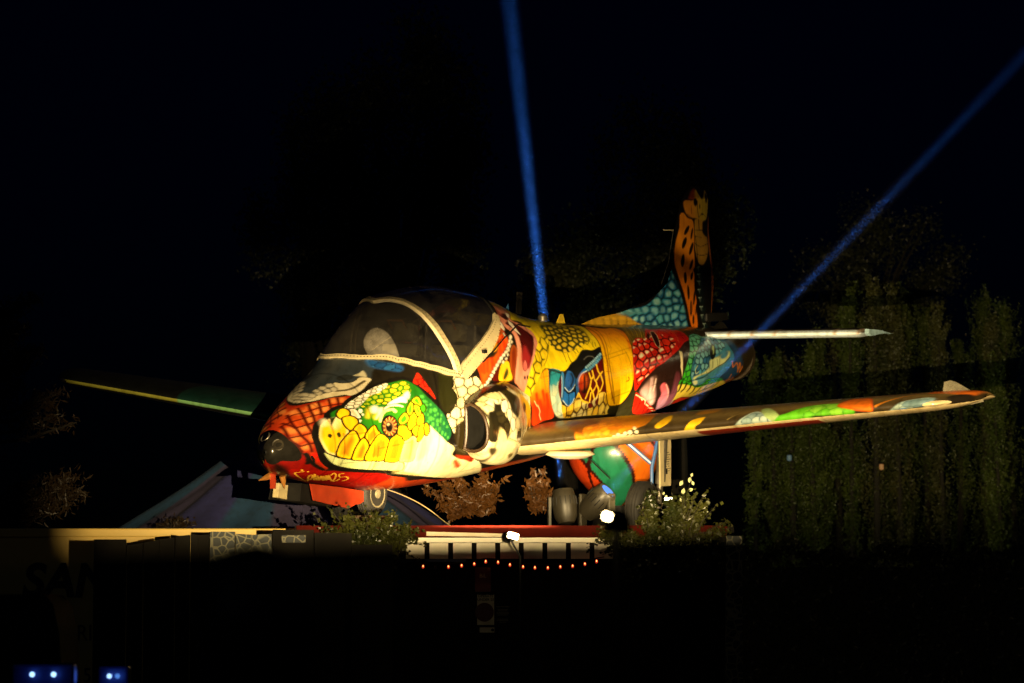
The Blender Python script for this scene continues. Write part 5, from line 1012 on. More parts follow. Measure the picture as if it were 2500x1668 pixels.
def ribbon(name, e0, e1, off, mat, parent, n=60, k=5):
    """a raised strip lying on the skin between two edge curves of (x, angle in degrees)"""
    e0 = np.array(e0, float); e1 = np.array(e1, float); u = np.linspace(0, 1, n)
    def res(e):
        d = np.r_[0, np.cumsum(np.hypot(np.diff(e[:, 0]), np.radians(np.diff(e[:, 1]))*.5))]; d /= d[-1]
        return np.stack([np.interp(u, d, e[:, 0]), np.radians(np.interp(u, d, e[:, 1]))], 1)
    a, b = res(e0), res(e1); rows = []
    for f, o in [(0, -.004), (0, off)]+[(i/(k-1), off) for i in range(1, k-1)]+[(1, off), (1, -.004)]:
        p = a*(1-f)+b*f; rows.append(on_skin(p[:, 0], p[:, 1], o))
    P = np.stack(rows, 1); o = mesh_np(name, P.reshape(-1, 3), grid_faces(n, P.shape[1]), mat, parent, smooth=False); return o
# canopy glass
cxs = np.concatenate([np.linspace(1.306, 1.5, 24)[:-1], np.linspace(1.5, 3.638, 90)]); cf = np.linspace(-1, 1, 61)
CX, CF = np.meshgrid(cxs, cf, indexing='ij'); CT = CF*np.maximum(tce(CX), .004)
canopy = mesh_np('canopy', (body(CX, CT)+body_n(CX, CT)*.004).reshape(-1, 3), grid_faces(len(cxs), 61), M['glass'], jet)
tag(canopy, 'dusty bubble canopy of clear glass in cream riveted frames')
rivs = MB()
def rivet_row(path, off, n, r=.006):
    e = np.array(path, float); d = np.r_[0, np.cumsum(np.hypot(np.diff(e[:, 0]), np.radians(np.diff(e[:, 1]))*.5))]
    for u in np.linspace(.01, .99, n)*d[-1]:
        x = np.interp(u, d, e[:, 0]); t = math.radians(np.interp(u, d, e[:, 1])); p = on_skin(np.array([x]), np.array([t]), off)[0]; nn = body_n(np.array([x]), np.array([t]))[0]
        rivs.lathe([(r, 0), (r*.7, .003)], p, nn, 5)
for sd in (1, -1):
    S_ = lambda L: [(x, sd*t) for x, t in L]
    st = [(1.325, 0), (1.333, 10), (1.365, 19), (1.43, 27.6), (1.50, 34.2), (1.625, 46.2), (1.80, 54.6), (1.99, 60.6), (2.27, 64.9), (2.38, 66.2)]
    sb = [(1.285, 0), (1.295, 11), (1.33, 19.5), (1.40, 28.6), (1.465, 35.4), (1.605, 48.6), (1.78, 56.8), (1.955, 62.4), (2.22, 67.2), (2.44, 69)]
    ribbon('windscreen_sill', S_(st), S_(sb), .014, M['cream'], canopy)
    ao = [(1.925, 0), (1.945, 4.2), (2.039, 15.2), (2.146, 25.9), (2.235, 34.1), (2.301, 41.9), (2.348, 49.4), (2.396, 55.1), (2.444, 61.5), (2.47, 69)]
    ai = [(1.888, 0), (1.905, 4), (1.99, 15.2), (2.085, 25.9), (2.16, 34.1), (2.215, 41.9), (2.265, 49.4), (2.315, 55.1), (2.365, 61.5), (2.385, 67)]
    ribbon('windscreen_arch', S_(ao), S_(ai), .022, M['cream'], canopy)
    ri = [(2.47, 65.5), (2.55, 62.5), (2.69, 59.5), (2.98, 52.7), (3.23, 45.2), (3.38, 39.5), (3.47, 34)]
    ro = [(2.49, 71), (2.62, 68.8), (2.93, 62), (3.08, 58.6), (3.27, 52), (3.42, 44.6), (3.51, 37)]
    ribbon('canopy_rail', S_(ri), S_(ro), .02, M['cream'], canopy)
    ribbon('canopy_rear_hoop', S_([(3.47, 34), (3.52, 26), (3.58, 13), (3.60, 0)]), S_([(3.51, 37), (3.57, 28), (3.635, 14), (3.66, 0)]), .012, M['black'], canopy)
    mid = lambda a, b, f: [(p[0]*(1-f)+q[0]*f, (p[1]*(1-f)+q[1]*f)*sd) for p, q in zip(a, b)]
    rivet_row(mid(st, sb, .5), .0145, 46, .007); rivet_row(mid(ao, ai, .28), .0225, 30); rivet_row(mid(ao, ai, .75), .0225, 30)
    rivet_row(mid(ri, ro, .25), .0205, 26, .005); rivet_row(mid(ri, ro, .92), .0205, 14, .005)
tag(rivs.build('frame_rivets', M['black'], canopy), kind='stuff')
# cockpit
ck = MB()
ck.box((2.45, 0, 1.22), (2.1, .95, .03)); ck.box((3.45, 0, 1.62), (.05, .8, .8)); ck.box((1.55, 0, 1.50), (.34, .72, .16), bev=.04)
ck.build('cockpit_tub', M['black'], jet)
for sy in (-.27, .27):
    s = MB(); rt = Matrix.Rotation(math.radians(14), 3, 'Y')
    s.box((2.78, sy, 1.56), (.14, .40, .62), rt, .03); s.box((2.55, sy, 1.30), (.44, .40, .12), None, .03)
    seat = s.build('ejection_seat', M['seat'], jet, True)
    MB().box((2.90, sy, 1.98), (.12, .22, .17), rt, .03).build('headrest', M['seat'], seat)
    h = MB()
    for q in (-.16, .16): h.tube([(2.95, sy+q, 1.3), (3.02, sy+q, 2.05)], .018, 8)
    h.build('seat_rail', M['steel'], seat)
    d = MB(); d.tube([(2.78, sy-.08, 2.02), (2.70, sy-.08, 2.10), (2.70, sy+.08, 2.10), (2.78, sy+.08, 2.02)], .012, 6); d.build('firing_handle', M['brass'], seat)
for sy in (-.25, .25): MB().box((1.62, sy, 1.63), (.06, .28, .16), None, .02).build('instrument_hood', M['seat'], jet)
# intakes
for sd in (1, -1):
    ic = MB(); pxs = np.linspace(2.42, 3.68, 120); pf = np.linspace(.001, .999, 110)
    PX, PF = np.meshgrid(pxs, pf, indexing='ij'); PP = pod(PX, PF)
    d = np.linalg.norm(np.diff(PP, axis=1), axis=2); Gp = np.concatenate([np.zeros((len(pxs), 1)), np.cumsum(d, 1)], 1); Gm = np.array([np.interp(.5, pf, g) for g in Gp]); Gp = Gp-Gm[:, None]
    Cp = np.empty(PX.shape+(3,)); Cp[:] = lin((226, 212, 166)); spray('p', PX*470.0, Gp*1000.0, Cp)
    Cp[(PF < .05+.02*np.sin(PX*9)) & (PX < 3.1)] = lin((22, 16, 10)); Cp[(PF > .955) & (PX > 3.1)] = lin((16, 12, 8))
    # leave the inner half of the front open as the mouth
    Q = PP.copy(); Q[..., 1] *= sd
    pod_o = mesh_np('air_intake', Q.reshape(-1, 3), grid_faces(*PX.shape, flip=sd < 0), M['paint'], jet, Cp.reshape(-1, 3))
    tag(pod_o, 'bulged air intake with cream scales and black patches' if sd > 0 else 'far side air intake')
    f = np.linspace(0.03, .97, 40); oute = pod(np.full(40, 2.42), f); inn = body(np.full(40, 2.42), np.radians(np.linspace(107, 81, 30)))+body_n(np.full(30, 2.42), np.radians(np.linspace(107, 81, 30)))*.045 if False else None
    ti = np.radians(np.linspace(106.5, 81.5, 24)); inn = body(np.full(24, 2.42), ti)+body_n(np.full(24, 2.42), ti)*.04
    loop = np.concatenate([oute, inn]); loop[:, 0] -= .01*np.linspace(0, 1, len(loop))*0; loop[:, 1] *= sd
    lp = [tuple(p) for p in loop]; lp.append(lp[0]); lp.append(lp[1])
    MB().tube(lp, .016, 8, False).build('intake_lip', plain('intake_lip_brown', (46, 30, 16), .35, coat=.4) if sd > 0 else M['black'], pod_o, True)
    cen = loop.mean(0); dv, df = [], []; L_ = len(loop)
    for r, dx in ((1.0, 0), (.9, .06), (.86, .2), (.8, .5), (.5, .7), (.05, .75)):
        for p in loop: q = cen+(p-cen)*r; dv.append((p[0]+dx, q[1], q[2]))
    for i in range(5):
        for kk in range(L_): df.append((i*L_+kk, i*L_+(kk+1) % L_, (i+1)*L_+(kk+1) % L_, (i+1)*L_+kk))
    mesh_np('intake_duct', dv, df, M['black'], pod_o)
    # splitter wall between mouth and skin
    sv = np.concatenate([inn, body(np.full(24, 2.45), ti)]); sv[:, 1] *= sd; mesh_np('intake_splitter', sv, grid_faces(2, 24), M['black'], pod_o)
# wings
ty = np.concatenate([-np.linspace(1, .62, 24)[:-1], np.linspace(-.62, .62, 190), np.linspace(.62, 1, 24)[1:]])
for sd, tip in ((1, 4.68), (-1, 4.82)):
    ys = np.concatenate([np.linspace(.45, tip, 380 if sd > 0 else 160)[:-1], tip+.4*np.sin(np.linspace(0, 1, 26)*math.pi/2)*.999])
    YY, TT = np.meshgrid(ys, ty, indexing='ij'); PW = wing(YY, TT, tip)
    d = np.linalg.norm(np.diff(PW, axis=1), axis=2); Gw = np.concatenate([np.zeros((len(ys), 1)), np.cumsum(d, 1)], 1); Gm = np.array([np.interp(0, ty, g) for g in Gw]); Gw = Gm[:, None]-Gw
    Cw = np.empty(YY.shape+(3,)); Cw[:] = lin((118, 98, 54))
    if sd > 0:
        kk = sstep(-.16, -.02, Gw)[..., None]; Cw[:] = Cw*(1-kk)+lin((58, 46, 24))*kk
        spray('w', YY*870.0, Gw*1000.0, Cw)
        edge = .038+.012*np.sin(YY*3.1)*.3
        k = Gw > edge; Cw[k] = lin((226, 204, 152)); k = (Gw > .085) & (YY > 2.5) & (YY < 3.7); Cw[k] = lin((150, 44, 18))
        for yy in (1.15, 2.0, 2.9, 3.75, 4.5): Cw *= (1-.4*np.exp(-((YY-yy)/.007)**2))[..., None]
    else:
        Cw[:] = lin((12, 14, 12)); k = YY < 3.4; Cw[k] = lin((12, 40, 34)); k = (Gw > -.004); Cw[k] = lin((150, 150, 60)); k = (Gw > -.004) & (YY < 3.4); Cw[k] = lin((120, 170, 110)); k = Gw > .035; Cw[k] = lin((24, 24, 16))  # lamp-lit line along the leading edge put into the wing colour
    PW[..., 1] *= sd
    wo = mesh_np('wing', PW.reshape(-1, 3), grid_faces(*YY.shape, flip=sd < 0), M['wingpaint'], jet, Cw.reshape(-1, 3))
    tag(wo, 'wing with olive and orange painted leading edge and cream underside' if sd > 0 else 'dark far wing with a lamp-lit green line painted along its leading edge')
    # navigation light, clear tip vane and pointed fairing
    def wp(y, t, o=0.0): p = wing(np.array([y]), np.array([t]), tip)[0]; p[1] *= sd; return Vector(p)
    c = wp(tip+.14, -.10); lens = MB(); ns = 14
    lv = [tuple(wp(tip+.15, -.05)+Vector((-.045, -sd*.02, 0)))]; lf = []
    for rr_ in (.5, 1.0):
        for i in range(20):
            a_ = 2*math.pi*i/20; p = wp(tip+.15+.11*rr_*math.cos(a_), -.05+.115*rr_*math.sin(a_)); lv.append(tuple(p+Vector((-.008-.03*(1-rr_), -sd*(.004+.012*(1-rr_)), 0))))
    for i in range(20): lf.append((0, 1+i, 1+(i+1) % 20)); lf.append((1+i, 21+i, 21+(i+1) % 20)); lf.append((1+i, 21+(i+1) % 20, 1+(i+1) % 20))
    mesh_np('navigation_light', lv, lf, plain('lamp_reflector', (226, 206, 156), .25, .2, var=.15, coat=.5) if sd > 0 else M['lens'], wo)
    if sd > 0:
        q0 = wp(tip+.36, .55)
        def tv(pts_): MB().prism([q0+Vector((dx*.45, -dx*.42, dz)) for dx, dz in pts_], (.004, .005, 0)).build('tip_vane', M['clear'], wo)
        tv([(-.56, .0), (-.54, .085), (-.44, .10), (-.34, .08), (-.10, .0), (-.2, -.03)]); tv([(-.42, -.05), (.05, -.01), (.10, -.10), (-.1, -.125), (-.4, -.115)])
# fin
LEz = np.array([[1.80, 5.2], [1.96, 5.85], [2.03, 6.25], [2.076, 6.84], [2.185, 7.46], [2.28, 7.76], [2.376, 7.955], [2.6, 8.105], [2.96, 8.14], [3.23, 8.26], [3.32, 8.345], [3.40, 8.48], [3.436, 8.64]])
TEz = np.array([[1.80, 9.02], [2.0, 9.06], [2.31, 9.115], [2.59, 9.075], [2.96, 8.985], [3.30, 8.985], [3.40, 8.92], [3.436, 8.76]])
zz = np.concatenate([np.linspace(1.80, 2.4, 60)[:-1], np.linspace(2.4, 3.436, 90)]); cu = .5-.5*np.cos(np.linspace(0, math.pi, 150))
ZZ, CU = np.meshgrid(zz, cu, indexing='ij'); LX = np.interp(ZZ, LEz[:, 0], LEz[:, 1]); TX = np.interp(ZZ, TEz[:, 0], TEz[:, 1]); FX = LX+(TX-LX)*CU
ht = .05*np.sqrt(np.clip(4*CU*(1-CU), 0, 1))*np.interp(ZZ, [1.8, 3.3, 3.436], [1, .7, .15])*np.clip((FX-LX)/.5, .12, 1)**.5
Cf_ = np.empty(FX.shape+(3,)); Cf_[:] = lin((15, 12, 8)); spray('f', FX*470.0, -ZZ*1000.0, Cf_)
FV = np.concatenate([np.stack([FX, -ht, ZZ], -1).reshape(-1, 3), np.stack([FX, ht, ZZ], -1).reshape(-1, 3)])
gf = grid_faces(*FX.shape); fin = mesh_np('tail_fin', FV, np.concatenate([gf[:, ::-1], gf+FX.size]), M['wingpaint'], jet, np.concatenate([Cf_.reshape(-1, 3)]*2))
tag(fin, 'tail fin with blue scales, orange spotted neck and pale animal face')
hp = W((0, 0, 0)); r_ = MB(); r_.tube([(8.06, -.02, 2.95), (7.98, 0, 2.6), (7.80, 0, 2.36)], .004, 5); r_.build('aerial_wire', M['steel'], fin)
MB().tube([(8.06, -.02, 2.95), (7.82, -.02, 2.95)], .006, 5).build('aerial_rod', M['cream'], fin)
# tailplanes
for sd in (1, -1):
    ys = np.linspace(.2, 2.03, 50); tt = np.linspace(-1, 1, 61); YY, TT = np.meshgrid(ys, tt, indexing='ij'); k = (YY-.5)/1.52
    xl = 8.37+.19*k; zl = 1.795+.035*k; ch = .92-.28*k; kt = np.clip((YY-1.93)/.1, 0, 1); fl = np.sqrt(np.clip(1-kt**2, 0, 1)); xc = TT**2
    yt = 5*(.2969*np.sqrt(xc)-.126*xc-.3516*xc**2+.2843*xc**3-.1036*xc**4)*.10
    PT = np.stack([xl+xc*ch, -sd*YY, zl+np.sign(TT)*yt*fl], -1); Ct = np.empty(YY.shape+(3,)); Ct[:] = lin((196, 212, 222))
    Ct[TT > .28] = lin((46, 36, 22)); Ct[(np.sin(YY*37)*np.sin(YY*11+2) > .72) & (TT > -.1)] = lin((170, 150, 130))
    tp = mesh_np('tailplane', PT.reshape(-1, 3), grid_faces(*YY.shape, flip=sd < 0), M['wingpaint'], jet, Ct.reshape(-1, 3)); tag(tp, 'tailplane with a bare white leading edge')
    hb = MB(); z0 = 1.83; hb.prism([(8.62, -sd*2.05, z0+.045), (8.58, -sd*2.06, z0), (8.64, -sd*2.07, z0-.03), (9.0, -sd*2.07, z0-.012), (9.26, -sd*2.06, z0-.03), (8.95, -sd*2.06, z0+.02)], (0, -sd*.05, 0)); hb.build('elevator_horn', plain('horn_blue_white', (150, 180, 190), .4, var=.35, scale=12), tp)
# tail cone: jet pipe
jp = MB(); jp.lathe([(.285, -.02), (.29, .03), (.275, .05), (.255, .02), (.25, -.4), (.02, -.5)], (9.58, 0, 1.517), (1, 0, 0), 32); jp.build('jet_pipe', plain('scorched_steel', (52, 42, 28), .5, .6, var=.35, scale=10), jet, True)
v = MB(); v.prism([(8.75, 0, 1.87), (9.2, 0, 1.87), (9.34, 0, 1.92), (9.5, 0, 1.83), (9.52, 0, 1.80), (8.75, 0, 1.80)], (0, .03, 0)); v.build('tail_bullet', M['dark'], jet)
v = MB(); v.box((9.13, 0, 1.97), (.55, .10, .10), None, .03); v.build('rudder_foot_fairing', M['black'], jet, True)
# spine fittings
MB().box((4.72, .05, 2.22), (.10, .012, .22), Matrix.Rotation(.1, 3, 'Y')).build('blade_aerial', M['dark'], jet)
b1 = MB(); b1.lathe([(.05, 0), (.05, .05), (.02, .08)], (5.12, 0, 2.03), (0, 0, 1), 12); b1.build('spine_beacon', M['steel'], jet, True)
b2 = MB(); b2.prism([(5.42, 0, 2.0), (5.50, 0, 2.09), (5.56, 0, 2.09), (5.60, 0, 2.0)], (0, .012, 0)); b2.build('spine_tab', plain('yellow_tab', (226, 190, 40), .4), jet)
b3 = MB(); b3.prism([(4.30, 0, 2.12), (4.42, 0, 2.22), (4.44, 0, 2.10)], (0, .01, 0)); b3.build('blue_spine_tab', plain('blue_tab', (60, 110, 160), .4), jet)
def skin_pt(x, deg, off): return tuple(on_skin(np.array([x]), np.array([math.radians(deg)]), off)[0])
cb = MB(); cb.tube([skin_pt(x, t, o) for x, t, o in ((4.1, 38, .02), (3.75, 42, .05), (3.35, 52, .04), (3.0, 61, .03), (2.85, 64, .03))], .007, 6); cb.build('black_cable', M['black'], jet)
cb = MB(); cb.box(skin_pt(2.92, 59, .03), (.06, .03, .035)); cb.build('cable_clip', M['black'], jet)
# signature-side details on the nose: towing lug, hanging teeth, mouth plate
def fang(root, tipp, r):
    r0, t0 = Vector(root), Vector(tipp); MB().tube([r0, r0.lerp(t0, .45), t0], [r, r*.75, .003], 8).build('hanging_tooth', M['brass'], jet, True)
fang((.35, .10, .80), (.15, .11, .765), .035); fang((.285, -.05, .80), (.31, -.055, .69), .03)
MB().box((.30, .06, .76), (.02, .05, .15)).build('red_nose_strip', M['red'], jet)
v = MB(); v.tube([skin_pt(.40, 103, .0), skin_pt(.40, 106, .05), skin_pt(.42, 112, .03)], .010, 6); v.build('nose_hook', M['black'], jet)
# nose glazing
gx_ = np.linspace(0, 1, 26); gt = np.linspace(-math.pi*.98, math.pi*.98, 121); GXX, GTT = np.meshgrid(gx_, gt, indexing='ij'); gxs = .085+(ngx(GTT)-.085)*GXX
mesh_np('nose_light_window', (body(gxs, GTT)+body_n(gxs, GTT)*.006).reshape(-1, 3), grid_faces(26, 121), M['noseglass'], jet)
for t_, x_ in ((62, .15), (-20, .15)):
    l = MB(); p = np.array(skin_pt(x_, t_, .003)); nn = body_n(np.array([x_]), np.array([math.radians(t_)]))[0]; l.lathe([(.055, -.01), (.05, 0.0), (.02, -.004), (.004, -.004)], p, nn, 18); l.build('nose_lamp', M['steel'], jet, True)
# landing gear
def wheel(name, c, r, wd, lab):
    wv = MB(); pr = []
    for i in range(13):
        a = math.pi*i/12; pr.append((r*.66+r*.34*math.sin(a)**.6, -wd/2*math.cos(a)))
    wv.lathe(pr, c, (0, 1, 0), 36); o = wv.build(name, M['rubber'], jet, True); tag(o, lab)
    g = MB()
    for h in (-.28, -.1, .1, .28):
        rr = r*.995; pts = [(c[0]+rr*math.cos(a), c[1]+h*wd, c[2]+rr*math.sin(a)) for a in [2*math.pi*i/36 for i in range(38)]]; g.tube(pts, .006, 5, False)
    g.build('tread_rib', M['rubber'], o)
    h = MB(); h.lathe([(r*.64, -wd*.36), (r*.62, -wd*.52), (r*.55, -wd*.50), (r*.50, -wd*.34), (r*.22, -wd*.36), (r*.2, -wd*.56), (r*.12, -wd*.58)], c, (0, 1, 0), 30); rim = h.build('rim', M['alloy'], o, True)
    for i in range(6):
        a = 2*math.pi*i/6; MB().lathe([(r*.10, -.01), (r*.085, .012)], (c[0]+r*.37*math.cos(a), c[1]-wd*.37, c[2]+r*.37*math.sin(a)), (0, -1, 0), 10).build('rim_hole', M['black'], o)
    return o
wheel('nose_wheel', (1.79, -.03, .531), .205, .13, 'small nose wheel with pale alloy rim'); wheel('main_wheel', (4.08, -1.66, .265), .272, .17, 'near main wheel with ribbed tyre'); wheel('main_wheel', (4.08, 1.66, .265), .272, .17, 'far main wheel')
l = MB(); l.tube([(1.79, .10, .53), (1.72, .10, .75), (1.66, 0, .9)], .028, 8); l.tube([(1.79, -.1, .53), (1.79, .12, .53)], .03, 8); l.build('nose_gear_leg', M['steel'], jet, True)
dpts = [(.36, .735), (.8, .675), (1.18, .612), (1.16, .52), (1.10, .503), (1.02, .50), (.90, .478), (.62, .535), (.355, .592)]
v = MB(); nrow = [Vector((x, -.29-.05*math.sin((.75-z)*6), z)) for x, z in dpts]; v.prism(nrow, (0, .012, 0)); v.build('nose_gear_door', M['red'], jet)
v = MB(); v.prism([(.45, .16, .74), (1.3, .2, .62), (1.25, .22, .46), (.42, .18, .575)], (0, .012, 0)); v.box((.74, .0, .60), (.52, .22, .16), Matrix.Rotation(.17, 3, 'Y')); v.build('nose_bay_box', M['black'], jet)
v = MB(); v.box((.40, .05, .655), (.15, .06, .13), Matrix.Rotation(.2, 3, 'Y'), .008); v.build('nose_bay_bracket', plain('bracket_putty', (176, 160, 116), .6, var=.25, scale=14), jet)
for sd in (1, -1):
    y = -1.74*sd; lg = MB(); lg.tube([(4.36, y, .95), (4.30, y, .50)], .05, 12); lg.tube([(4.30, y, .52), (4.25, y, .26)], .032, 10); lg.tube([(4.25, y+.02*sd, .28), (4.08, y+.12*sd, .265)], .028, 8); lo = lg.build('main_gear_leg', M['steel'], jet, True)
    br = MB(); br.tube([(4.36, y+.05*sd, .95), (4.24, y+.06*sd, .66), (4.22, y+.05*sd, .45)], .018, 8); br.tube([(4.15, y+.35*sd, .95), (4.26, y+.08*sd, .70)], .022, 8); br.build('drag_brace', plain('blue_hydraulic_strut', (50, 92, 150), .4), lo, True)
    dr = MB(); dr.prism([(4.235, y-.03*sd, .93), (4.475, y-.03*sd, .93), (4.435, y-.05*sd, .475), (4.21, y-.05*sd, .485)], (0, .014*sd, 0)); dd = dr.build('main_gear_door', M['cream'], jet); tag(dd, 'long cream main gear door with stencilled notes')
    if sd > 0:
        st_ = MB()
        for r_i in range(9):
            for q in range(3+(r_i % 2)):
                if rng.random() < .85: st_.box((4.33+.028*q, y-.0445-.002*r_i*.45, .80-.022*r_i), (.018, .002, .008))
        st_.build('stencil_notes', M['black'], dd)
        bn = MB(); bn.box((4.34, y-.052, .62), (.03, .002, .05)); bn.build('stencil_mark', M['black'], dd)
# landing light bulge, belly wires
v = MB(); v.lathe([(.02, -.045), (.16, -.035), (.24, 0.0), (.2, .03)], (3.75, -1.05, .80), (0, 0, 1), 24); v.build('underwing_blister', M['white'], jet, True)
MB().tube([(3.9, -1.12, .80), (4.1, -1.3, .55)], .007, 6).build('whip_aerial', M['black'], jet)
wb = [W((1.95, -.1, .56)), Vector((-.72, 27.7, CZ+.95)), Vector((-.66, 27.2, CZ+.80)), Vector((-.5, 26.6, DECK+.01))]
iv = RA.transposed(); cbm = MB()
p0, p1, p2, p3 = [iv @ (p-TA) for p in wb]; cbm.tube([(p0*(1-t)**3+p1*3*t*(1-t)**2+p2*3*t*t*(1-t)+p3*t**3) for t in [i/16 for i in range(17)]], .005, 5); cbm.build('earthing_cable', M['cream'], jet)
MB().tube([(1.30, -.2, .60), (1.24, -.22, .50)], .006, 5).build('drain_tube', M['brass'], jet)
# ------------------------------------------------------------------ platform the aircraft stands on
def Xat(px, Y): return at(px, 1000, Y).x
def Zat(py, Y): return at(1250, py, Y).z
kio = empty('platform_kiosk', (0, YF, 0), 'dark roadside kiosk with white fascia panels whose roof deck carries the aircraft', 'kiosk')
def kpart(name, boxes, mat, parent=kio):
    m = MB()
    for c, d in boxes: m.box((c[0], c[1]-YF if parent is kio else c[1]-YF, c[2]), d)
    return m.build(name, mat, parent)
kx0, kx1 = -1.80, 1.84
kpart('roof_deck', [(((kx0+kx1)/2, 30.5, DECK-.03), (kx1-kx0, 10.0, .06))], M['dark'])
kpart('front_wall', [(((kx0+kx1)/2, YF+.16, (DECK-.30)/2), (kx1-kx0-.1, .10, DECK-.30))], M['dark'])
kpart('side_wall', [((kx0+.06, 30.6, (DECK-.07)/2), (.1, 9.7, DECK-.07))], M['dark']); kpart('side_wall', [((kx1-.06, 30.6, (DECK-.07)/2), (.1, 9.7, DECK-.07))], M['dark'])
zr = Zat(1312, YF)
kpart('red_fascia', [((0, YF-.005, (DECK+zr)/2), (3.56, .04, DECK-zr-.004))], M['redwood'])
z1 = Zat(1325.5, YF); z2 = Zat(1365, YF)
kpart('white_gutter', [((Xat(1250, YF), YF-.03, (zr+z1)/2-.002), (1.9, .09, zr-z1-.006))], M['white'])
kpart('fascia_backing', [((0, YF+.03, (z1+z2)/2), (1.9, .03, z1-z2))], M['dark'])
for i in range(9):
    xa, xb = Xat(1049.5+57.3*(i-1), YF), Xat(1094.5+57.3*(i-1), YF)
    kpart('fascia_panel', [(((xa+xb)/2, YF, (z1+z2)/2), (xb-xa, .022, z1-z2-.004))], M['white'])
tr = MB(); tr.prism([(Xat(1042, YF-.1), -.11, Zat(1299, YF)), (Xat(1230, YF-.1), -.11, Zat(1304, YF)), (Xat(1230, YF-.1), -.11, Zat(1312, YF)), (Xat(1042, YF-.1), -.11, Zat(1309, YF))], (0, .04, 0)); tr.build('aluminium_trim', M['cream'], kio)
# blocks under the wheels
for (x, y, z), r, nm in (((1.79, -.03, .531), .205, 'nose'), ((4.08, -1.66, .265), .272, 'near'), ((4.08, 1.66, .265), .272, 'far')):
    c = W((x, y, z)); h = c.z-r-DECK
    if h > .015:
        b = MB().box((0, 0, h/2), (.34, .34, h), None, .006).build('timber_block', plain('block_timber', (70, 52, 30), .8, var=.3), None); b.location = (c.x, c.y, DECK); tag(b, 'timber block under the '+('nose wheel' if nm == 'nose' else 'main wheel beside the trailer' if nm == 'far' else 'ribbed main wheel'), 'block')
# notices on the kiosk
YN = YF+.10
def text_mesh(body_, size, mat, parent, loc, shear=0.0, ext=.001, align='CENTER', xs_=1.0, name='lettering', bold=0.0):
    cu = bpy.data.curves.new('txt', 'FONT'); cu.body = body_; cu.size = size; cu.shear = shear; cu.extrude = ext; cu.align_x = align; cu.align_y = 'CENTER'; cu.offset = bold
    to = bpy.data.objects.new('txt', cu); col.objects.link(to); bpy.context.view_layer.update()
    me = bpy.data.meshes.new_from_object(to.evaluated_get(bpy.context.evaluated_depsgraph_get())); bpy.data.objects.remove(to)
    o = link(name, me, mat, parent); o.rotation_euler = (math.radians(90), 0, 0); o.location = loc; o.scale = (xs_, 1, 1); return o
def notice(name, p0, p1, mat, label):
    a, b = at(*p0, YN), at(*p1, YN); o = MB().box((0, 0, 0), (b.x-a.x, .012, a.z-b.z)).build(name, mat); o.location = ((a.x+b.x)/2, YN, (a.z+b.z)/2); return tag(o, label, 'sign')
n1 = notice('notice_board', (1160, 1385), (1198, 1445), plain('dark_red_card', (96, 16, 10), .6), 'dark red notice on the kiosk wall under the bulbs')
text_mesh('BIL', .045, plain('pale_ink', (190, 180, 150), .7), n1, (0, -.008, .03))
n2 = notice('notice_sign', (1165, 1452), (1206.5, 1526), plain('white_card', (190, 186, 160), .6), 'white poster with a dark red disc on the kiosk wall')
text_mesh('OPERATE\nUNDER 25', .030, M['black'], n2, (0, -.008, .098), bold=.0006)
dsc = MB().lathe([(.078, 0), (.078, .003)], (-.01, -.0075, -.02), (0, -1, 0), 40).build('printed_disc', plain('maroon_ink', (70, 18, 20), .6), n2)
n3 = notice('label_strip', (1171, 1532), (1207, 1544.5), plain('white_strip_card', (190, 186, 160), .6), 'narrow white strip label below the poster with the disc')
MB().lathe([(.013, 0), (.013, .002)], (.046, -.0075, 0), (0, -1, 0), 20).build('printed_dot', M['black'], n3)
n4 = notice('printed_notice', (1208, 1478), (1246, 1528), M['dark'], 'dark printed notice with pale lines of text beside the white poster')
for zl, wl in ((.072, .112), (.050, .085), (.039, .075), (.027, .105), (.016, .105), (.005, .085), (-.030, .092), (-.042, .095), (-.055, .055)):
    MB().box((.0, -.007, zl), (wl, .002, .0045)).build('text_line', plain('pale_print', (120, 116, 96), .7), n4)
# string of red bulbs
bulbs = [(1033, 1382), (1063, 1384), (1095, 1383), (1127, 1380), (1158, 1376), (1186, 1370), (1216, 1372), (1245, 1378), (1277, 1383), (1306, 1385), (1337.5, 1385.5), (1368, 1383), (1398, 1381), (1428, 1376), (1456.5, 1369.5)]
YS = YF-.06; sl = empty('string_lights', at(1245, 1362, YS), 'string of small red festoon bulbs hanging under the white fascia', 'string lights')
o0 = sl.location.copy(); M['bulb'] = emit('red_bulb_glow', (1.0, .05, .015), .55); M['fil'] = emit('bulb_filament', (1.0, .42, .12), 4.0)
pts = [at(1010, 1376, YS)-o0]
for px, py in bulbs: pts.append(at(px, py-7, YS)-o0)
pts.append(at(1475, 1360, YS)-o0); MB().tube(pts, .004, 5).build('cord', M['black'], sl)
for i, (px, py) in enumerate(bulbs):
    p = at(px, py-7, YS)-o0
    s_ = MB().lathe([(.006, 0), (.007, -.012), (.006, -.013)], p, (0, 0, 1), 10).build('bulb_socket', M['black'], sl)
    b = MB().lathe([(.005, -.012), (.010, -.022), (.0115, -.032), (.009, -.040), (.003, -.044)], p, (0, 0, 1), 10).build('bulb', M['bulb'] if i != 1 else plain('spent_bulb', (50, 12, 8), .3), sl, True)
    if i != 1: MB().lathe([(.0035, -.018), (.0045, -.028), (.002, -.032)], p+Vector((0, -.010, 0)), (0, 0, 1), 6).build('filament', M['fil'], b)

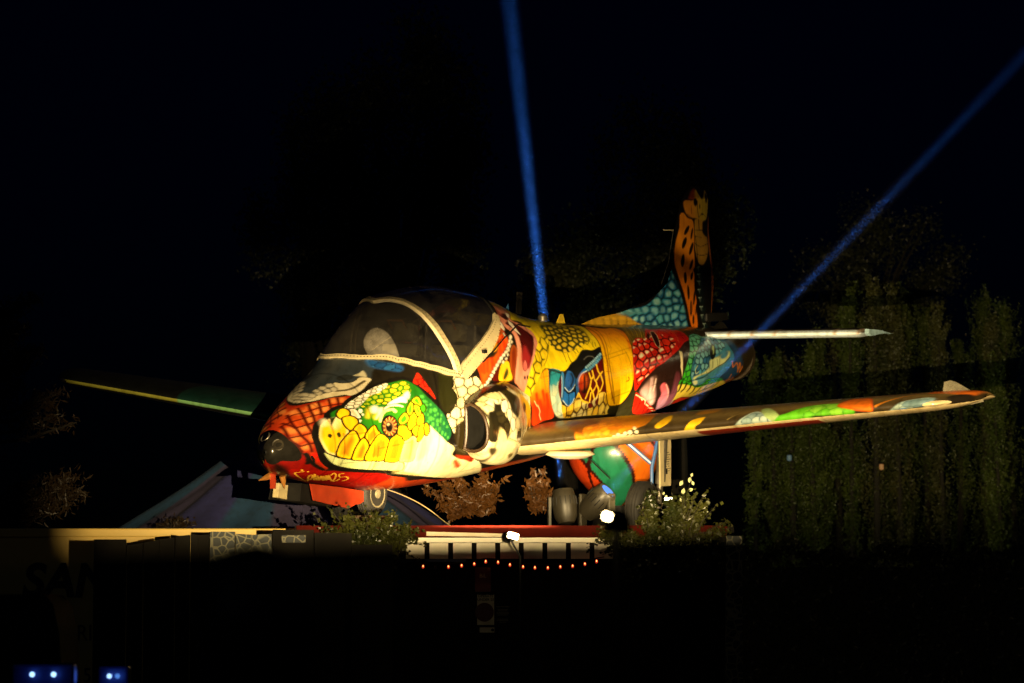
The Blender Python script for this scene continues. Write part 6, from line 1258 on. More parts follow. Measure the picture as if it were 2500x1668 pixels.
def leaves(name, P, size, mat, parent, seed=1, aspect=1.8, droop=.2, stuff=True, bias=None):
    """one folded leaf (two triangles each side of the midrib) at every point"""
    r = np.random.RandomState(seed); n = len(P); ax = r.normal(size=(n, 3)); ax[:, 2] -= droop
    if bias is not None: ax += bias
    ax /= np.linalg.norm(ax, axis=1, keepdims=True)+1e-9; sd = np.cross(ax, r.normal(size=(n, 3))); sd /= np.linalg.norm(sd, axis=1, keepdims=True)+1e-9
    nn = np.cross(ax, sd); s = size*r.uniform(.6, 1.3, (n, 1)); w_ = s/aspect*.5
    V = np.stack([P-ax*s*.5, P+sd*w_+nn*s*.08, P+ax*s*.5, P-sd*w_+nn*s*.08], 1).reshape(-1, 3); i = np.arange(n)*4
    Fq = np.concatenate([np.stack([i, i+1, i+2], 1), np.stack([i, i+2, i+3], 1)]); o = mesh_np(name, V, Fq, mat, parent, smooth=False)
    if stuff: o['kind'] = 'stuff'
    return o
M['dust'] = plain('dust_mote', (46, 46, 50), .9)
# ------------------------------------------------------------------ lamps
WARM = (1.0, .74, .36)
def flood(loc, target, power, label, size=(.15, .10), spread=150, vis=30.0, colr=WARM, cs=.001, tilt=0):
    t = (Vector(target)-Vector(loc)).normalized(); q = t.to_track_quat('Z', 'Y')
    root = empty('floodlight', loc, label, 'floodlight', None); root.rotation_mode = 'QUATERNION'; root.rotation_quaternion = q
    a, b = size
    h = MB(); h.box((0, 0, -.03), (a+.012, b+.012, .036), None, .008)
    for i in range(5): h.box((-a*.4+a*.2*i, 0, -.068), (.006, b*.9, .02))
    h.build('housing', M['black'], root)
    y = MB(); y.tube([(-a/2-.02, 0, -.03), (-a/2-.02, 0, -.13), (a/2+.02, 0, -.13), (a/2+.02, 0, -.03)], .007, 6); y.build('yoke', M['steel'], root)
    MB().box((0, 0, .014), (a, b, .044), None, .012).build('frosted_lens', emit('flood_glow', colr, vis), root)
    d = bpy.data.lights.new('flood', 'AREA'); d.shape = 'RECTANGLE'; d.size, d.size_y = a, b; d.energy = power; d.color = colr; d.spread = math.radians(spread)
    lo = bpy.data.objects.new('flood_light', d); col.objects.link(lo); lo.parent = root; lo.location = (0, 0, .04); lo.rotation_euler = (math.pi, 0, 0)
    return root
# floods built as spotlights; stands and shutters added, trimming beams above the kiosk roof
def profile_spot(px, py, Y, aim, power, cone, blend, cut, label, glow, polex=0.0, top=None, left=None, gl=40, tilt=0.0, db=.065, dd=.05, rs=.0262):
    fp = at(px, py, Y); r = empty('profile_spotlight', (fp.x, Y, 0), label, 'spotlight'); z = fp.z; aim = Vector(aim).normalized(); fw = Vector((aim.x, aim.y, 0)).normalized(); sd_ = Vector((fw.y, -fw.x, 0)); o = Vector((0, 0, z)); rad = .0008
    MB().lathe([(.010, -.20), (.018, -.18), (.018, -.02), (.018, -.015), (rs+.002, db+.01), (rs, db+.01), (.016, -.012), (.002, -.013)], o, fw, 20).build('barrel', M['black'], r, True)
    st = MB(); st.tube([(polex, -.12, 0), (polex, -.12, z-.16), (0, -.12, z-.03)], .008, 8)
    for k in range(3):
        a = k*2.094+.5; st.tube([(polex, -.12, .7), (polex+.5*math.cos(a), -.12+.5*math.sin(a), 0)], .012, 6)
    st.build('stand', M['black'], r)
    MB().box(o-fw*.22, glow, Matrix.Rotation(.25, 3, 'Y'), min(glow)*.3).build('rear_glow', emit('spot_rear_glow', WARM, gl), r)  # glowing block added at the barrel's back to show the lamp's glare
    pl = lambda x0, x1, z0, z1, dy: MB().prism([o+fw*dy+sd_*x0+Vector((0, 0, z0)), o+fw*dy+sd_*x1+Vector((0, 0, z0)), o+fw*dy+sd_*x1+Vector((0, 0, z1)), o+fw*dy+sd_*x0+Vector((0, 0, z1))], fw*.001)
    V3 = lambda x, zz: o+fw*db+sd_*x+Vector((0, 0, zz)); zc_ = db*math.tan(math.radians(cut))
    MB().prism([V3(-.034, -.034), V3(.034, -.034), V3(.034, zc_+.034*tilt), V3(-.034, zc_-.034*tilt)], fw*.001).build('bottom_shutter', M['black'], r)
    if top: pl(-.018, .018, dd*math.tan(math.radians(top)), .021, dd).build('top_shutter', M['black'], r)
    if left: pl(-.018, dd*math.tan(math.radians(left[0])), dd*math.tan(math.radians(left[1])), .020, dd+.002).build('side_shutter', M['black'], r)
    d = bpy.data.lights.new('profile_spot', 'SPOT'); d.energy = power; d.color = WARM; d.spot_size = math.radians(cone); d.spot_blend = blend; d.shadow_soft_size = rad
    lo = bpy.data.objects.new('profile_spot', d); col.objects.link(lo); lo.parent = r; lo.location = o; lo.rotation_euler = aim.to_track_quat('-Z', 'Y').to_euler()
    return r
f1 = at(1247, 1310, 23.8)
FL1 = profile_spot(1247, 1310, 23.8, W((2.75, -.5, .66))-f1, 6200, 40, 1.0, 4.3, 'glaring spotlight on an added stand in front of the white fascia panels', (.085, .03, .045), .075, gl=70, rs=.042)
FL2 = profile_spot(1501, 1267, 8.0, (.12, 1.0, .045), 50000, 44, .85, 1.7, 'glaring spotlight on an added stand well in front of the shrub leaves', (.018, .01, .014), top=10.4, left=(-1.2, 7.3), tilt=.03)
FL3 = flood(at(1632, 1224, 31.3), W((7.4, -.45, 1.5)), 80, 'floodlight standing behind the main gear leg', (.08, .05), 150)
# moving-head lamps and their beams through drifting haze
def beam_mat(dens):
    m, nt, b = new_mat('drifting_haze'); N = nt.nodes; N.remove(b)
    tc_ = N.new('ShaderNodeTexCoord'); sx_ = N.new('ShaderNodeSeparateXYZ'); nt.links.new(tc_.outputs['Object'], sx_.inputs[0])
    mr_ = N.new('ShaderNodeMapRange'); mr_.inputs['From Min'].default_value = DECK+1.5; mr_.inputs['From Max'].default_value = DECK+7.4; mr_.inputs['To Min'].default_value = dens; mr_.inputs['To Max'].default_value = dens*.03; nt.links.new(sx_.outputs['Z'], mr_.inputs['Value'])
    v = N.new('ShaderNodeVolumeScatter'); nt.links.new(mr_.outputs[0], v.inputs['Density']); v.inputs['Color'].default_value = (.9, .95, 1, 1); v.inputs['Anisotropy'].default_value = 0.0
    nt.links.new(v.outputs[0], N['Material Output'].inputs['Volume']); return m
def moving_head(loc, aim, yaw, label):
    loc = Vector(loc); root = empty('moving_head_lamp', loc, label, 'stage lamp', 'moving-head lamps on the deck'); root.rotation_euler = (0, 0, yaw)
    MB().box((0, 0, .075), (.34, .30, .15), None, .02).build('base', M['black'], root)
    for sx in (-1, 1):
        MB().box((sx*.165, 0, .33), (.035, .13, .36), None, .012).build('yoke_arm', plain('yoke_plastic', (60, 56, 44), .5), root)
    q = Vector((0, 0, 1)).rotation_difference((Matrix.Rotation(-yaw, 3, 'Z') @ Vector(aim)).normalized()); ax = q @ Vector((0, 0, 1)); c = Vector((0, 0, .42))
    hd = MB().lathe([(.03, -.20), (.09, -.19), (.125, -.12), (.135, .0), (.135, .06), (.125, .10), (.11, .17), (.105, .175)], c, ax, 24).build('head', plain('head_plastic', (48, 44, 34), .45), root, True)
    g = MB()
    for i in range(16):
        a = 2*math.pi*i/16; p = q @ Vector((.135*math.cos(a), .135*math.sin(a), 0)); g.tube([c+p+ax*.0, c+p*.985+ax*.09], .006, 4)
    g.build('vent_slats', M['black'], hd)
    MB().lathe([(.08, .0), (.078, .006), (.02, .008)], c+ax*.172, ax, 20).build('lamp_lens', emit('blue_lens', (.12, .35, 1.0), 1.2), hd, True)
    return root, loc+Vector((0, 0, .42))+Vector(aim).normalized()*.19
def beam(start, aim, length, r0, r1, power, label):
    aim = Vector(aim).normalized(); half = math.atan((r1-r0)/length); back = r0/math.tan(half)
    o = MB().lathe([(r0*1.25, .03), (r1*1.5, length)], start, aim, 28).build('light_beam', beam_mat(.025)); tag(o, label, 'light beam', None, 'stuff')
    d = bpy.data.lights.new('beam_spot', 'SPOT'); d.energy = power; d.color = (.045, .24, 1.0); d.spot_size = 2*math.atan(r1/length)*1.35; d.spot_blend = 1.0; d.shadow_soft_size = r0*.7
    lo = bpy.data.objects.new('beam_spot', d); col.objects.link(lo); lo.location = Vector(start)+aim*.02-aim*back*0; lo.rotation_euler = aim.to_track_quat('-Z', 'Y').to_euler()
    r = np.random.RandomState(int(power) % 97); n = 2600; h = length*r.uniform(.02, 1, n); rad = (r0+(r1-r0)*h/length)*np.sqrt(r.uniform(0, 1, n))*.8; a = r.uniform(0, 6.283, n); q = Vector((0, 0, 1)).rotation_difference(aim)
    P = np.array([tuple(Vector(start)+q @ Vector((rad[i]*math.cos(a[i]), rad[i]*math.sin(a[i]), h[i]))) for i in range(n)]); leaves('drifting_dust', P, .0035, M['dust'], o, 3, 1.0)
    return o
HY1, HY2 = 33.0, 32.0
h1 = Vector((Xat(1378, HY1), HY1, DECK)); h2 = Vector((Xat(1457, HY2), HY2, DECK))
a1 = at(1252, 60, HY1+.6)-at(1376, 1190, HY1); r1_, s1 = moving_head(h1, a1, .1, 'upright moving-head stage lamp whose beam rises behind the cockpit')
a2 = at(2420, 205, HY2-2.2)-at(1470, 1200, HY2); r2_, s2 = moving_head(h2, a2, -.5, 'tilted moving-head stage lamp whose beam crosses the tail')
beam(s1, a1, 9.5, .05, .15, 260000, 'blue light beam rising almost straight up behind the cockpit')
beam(s2, a2, 10.5, .045, .09, 170000, 'blue light beam slanting past the tail fin to the right')

# ------------------------------------------------------------------ lorry trailer with lettering, hoarding, mural panel
YT = 27.2; zt = Zat(1290, YT); xt0, xt1 = -8.2, Xat(768, YT)
trl = empty('lorry_trailer', ((xt0+xt1)/2, YT+1.25, 0), 'long cream lorry trailer with dark lettering on its side', 'trailer'); tc = Vector(trl.location); LT = xt1-xt0
M['trailer'] = plain('trailer_cream', (220, 186, 92), .5, var=.08, scale=.9)
MB().box((0, 0, (zt+.9)/2+.05), (LT, 2.5, zt-.9-.1), None, .01).build('body', M['trailer'], trl)
MB().box((0, 0, zt-.04), (LT+.02, 2.54, .075), None, .012).build('top_rail', M['trailer'], trl)
MB().box((0, 0, .82), (LT, 1.1, .18)).build('chassis', M['black'], trl)
for x in (-2.3, -1.1, 0.1):
    for y in (-1.05, 1.05):
        wv = MB().lathe([(.30, -.12), (.5, -.11), (.5, .11), (.30, .12)], (x, y, .5), (0, 1, 0), 26).build('wheel', M['rubber'], trl, True)
navy = plain('navy_vinyl', (8, 8, 18), .5); mar = plain('maroon_vinyl', (70, 14, 10), .5)
def ttxt(s, px, py, h, mat, shear=0., xs_=1., bold=0.):
    p = at(px, py, YT-.004); return text_mesh(s, h/.73, mat, trl, (p.x-tc.x, p.y-tc.y, p.z-tc.z), shear, .002, 'LEFT', xs_, 'lettering', bold)
ttxt('SAN', 52, 1421, 82/7500*YT, navy, .18, 1.0, .012); ttxt('RIC', 186, 1547, 40/7500*YT, mar, 0, .85); ttxt('57', 202, 1650, 36/7500*YT, navy, 0, .85)
# stone-pattern mural material
sm, snt, sb_ = new_mat('stone_mural'); tcn = snt.nodes.new('ShaderNodeTexCoord'); vo = snt.nodes.new('ShaderNodeTexVoronoi'); vo.feature = 'DISTANCE_TO_EDGE'; vo.inputs['Scale'].default_value = 15; vo.inputs['Randomness'].default_value = .9
snt.links.new(tcn.outputs['Object'], vo.inputs['Vector']); rp = ramp(snt, vo.outputs['Distance'], [(.04, lin4((110, 106, 78))), (.09, lin4((14, 26, 26)))]); snt.links.new(rp.outputs[0], sb_.inputs['Base Color']); sb_.inputs['Roughness'].default_value = .6
YH = 24.5
hd_ = empty('hoarding_fence', (Xat(500, YH), YH, 0), 'dark hoarding of uneven painted boards in front of the cream trailer', 'fence'); hx = hd_.location.x
bds = [(232, 312, 1317, 1317, 0), (312, 352, 1331, 1326, 0), (352, 392, 1325, 1318, 0), (392, 430, 1317, 1312, 0), (430, 466, 1309, 1306, 0), (466, 486, 1303, 1306, 0), (486, 514, 1307, 1305, 0), (514, 576, 1298, 1298, 1), (576, 616, 1303, 1305, 1), (616, 666, 1306, 1304, 1), (666, 768, 1293, 1294, 0), (768, 860, 1300, 1302, 0), (860, 960, 1330, 1330, 0)]
M['board'] = plain('dark_board', (24, 22, 18), .8, var=.5, scale=3, bump=.2, spec=.1)  # plain dark board tone varied by noise
for i, (xa, xb, va, vb, st_) in enumerate(bds):
    d = .02*(i % 3); A, B = Xat(xa, YH)-hx+.003, Xat(xb, YH)-hx-.003
    MB().prism([(A, d, 0), (B, d, 0), (B, d, Zat(vb, YH)), (A, d, Zat(va, YH))], (0, .04, 0)).build('board', sm if st_ else M['board'], hd_)
p_ = MB().prism([(Xat(690, YH)-hx, -.012, Zat(1325, YH)), (Xat(748, YH)-hx, -.012, Zat(1325, YH)), (Xat(748, YH)-hx, -.012, Zat(1307, YH)), (Xat(690, YH)-hx, -.012, Zat(1307, YH))], (0, .01, 0)).build('painted_plaque', sm, hd_)
YM = 25.1; mp_ = MB().prism([(-.16, 0, 0), (0, 0, 0), (0, 0, Zat(1309, YM)), (-.13, 0, Zat(1309, YM))], (0, .05, 0)).build('mural_panel', sm); mp_.location = (Xat(1810, YM), YM, 0); tag(mp_, 'narrow upright panel painted with pale-jointed stones at the kiosk end', 'panel')

# ------------------------------------------------------------------ painted egg, bell tent
YE = 35.0; ec = at(1500, 1118, YE); er = 118/7500*YE
nz, na = 110, 150; hh = np.linspace(0, 1, nz); aa = np.linspace(0, 2*math.pi, na); HH, AA = np.meshgrid(hh, aa, indexing='ij')
prof = np.sin(np.pi*HH)**.75*(.80+.36*HH)*.97; EP = np.stack([er*prof*np.sin(AA), -er*prof*np.cos(AA), er*2.15*(HH-.5)], -1)
Ce = np.empty(HH.shape+(3,)); uu = (AA/(2*math.pi)*6); ph = uu+HH*1.7; band = np.floor(ph) % 3
oc = [lin((30, 116, 84)), lin((214, 104, 20)), lin((180, 56, 16))]
for b in range(3): Ce[band == b] = oc[b]
ln = np.minimum(ph % 1, 1-ph % 1); Ce[ln < .055] = lin((48, 8, 6)); s2_ = np.abs(((uu*1.0-HH*.9) % 2)-1); Ce[(s2_ < .05)] = lin((48, 8, 6))
egg = mesh_np('painted_egg', EP.reshape(-1, 3), grid_faces(nz, na), paint_mat('egg_gloss_paint', .3, .3), None, Ce.reshape(-1, 3)); egg.location = ec; tag(egg, 'giant egg painted in orange, green and red bands behind the landing gear', 'egg')
st0 = MB().lathe([(.30, DECK-ec.z), (.22, -er*1.0)], (0, 0, 0), (0, 0, 1), 20).build('stand', M['black'], egg)
YB = 38.0; ap = at(700, 985, YB); ba = Zat(1310, YB); nr, nc = 30, 180
rr = np.linspace(0, 1, nr); ca = np.linspace(0, 2*math.pi, nc); RR, AA = np.meshgrid(rr, ca, indexing='ij'); Rb = 420/7500*YB
fold = 1+.035*np.sin(AA*9)*RR+.02*np.sin(AA*23+RR*5)*RR; zc = ap.z-(ap.z-ba)*(RR**.82)
TP_ = np.stack([Rb*RR*fold*np.sin(AA), -Rb*RR*fold*np.cos(AA), zc+.03*np.sin(AA*9+.5)*RR*(1-RR)*4], -1)
Ctn = np.empty(RR.shape+(3,)); pan = np.floor(AA/(2*math.pi)*18).astype(int) % 3
for b, c in enumerate(((70, 64, 98), (48, 50, 106), (34, 70, 104))): Ctn[pan == b] = lin(c)  # dark canvas panels with blue and purple light put into their colours
walls = TP_[-1].copy(); walls[:, 2] = 0
tent = empty('bell_tent', (ap.x, YB, 0), 'dark blue and purple canvas bell tent behind the nose, coloured light painted in', 'tent')
mesh_np('canvas_roof', TP_.reshape(-1, 3), grid_faces(nr, nc), paint_mat('tent_canvas', .85, 0.0), tent, Ctn.reshape(-1, 3))
mesh_np('canvas_wall', np.concatenate([TP_[-1], walls]), grid_faces(2, nc), plain('tent_wall_canvas', (24, 28, 54), .9), tent)
MB().tube([(0, 0, 0), (0, 0, ap.z+.12)], .03, 8).build('tent_pole', M['dark'], tent)

# ------------------------------------------------------------------ plants
M['poplar'] = leaf_mat('poplar_leaf', (48, 64, 20), (82, 94, 30)); M['poplar2'] = leaf_mat('poplar_leaf_dusky', (46, 52, 30), (82, 80, 34)); M['oak'] = leaf_mat('broadleaf', (34, 42, 22), (58, 60, 32)); M['ivy'] = leaf_mat('trailing_leaf', (24, 34, 12), (76, 76, 30), .35); M['bark'] = plain('bark', (28, 23, 17), .9, var=.4, scale=8, bump=.5)
M['lamp_orange'] = leaf_mat('lamp_orange_leaf', (74, 44, 16), (104, 66, 24)); M['fir'] = leaf_mat('fir_needles', (44, 34, 20), (58, 44, 24)); M['euc'] = leaf_mat('eucalyptus_leaf', (170, 176, 130), (206, 206, 160), .35)  # orange shrub leaves: orange lamplight put into the leaf colour
def poplar(px, top, Y, rad, seed):
    b = at(px, top, Y); h = b.z; r = np.random.RandomState(seed); t = empty('poplar_tree', (b.x, Y, 0), 'slender dark green poplar in the tight row beyond the near wing', 'tree', 'poplars in the row beyond the wing')
    lean = r.uniform(-.03, .03); MB().tube([(0, 0, 0), (.05+lean*h*.4, 0, h*.4), (lean*h*.9, 0, h*.9)], [rad*.2, rad*.12, .03], 8).build('trunk', M['bark'], t)
    P = []; nb = int(h*11); tot = r.uniform(.55, 1.15)
    for j in range(nb):                       # steep side branches, each a tuft of leaves
        z0 = h*(.10+.85*r.uniform(0, 1)**.75); a = r.uniform(0, 6.283); ln = rad*r.uniform(.3, .9)*min(1, (h-z0)/(h*.25)+.15); up = ln*r.uniform(1.6, 3.4)
        e = np.array([math.cos(a)*ln, math.sin(a)*ln, min(up, h-z0)]); m = int(r.uniform(60, 150)*tot); u = r.uniform(.1, 1.05, m)[:, None]
        P.append(np.array([lean*z0, 0, z0])+e*np.concatenate([u**.7, u**.7, u], 1)+r.normal(size=(m, 3))*np.array([.05, .05, .11])*(1.25-.75*u))
    u = r.uniform(.55, 1, 420); P.append(np.stack([lean*h*u, 0*u, h*u], 1)+r.normal(size=(420, 3))*np.array([1, 1, .3])*(.04+.16*rad*(1-u))[:, None]*1.6)
    leaves('crown', np.concatenate(P), .058, M['poplar'] if seed % 3 else M['poplar2'], t, seed, 1.5, -.6); return t
pops = [(1836, 850), (1884, 862), (1902, 846), (1932, 918), (1946, 930), (1972, 866), (1992, 842), (2016, 790), (2046, 716), (2068, 688), (2092, 735), (2128, 676), (2150, 708), (2176, 684), (2196, 690), (2222, 700), (2258, 742), (2292, 734), (2326, 832), (2386, 694), (2412, 742), (2472, 724), (2440, 860)]
for i, (px, tv) in enumerate(pops): poplar(px, tv, 74+(i*37 % 11), .40+.09*((i*13) % 5), 100+i)
def broad(name, px, py, Y, rx, rz, n, seed, label, mat='oak', ls=.10):
    c = at(px, py, Y); t = empty(name, (c.x, Y, 0), label, 'tree'); r = np.random.RandomState(seed); rx, rz = rx/7500*Y, rz/7500*Y
    tk = MB(); tk.tube([(0, 0, 0), (.1, 0, c.z*.5), (0, 0, c.z)], [.28, .2, .1], 8)
    P = []
    for j in range(46):
        d = r.normal(size=3); d /= np.linalg.norm(d); q = d*np.array([rx, rx, rz])*r.uniform(.35, 1.0)+np.array([0, 0, c.z])
        m = int(3*n/46); P.append(q+r.normal(size=(m, 3))*np.array([rx, rx, rz])*.12)
        if j < 12: tk.tube([(0, 0, c.z*.55+rz*.02*j), tuple(q*.5+np.array([0, 0, c.z*.45])), tuple(q)], [.08, .05, .015], 5)
    tk.build('trunk', M['bark'], t); leaves('crown', np.concatenate(P), ls, M[mat], t, seed, 1.5); return t
broad('broadleaf_tree', 960, 470, 58, 250, 430, 9000, 11, 'tall dark broadleaf tree behind the cockpit and the upright beam')
broad('broadleaf_tree', 1640, 560, 62, 200, 420, 6000, 12, 'tall dark broadleaf tree directly behind the tail fin')
broad('broadleaf_tree', 760, 560, 66, 170, 330, 4000, 13, 'dark broadleaf tree beyond the windscreen, left of the tallest one')
broad('broadleaf_tree', 2130, 700, 96, 220, 200, 3500, 14, 'dark rounded treetop showing above the poplars')
broad('broadleaf_tree', 1380, 760, 70, 160, 260, 3500, 15, 'low dark broadleaf tree between the upright beam and the fin')
def conifer(px, pts, Y, seed, label):
    b = at(px, 1000, Y); t = empty('fir_tree', (b.x, Y, 0), label, 'tree'); r = np.random.RandomState(seed); tk = MB(); P = []; top = max(at(x, y, Y).z for x, y, l in pts)+.6
    tk.tube([(0, 0, 0), (0, 0, top)], [.2, .03], 8)
    for x, y, l in pts:
        e = at(x, y, Y); e = Vector((e.x-b.x, r.uniform(-.3, .3), e.z)); s = Vector((0, 0, e.z-.25)); tk.tube([s, s.lerp(e, .5)+Vector((0, 0, -.06)), e], [.03, .02, .006], 5)
        for u in np.linspace(.35, 1, 14):
            q = np.array(s.lerp(e, u)); P.append(q+r.normal(size=(l, 3))*np.array([.10, .12, .07])*(1.25-u*.7))
    tk.build('trunk', M['bark'], t); leaves('needles', np.concatenate(P), .085, M['fir'], t, seed, 4.0, -.2); return t
conifer(-60, [(84, 735, 26), (50, 765, 26), (60, 800, 26), (88, 850, 26), (70, 880, 26), (40, 900, 20), (30, 830, 20), (50, 945, 20), (155, 960, 16), (120, 985, 16), (135, 1010, 14), (190, 1032, 8)], 34, 5, 'fir tree with dim brown branch tips reaching towards the far wingtip')
conifer(-40, [(178, 1160, 22), (190, 1200, 26), (150, 1195, 22), (130, 1215, 22), (100, 1230, 20), (60, 1225, 18), (160, 1230, 20), (40, 1240, 16)], 31, 6, 'low fir branches sticking up behind the cream trailer')
def shrub(name, px, py, Y, rx, rz, n, ls, mat, label, seed, base, spr=None, asp=1.3, cat='shrub'):
    c = at(px, py, Y); t = empty(name, (c.x, Y, base), label, cat); r = np.random.RandomState(seed); RX, RZ = rx/7500*Y, rz/7500*Y; P = []; st = MB()
    for j in range(34):
        d = r.normal(size=3); d /= np.linalg.norm(d); e = d*np.array([RX, min(RX, .28), RZ])*r.uniform(.5, 1.0); s0 = np.array([r.uniform(-.3, .3)*RX, 0, -RZ*.5]); cz_ = np.array([0, 0, c.z-base])
        mid = (s0+e)*.5+r.normal(size=3)*.04; st.tube([tuple(s0+cz_), tuple(mid+cz_), tuple(e+cz_)], [.007, .005, .002], 4)
        u = r.uniform(.15, 1.05, int(n/34))[:, None]; P.append((1-u)**2*s0+2*u*(1-u)*mid+u*u*e+cz_+r.normal(size=(len(u), 3))*.028)
    for (qx, qy, m) in (spr or []):
        e = at(qx, qy, Y); e = np.array([e.x-c.x, r.uniform(-.1, .05), e.z-base]); s0 = np.array([e[0]*.55, 0, c.z-base+.02]); mid = (s0+e)/2+r.normal(size=3)*.02
        st.tube([tuple(s0), tuple(mid), tuple(e)], [.006, .004, .002], 4); u = np.linspace(.2, 1.02, m)[:, None]; P.append((1-u)**2*s0+2*u*(1-u)*mid+u*u*e+r.normal(size=(m, 3))*.013)
    st.build('stems', M['bark'], t); leaves('foliage', np.concatenate(P), ls, M[mat], t, seed, asp); return t
shrub('trailing_shrub', 908, 1318, YF-.2, 134, 92, 8000, .036, 'ivy', 'trailing leafy shrub on the roof edge below the nose wheel', 31, DECK-.5, [(800, 1238, 16), (850, 1232, 16), (885, 1238, 16), (940, 1268, 16), (1000, 1275, 16), (1035, 1330, 18), (770, 1262, 14), (1030, 1370, 16)])
shrub('trailing_shrub', 1618, 1322, YF-.25, 184, 122, 14000, .036, 'ivy', 'large trailing leafy shrub on the roof edge below the main gear', 32, DECK-.6, [(1560, 1238, 20), (1700, 1200, 22), (1728, 1196, 24), (1750, 1232, 22), (1668, 1215, 16), (1775, 1272, 20), (1640, 1205, 16), (1745, 1300, 20), (1440, 1330, 16), (1470, 1350, 18), (1580, 1250, 16), (1690, 1225, 18), (1760, 1360, 20), (1455, 1318, 12), (1430, 1338, 10)])
es = empty('eucalyptus_sprig', at(1672, 1262, YF-.1), 'upright sprig of large pale round leaves glaring in the lamplight', 'plant'); eo = es.location.copy()
MB().tube([(0, 0, 0), at(1676, 1215, YF-.1)-eo, at(1688, 1165, YF-.1)-eo], [.004, .003, .001], 5).build('stem', M['bark'], es)
for (px, py, s, rx_) in ((1668, 1200, .055, .2), (1663, 1180, .05, .5), (1684, 1172, .05, .15), (1692, 1180, .04, -.4), (1689, 1160, .035, .3), (1686, 1196, .045, 1.2), (1664, 1220, .05, -.2), (1620, 1205, .03, .4), (1626, 1212, .03, 1.0)):
    p = at(px, py, YF-.1)-eo; R_ = Matrix.Rotation(rx_, 3, 'Y') @ Matrix.Rotation(.5, 3, 'X'); m = MB(); pr = [(0, 0, -s*.55), (s*.28, .004, -s*.2), (s*.3, .006, .1*s), (0, 0, s*.6), (-s*.3, .006, .1*s), (-s*.28, .004, -s*.2)]
    m.add([p+R_ @ Vector(v) for v in pr], [(0, 1, 2), (0, 2, 3), (0, 3, 4), (0, 4, 5)]); m.build('leaf', M['euc'], es)
shrub('orange_lit_shrub', 1145, 1212, 33.5, 110, 62, 3000, .075, 'lamp_orange', 'shrub with orange lamplight in its leaf colour under the belly behind the hanging cable', 33, DECK, [(1070, 1180, 12), (1110, 1160, 14), (1180, 1150, 14), (1240, 1165, 14)], 2.4)
shrub('orange_lit_shrub', 1310, 1200, 33.6, 40, 62, 1000, .075, 'lamp_orange', 'small shrub tuft with orange lamplight in its leaf colour beside the moving-head lamp', 34, DECK, [(1300, 1150, 10), (1330, 1142, 12), (1340, 1170, 10)], 2.4)
shrub('tent_side_shrub', 430, 1282, 34.5, 60, 16, 320, .06, 'fir', 'low dark weed tuft rising over the trailer roof before the tent', 35, 0.0, None, 2.5)

YG = 52.0; hz = Zat(1345, YG); hg = empty('added_hedge', (Xat(2150, YG), YG, 0), 'tall dark hedge added before the poplars to block light and hide a floodlight', 'hedge'); r = np.random.RandomState(77)  # hedge added to block light and hide the floodlight behind it
MB().box((0, .35, hz/2-.1), (9.0, .5, hz-.35), None, .1).build('hedge_core', plain('hedge_shade', (14, 16, 8), .9), hg)
n = 16000; u = r.uniform(-4.6, 4.6, n); vv = r.uniform(0, 1, n); top_m = vv > .7; P = np.stack([u, np.where(top_m, r.uniform(0, .7, n), r.uniform(-.05, .1, n)), np.where(top_m, hz-.1+.12*np.sin(u*3.1)+.1*np.sin(u*7.7+1)+r.uniform(-.12, .16, n), r.uniform(0, hz, n))], 1)
leaves('hedge_foliage', P, .10, M['oak'], hg, 78)

# ------------------------------------------------------------------ added floodlight and lanterns at the trees, lamps in the dark foreground
tl = at(1990, 1395, 57); tlr = empty('added_tripod_floodlight', (tl.x, 57, 0), 'added tripod floodlight hidden behind the added hedge to brighten the poplars', 'floodlight'); m = MB()  # unseen lamp added to brighten the poplars, hidden by the hedge
for k in range(3):
    a = k*2.094; m.tube([(0, 0, .6), (.45*math.cos(a), .45*math.sin(a), 0)], .014, 6)
m.tube([(0, 0, .5), (0, 0, tl.z-.1)], .016, 8); m.build('tripod', M['black'], tlr)
MB().box((0, -.03, tl.z), (.34, .08, .24), None, .015).build('housing', M['black'], tlr); MB().box((0, .016, tl.z), (.30, .012, .20)).build('lens', emit('tripod_lens', (1, .86, .5), 20), tlr)
d = bpy.data.lights.new('added_tripod_flood', 'AREA'); d.shape = 'RECTANGLE'; d.size, d.size_y = .3, .2; d.energy = 200; d.color = (.95, .92, .45); d.spread = math.radians(84)
lo = bpy.data.objects.new('added_tripod_flood', d); col.objects.link(lo); lo.parent = tlr; lo.location = (0, .03, tl.z); lo.rotation_euler = (math.radians(112), 0, math.radians(-20))
for px, py, c, e, lab in ((2152, 1140, (1, .45, .12), .25, 'small orange lantern hanging among the poplars'), (1927, 1118, (.6, .9, .8), .1, 'small pale lantern hanging among the poplars')):
    p = at(px, py, 70); lr = empty('tree_lantern', p, lab, 'lantern'); MB().lathe([(.02, -.07), (.05, -.05), (.05, .05), (.02, .07)], (0, 0, 0), (0, 0, 1), 10).build('glow_glass', emit('lantern_glow', c, e), lr, True); MB().lathe([(.055, .06), (.02, .10)], (0, 0, 0), (0, 0, 1), 10).build('cap', M['black'], lr)
def led(px, py, Y, xs__, label, sz):
    p = at(px, py, Y); r = empty('led_fixture', p, label, 'stage lamp'); MB().box((0, .07, -.02), (sz, .12, .14), None, .012).build('case', plain('case_blue_black', (20, 26, 52), .4), r)
    for dx, c, e in xs__:
        MB().lathe([(.013, -.01), (.012, .004), (.004, .006)], (dx, .008, 0), (0, -1, 0), 18).build('led_lens', emit('led_glow', c, e), r, True)
        d = bpy.data.lights.new('led', 'POINT'); d.energy = .12; d.color = (.05, .15, 1.0); d.shadow_soft_size = .02; lo = bpy.data.objects.new('led', d); col.objects.link(lo); lo.parent = r; lo.location = (dx, -.06, 0)
    MB().box((0, .07, -p.z/2-.05), (.06, .06, p.z-.08)).build('stand', M['black'], r)
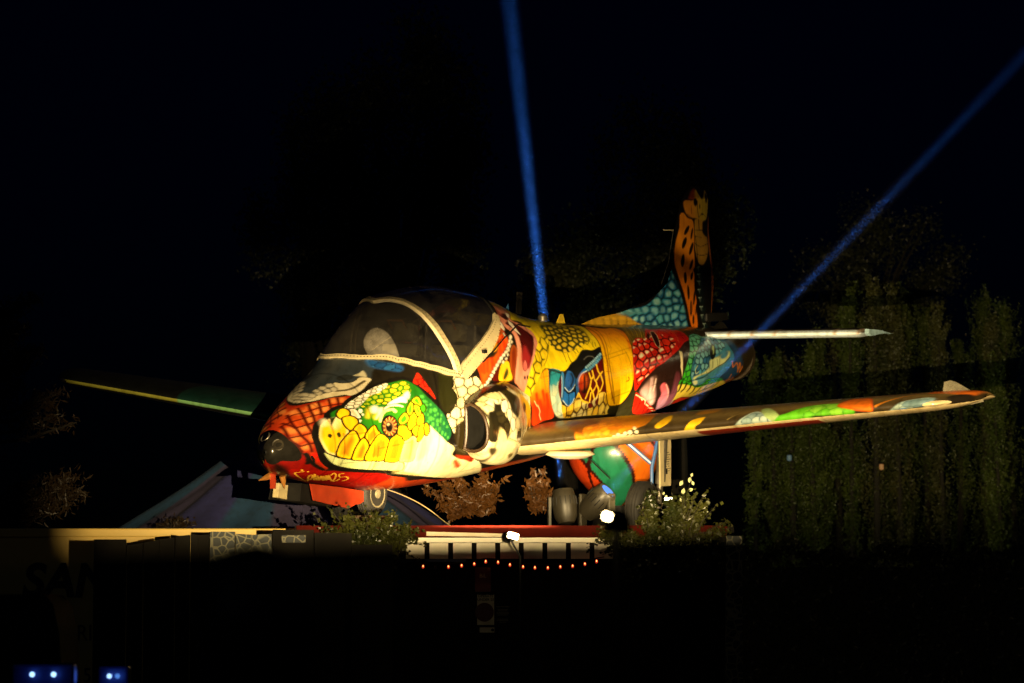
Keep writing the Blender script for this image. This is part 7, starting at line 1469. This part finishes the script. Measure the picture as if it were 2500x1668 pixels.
led(104, 1647, 15.0, [(-.052, (.35, .62, 1.0), 2.2), (.052, (.35, .62, 1.0), 2.2)], 'wide dark lamp case with two blue-white diodes', .30)
led(276, 1651, 15.5, [(-.02, (.35, .6, 1.0), 1.8), (.021, (.1, .3, .9), .7)], 'narrow dark lamp case with two close-set blue diodes', .15)
YC = 17.0; cx = Xat(62, YC); cv = MB(); top_ = Zat(1452, YC); cv.add([(sx*wd, sy*.35, z) for z, wd in ((0, .325), (top_*.6, .29), (top_*.88, .255), (top_*.97, .22), (top_, .17)) for sx, sy in ((-1, -1), (1, -1), (1, 1), (-1, 1))], [(i*4+k, i*4+(k+1) % 4, i*4+4+(k+1) % 4, i*4+4+k) for i in range(4) for k in range(4)]+[(16, 17, 18, 19)])
co = cv.build('covered_speaker', plain('black_cover_cloth', (12, 12, 12), .9, var=.4), None, True); co.location = (cx, YC, 0); tag(co, 'tall black cloth-covered speaker stack in front of the trailer lettering', 'speaker')

# ------------------------------------------------------------------ spectator close to the camera, back turned
def person(px, topv, Y, label):
    top = at(px, topv, Y); H = top.z; s = H/1.80; V_ = []; E_ = []; Rr = []
    def v(x, y, z, r, parent=None):
        V_.append((x*s, y*s, z*s)); Rr.append(r*s); i = len(V_)-1
        if parent is not None: E_.append((parent, i))
        return i
    pel = v(0, 0, .95, .15); ab = v(0, .01, 1.12, .145, pel); ch = v(0, .01, 1.32, .16, ab); up_ = v(0, 0, 1.45, .11, ch); nk = v(0, .01, 1.53, .058, up_); jw = v(0, .03, 1.60, .078, nk); hd1 = v(0, .02, 1.68, .098, jw); hd2 = v(0, .01, 1.735, .075, hd1)
    for sx in (-1, 1):
        sh = v(sx*.17, 0, 1.42, .075, up_); el = v(sx*.25, .02, 1.13, .05, sh); wr = v(sx*.22, .16, .95, .036, el); v(sx*.20, .22, .93, .04, wr)
        hp_ = v(sx*.09, 0, .88, .10, pel); kn = v(sx*.10, .02, .50, .065, hp_); an = v(sx*.10, 0, .09, .045, kn); v(sx*.11, .14, .04, .042, an)
    me = bpy.data.meshes.new('tmp'); me.from_pydata(V_, E_, []); o = bpy.data.objects.new('tmp', me); col.objects.link(o)
    o.modifiers.new('skin', 'SKIN'); o.modifiers.new('sub', 'SUBSURF').levels = 2
    for i, sv_ in enumerate(me.skin_vertices[0].data): sv_.radius = (Rr[i], Rr[i]); sv_.use_root = (i == 0)
    bpy.context.view_layer.update(); m2 = bpy.data.meshes.new_from_object(o.evaluated_get(bpy.context.evaluated_depsgraph_get())); bpy.data.objects.remove(o)
    b = link('person', m2, plain('dark_jacket_cloth', (20, 19, 20), .85, var=.4)); m2.polygons.foreach_set('use_smooth', np.full(len(m2.polygons), True)); b.location = (top.x, Y, 0); tag(b, label, 'person')
    hr = MB(); bmh = bmesh.new(); bmesh.ops.create_uvsphere(bmh, u_segments=24, v_segments=14, radius=1.0)
    for q in bmh.verts: q.co = Vector((q.co.x*.088, q.co.y*.108+.0, q.co.z*.105))*s+Vector((0, .012, 1.705))*s; q.co += Vector((math.sin(q.co.z*90+q.co.x*70), math.cos(q.co.x*80), math.sin(q.co.y*77)))*.003
    mh = bpy.data.meshes.new('hair'); bmh.to_mesh(mh); bmh.free(); mh.polygons.foreach_set('use_smooth', np.full(len(mh.polygons), True)); link('hair', mh, plain('dark_hair', (22, 16, 12), .6, var=.4, scale=40), b)
    return b
person(620, 1352, 4.6, 'dark blurred spectator seen from behind, close to the camera')
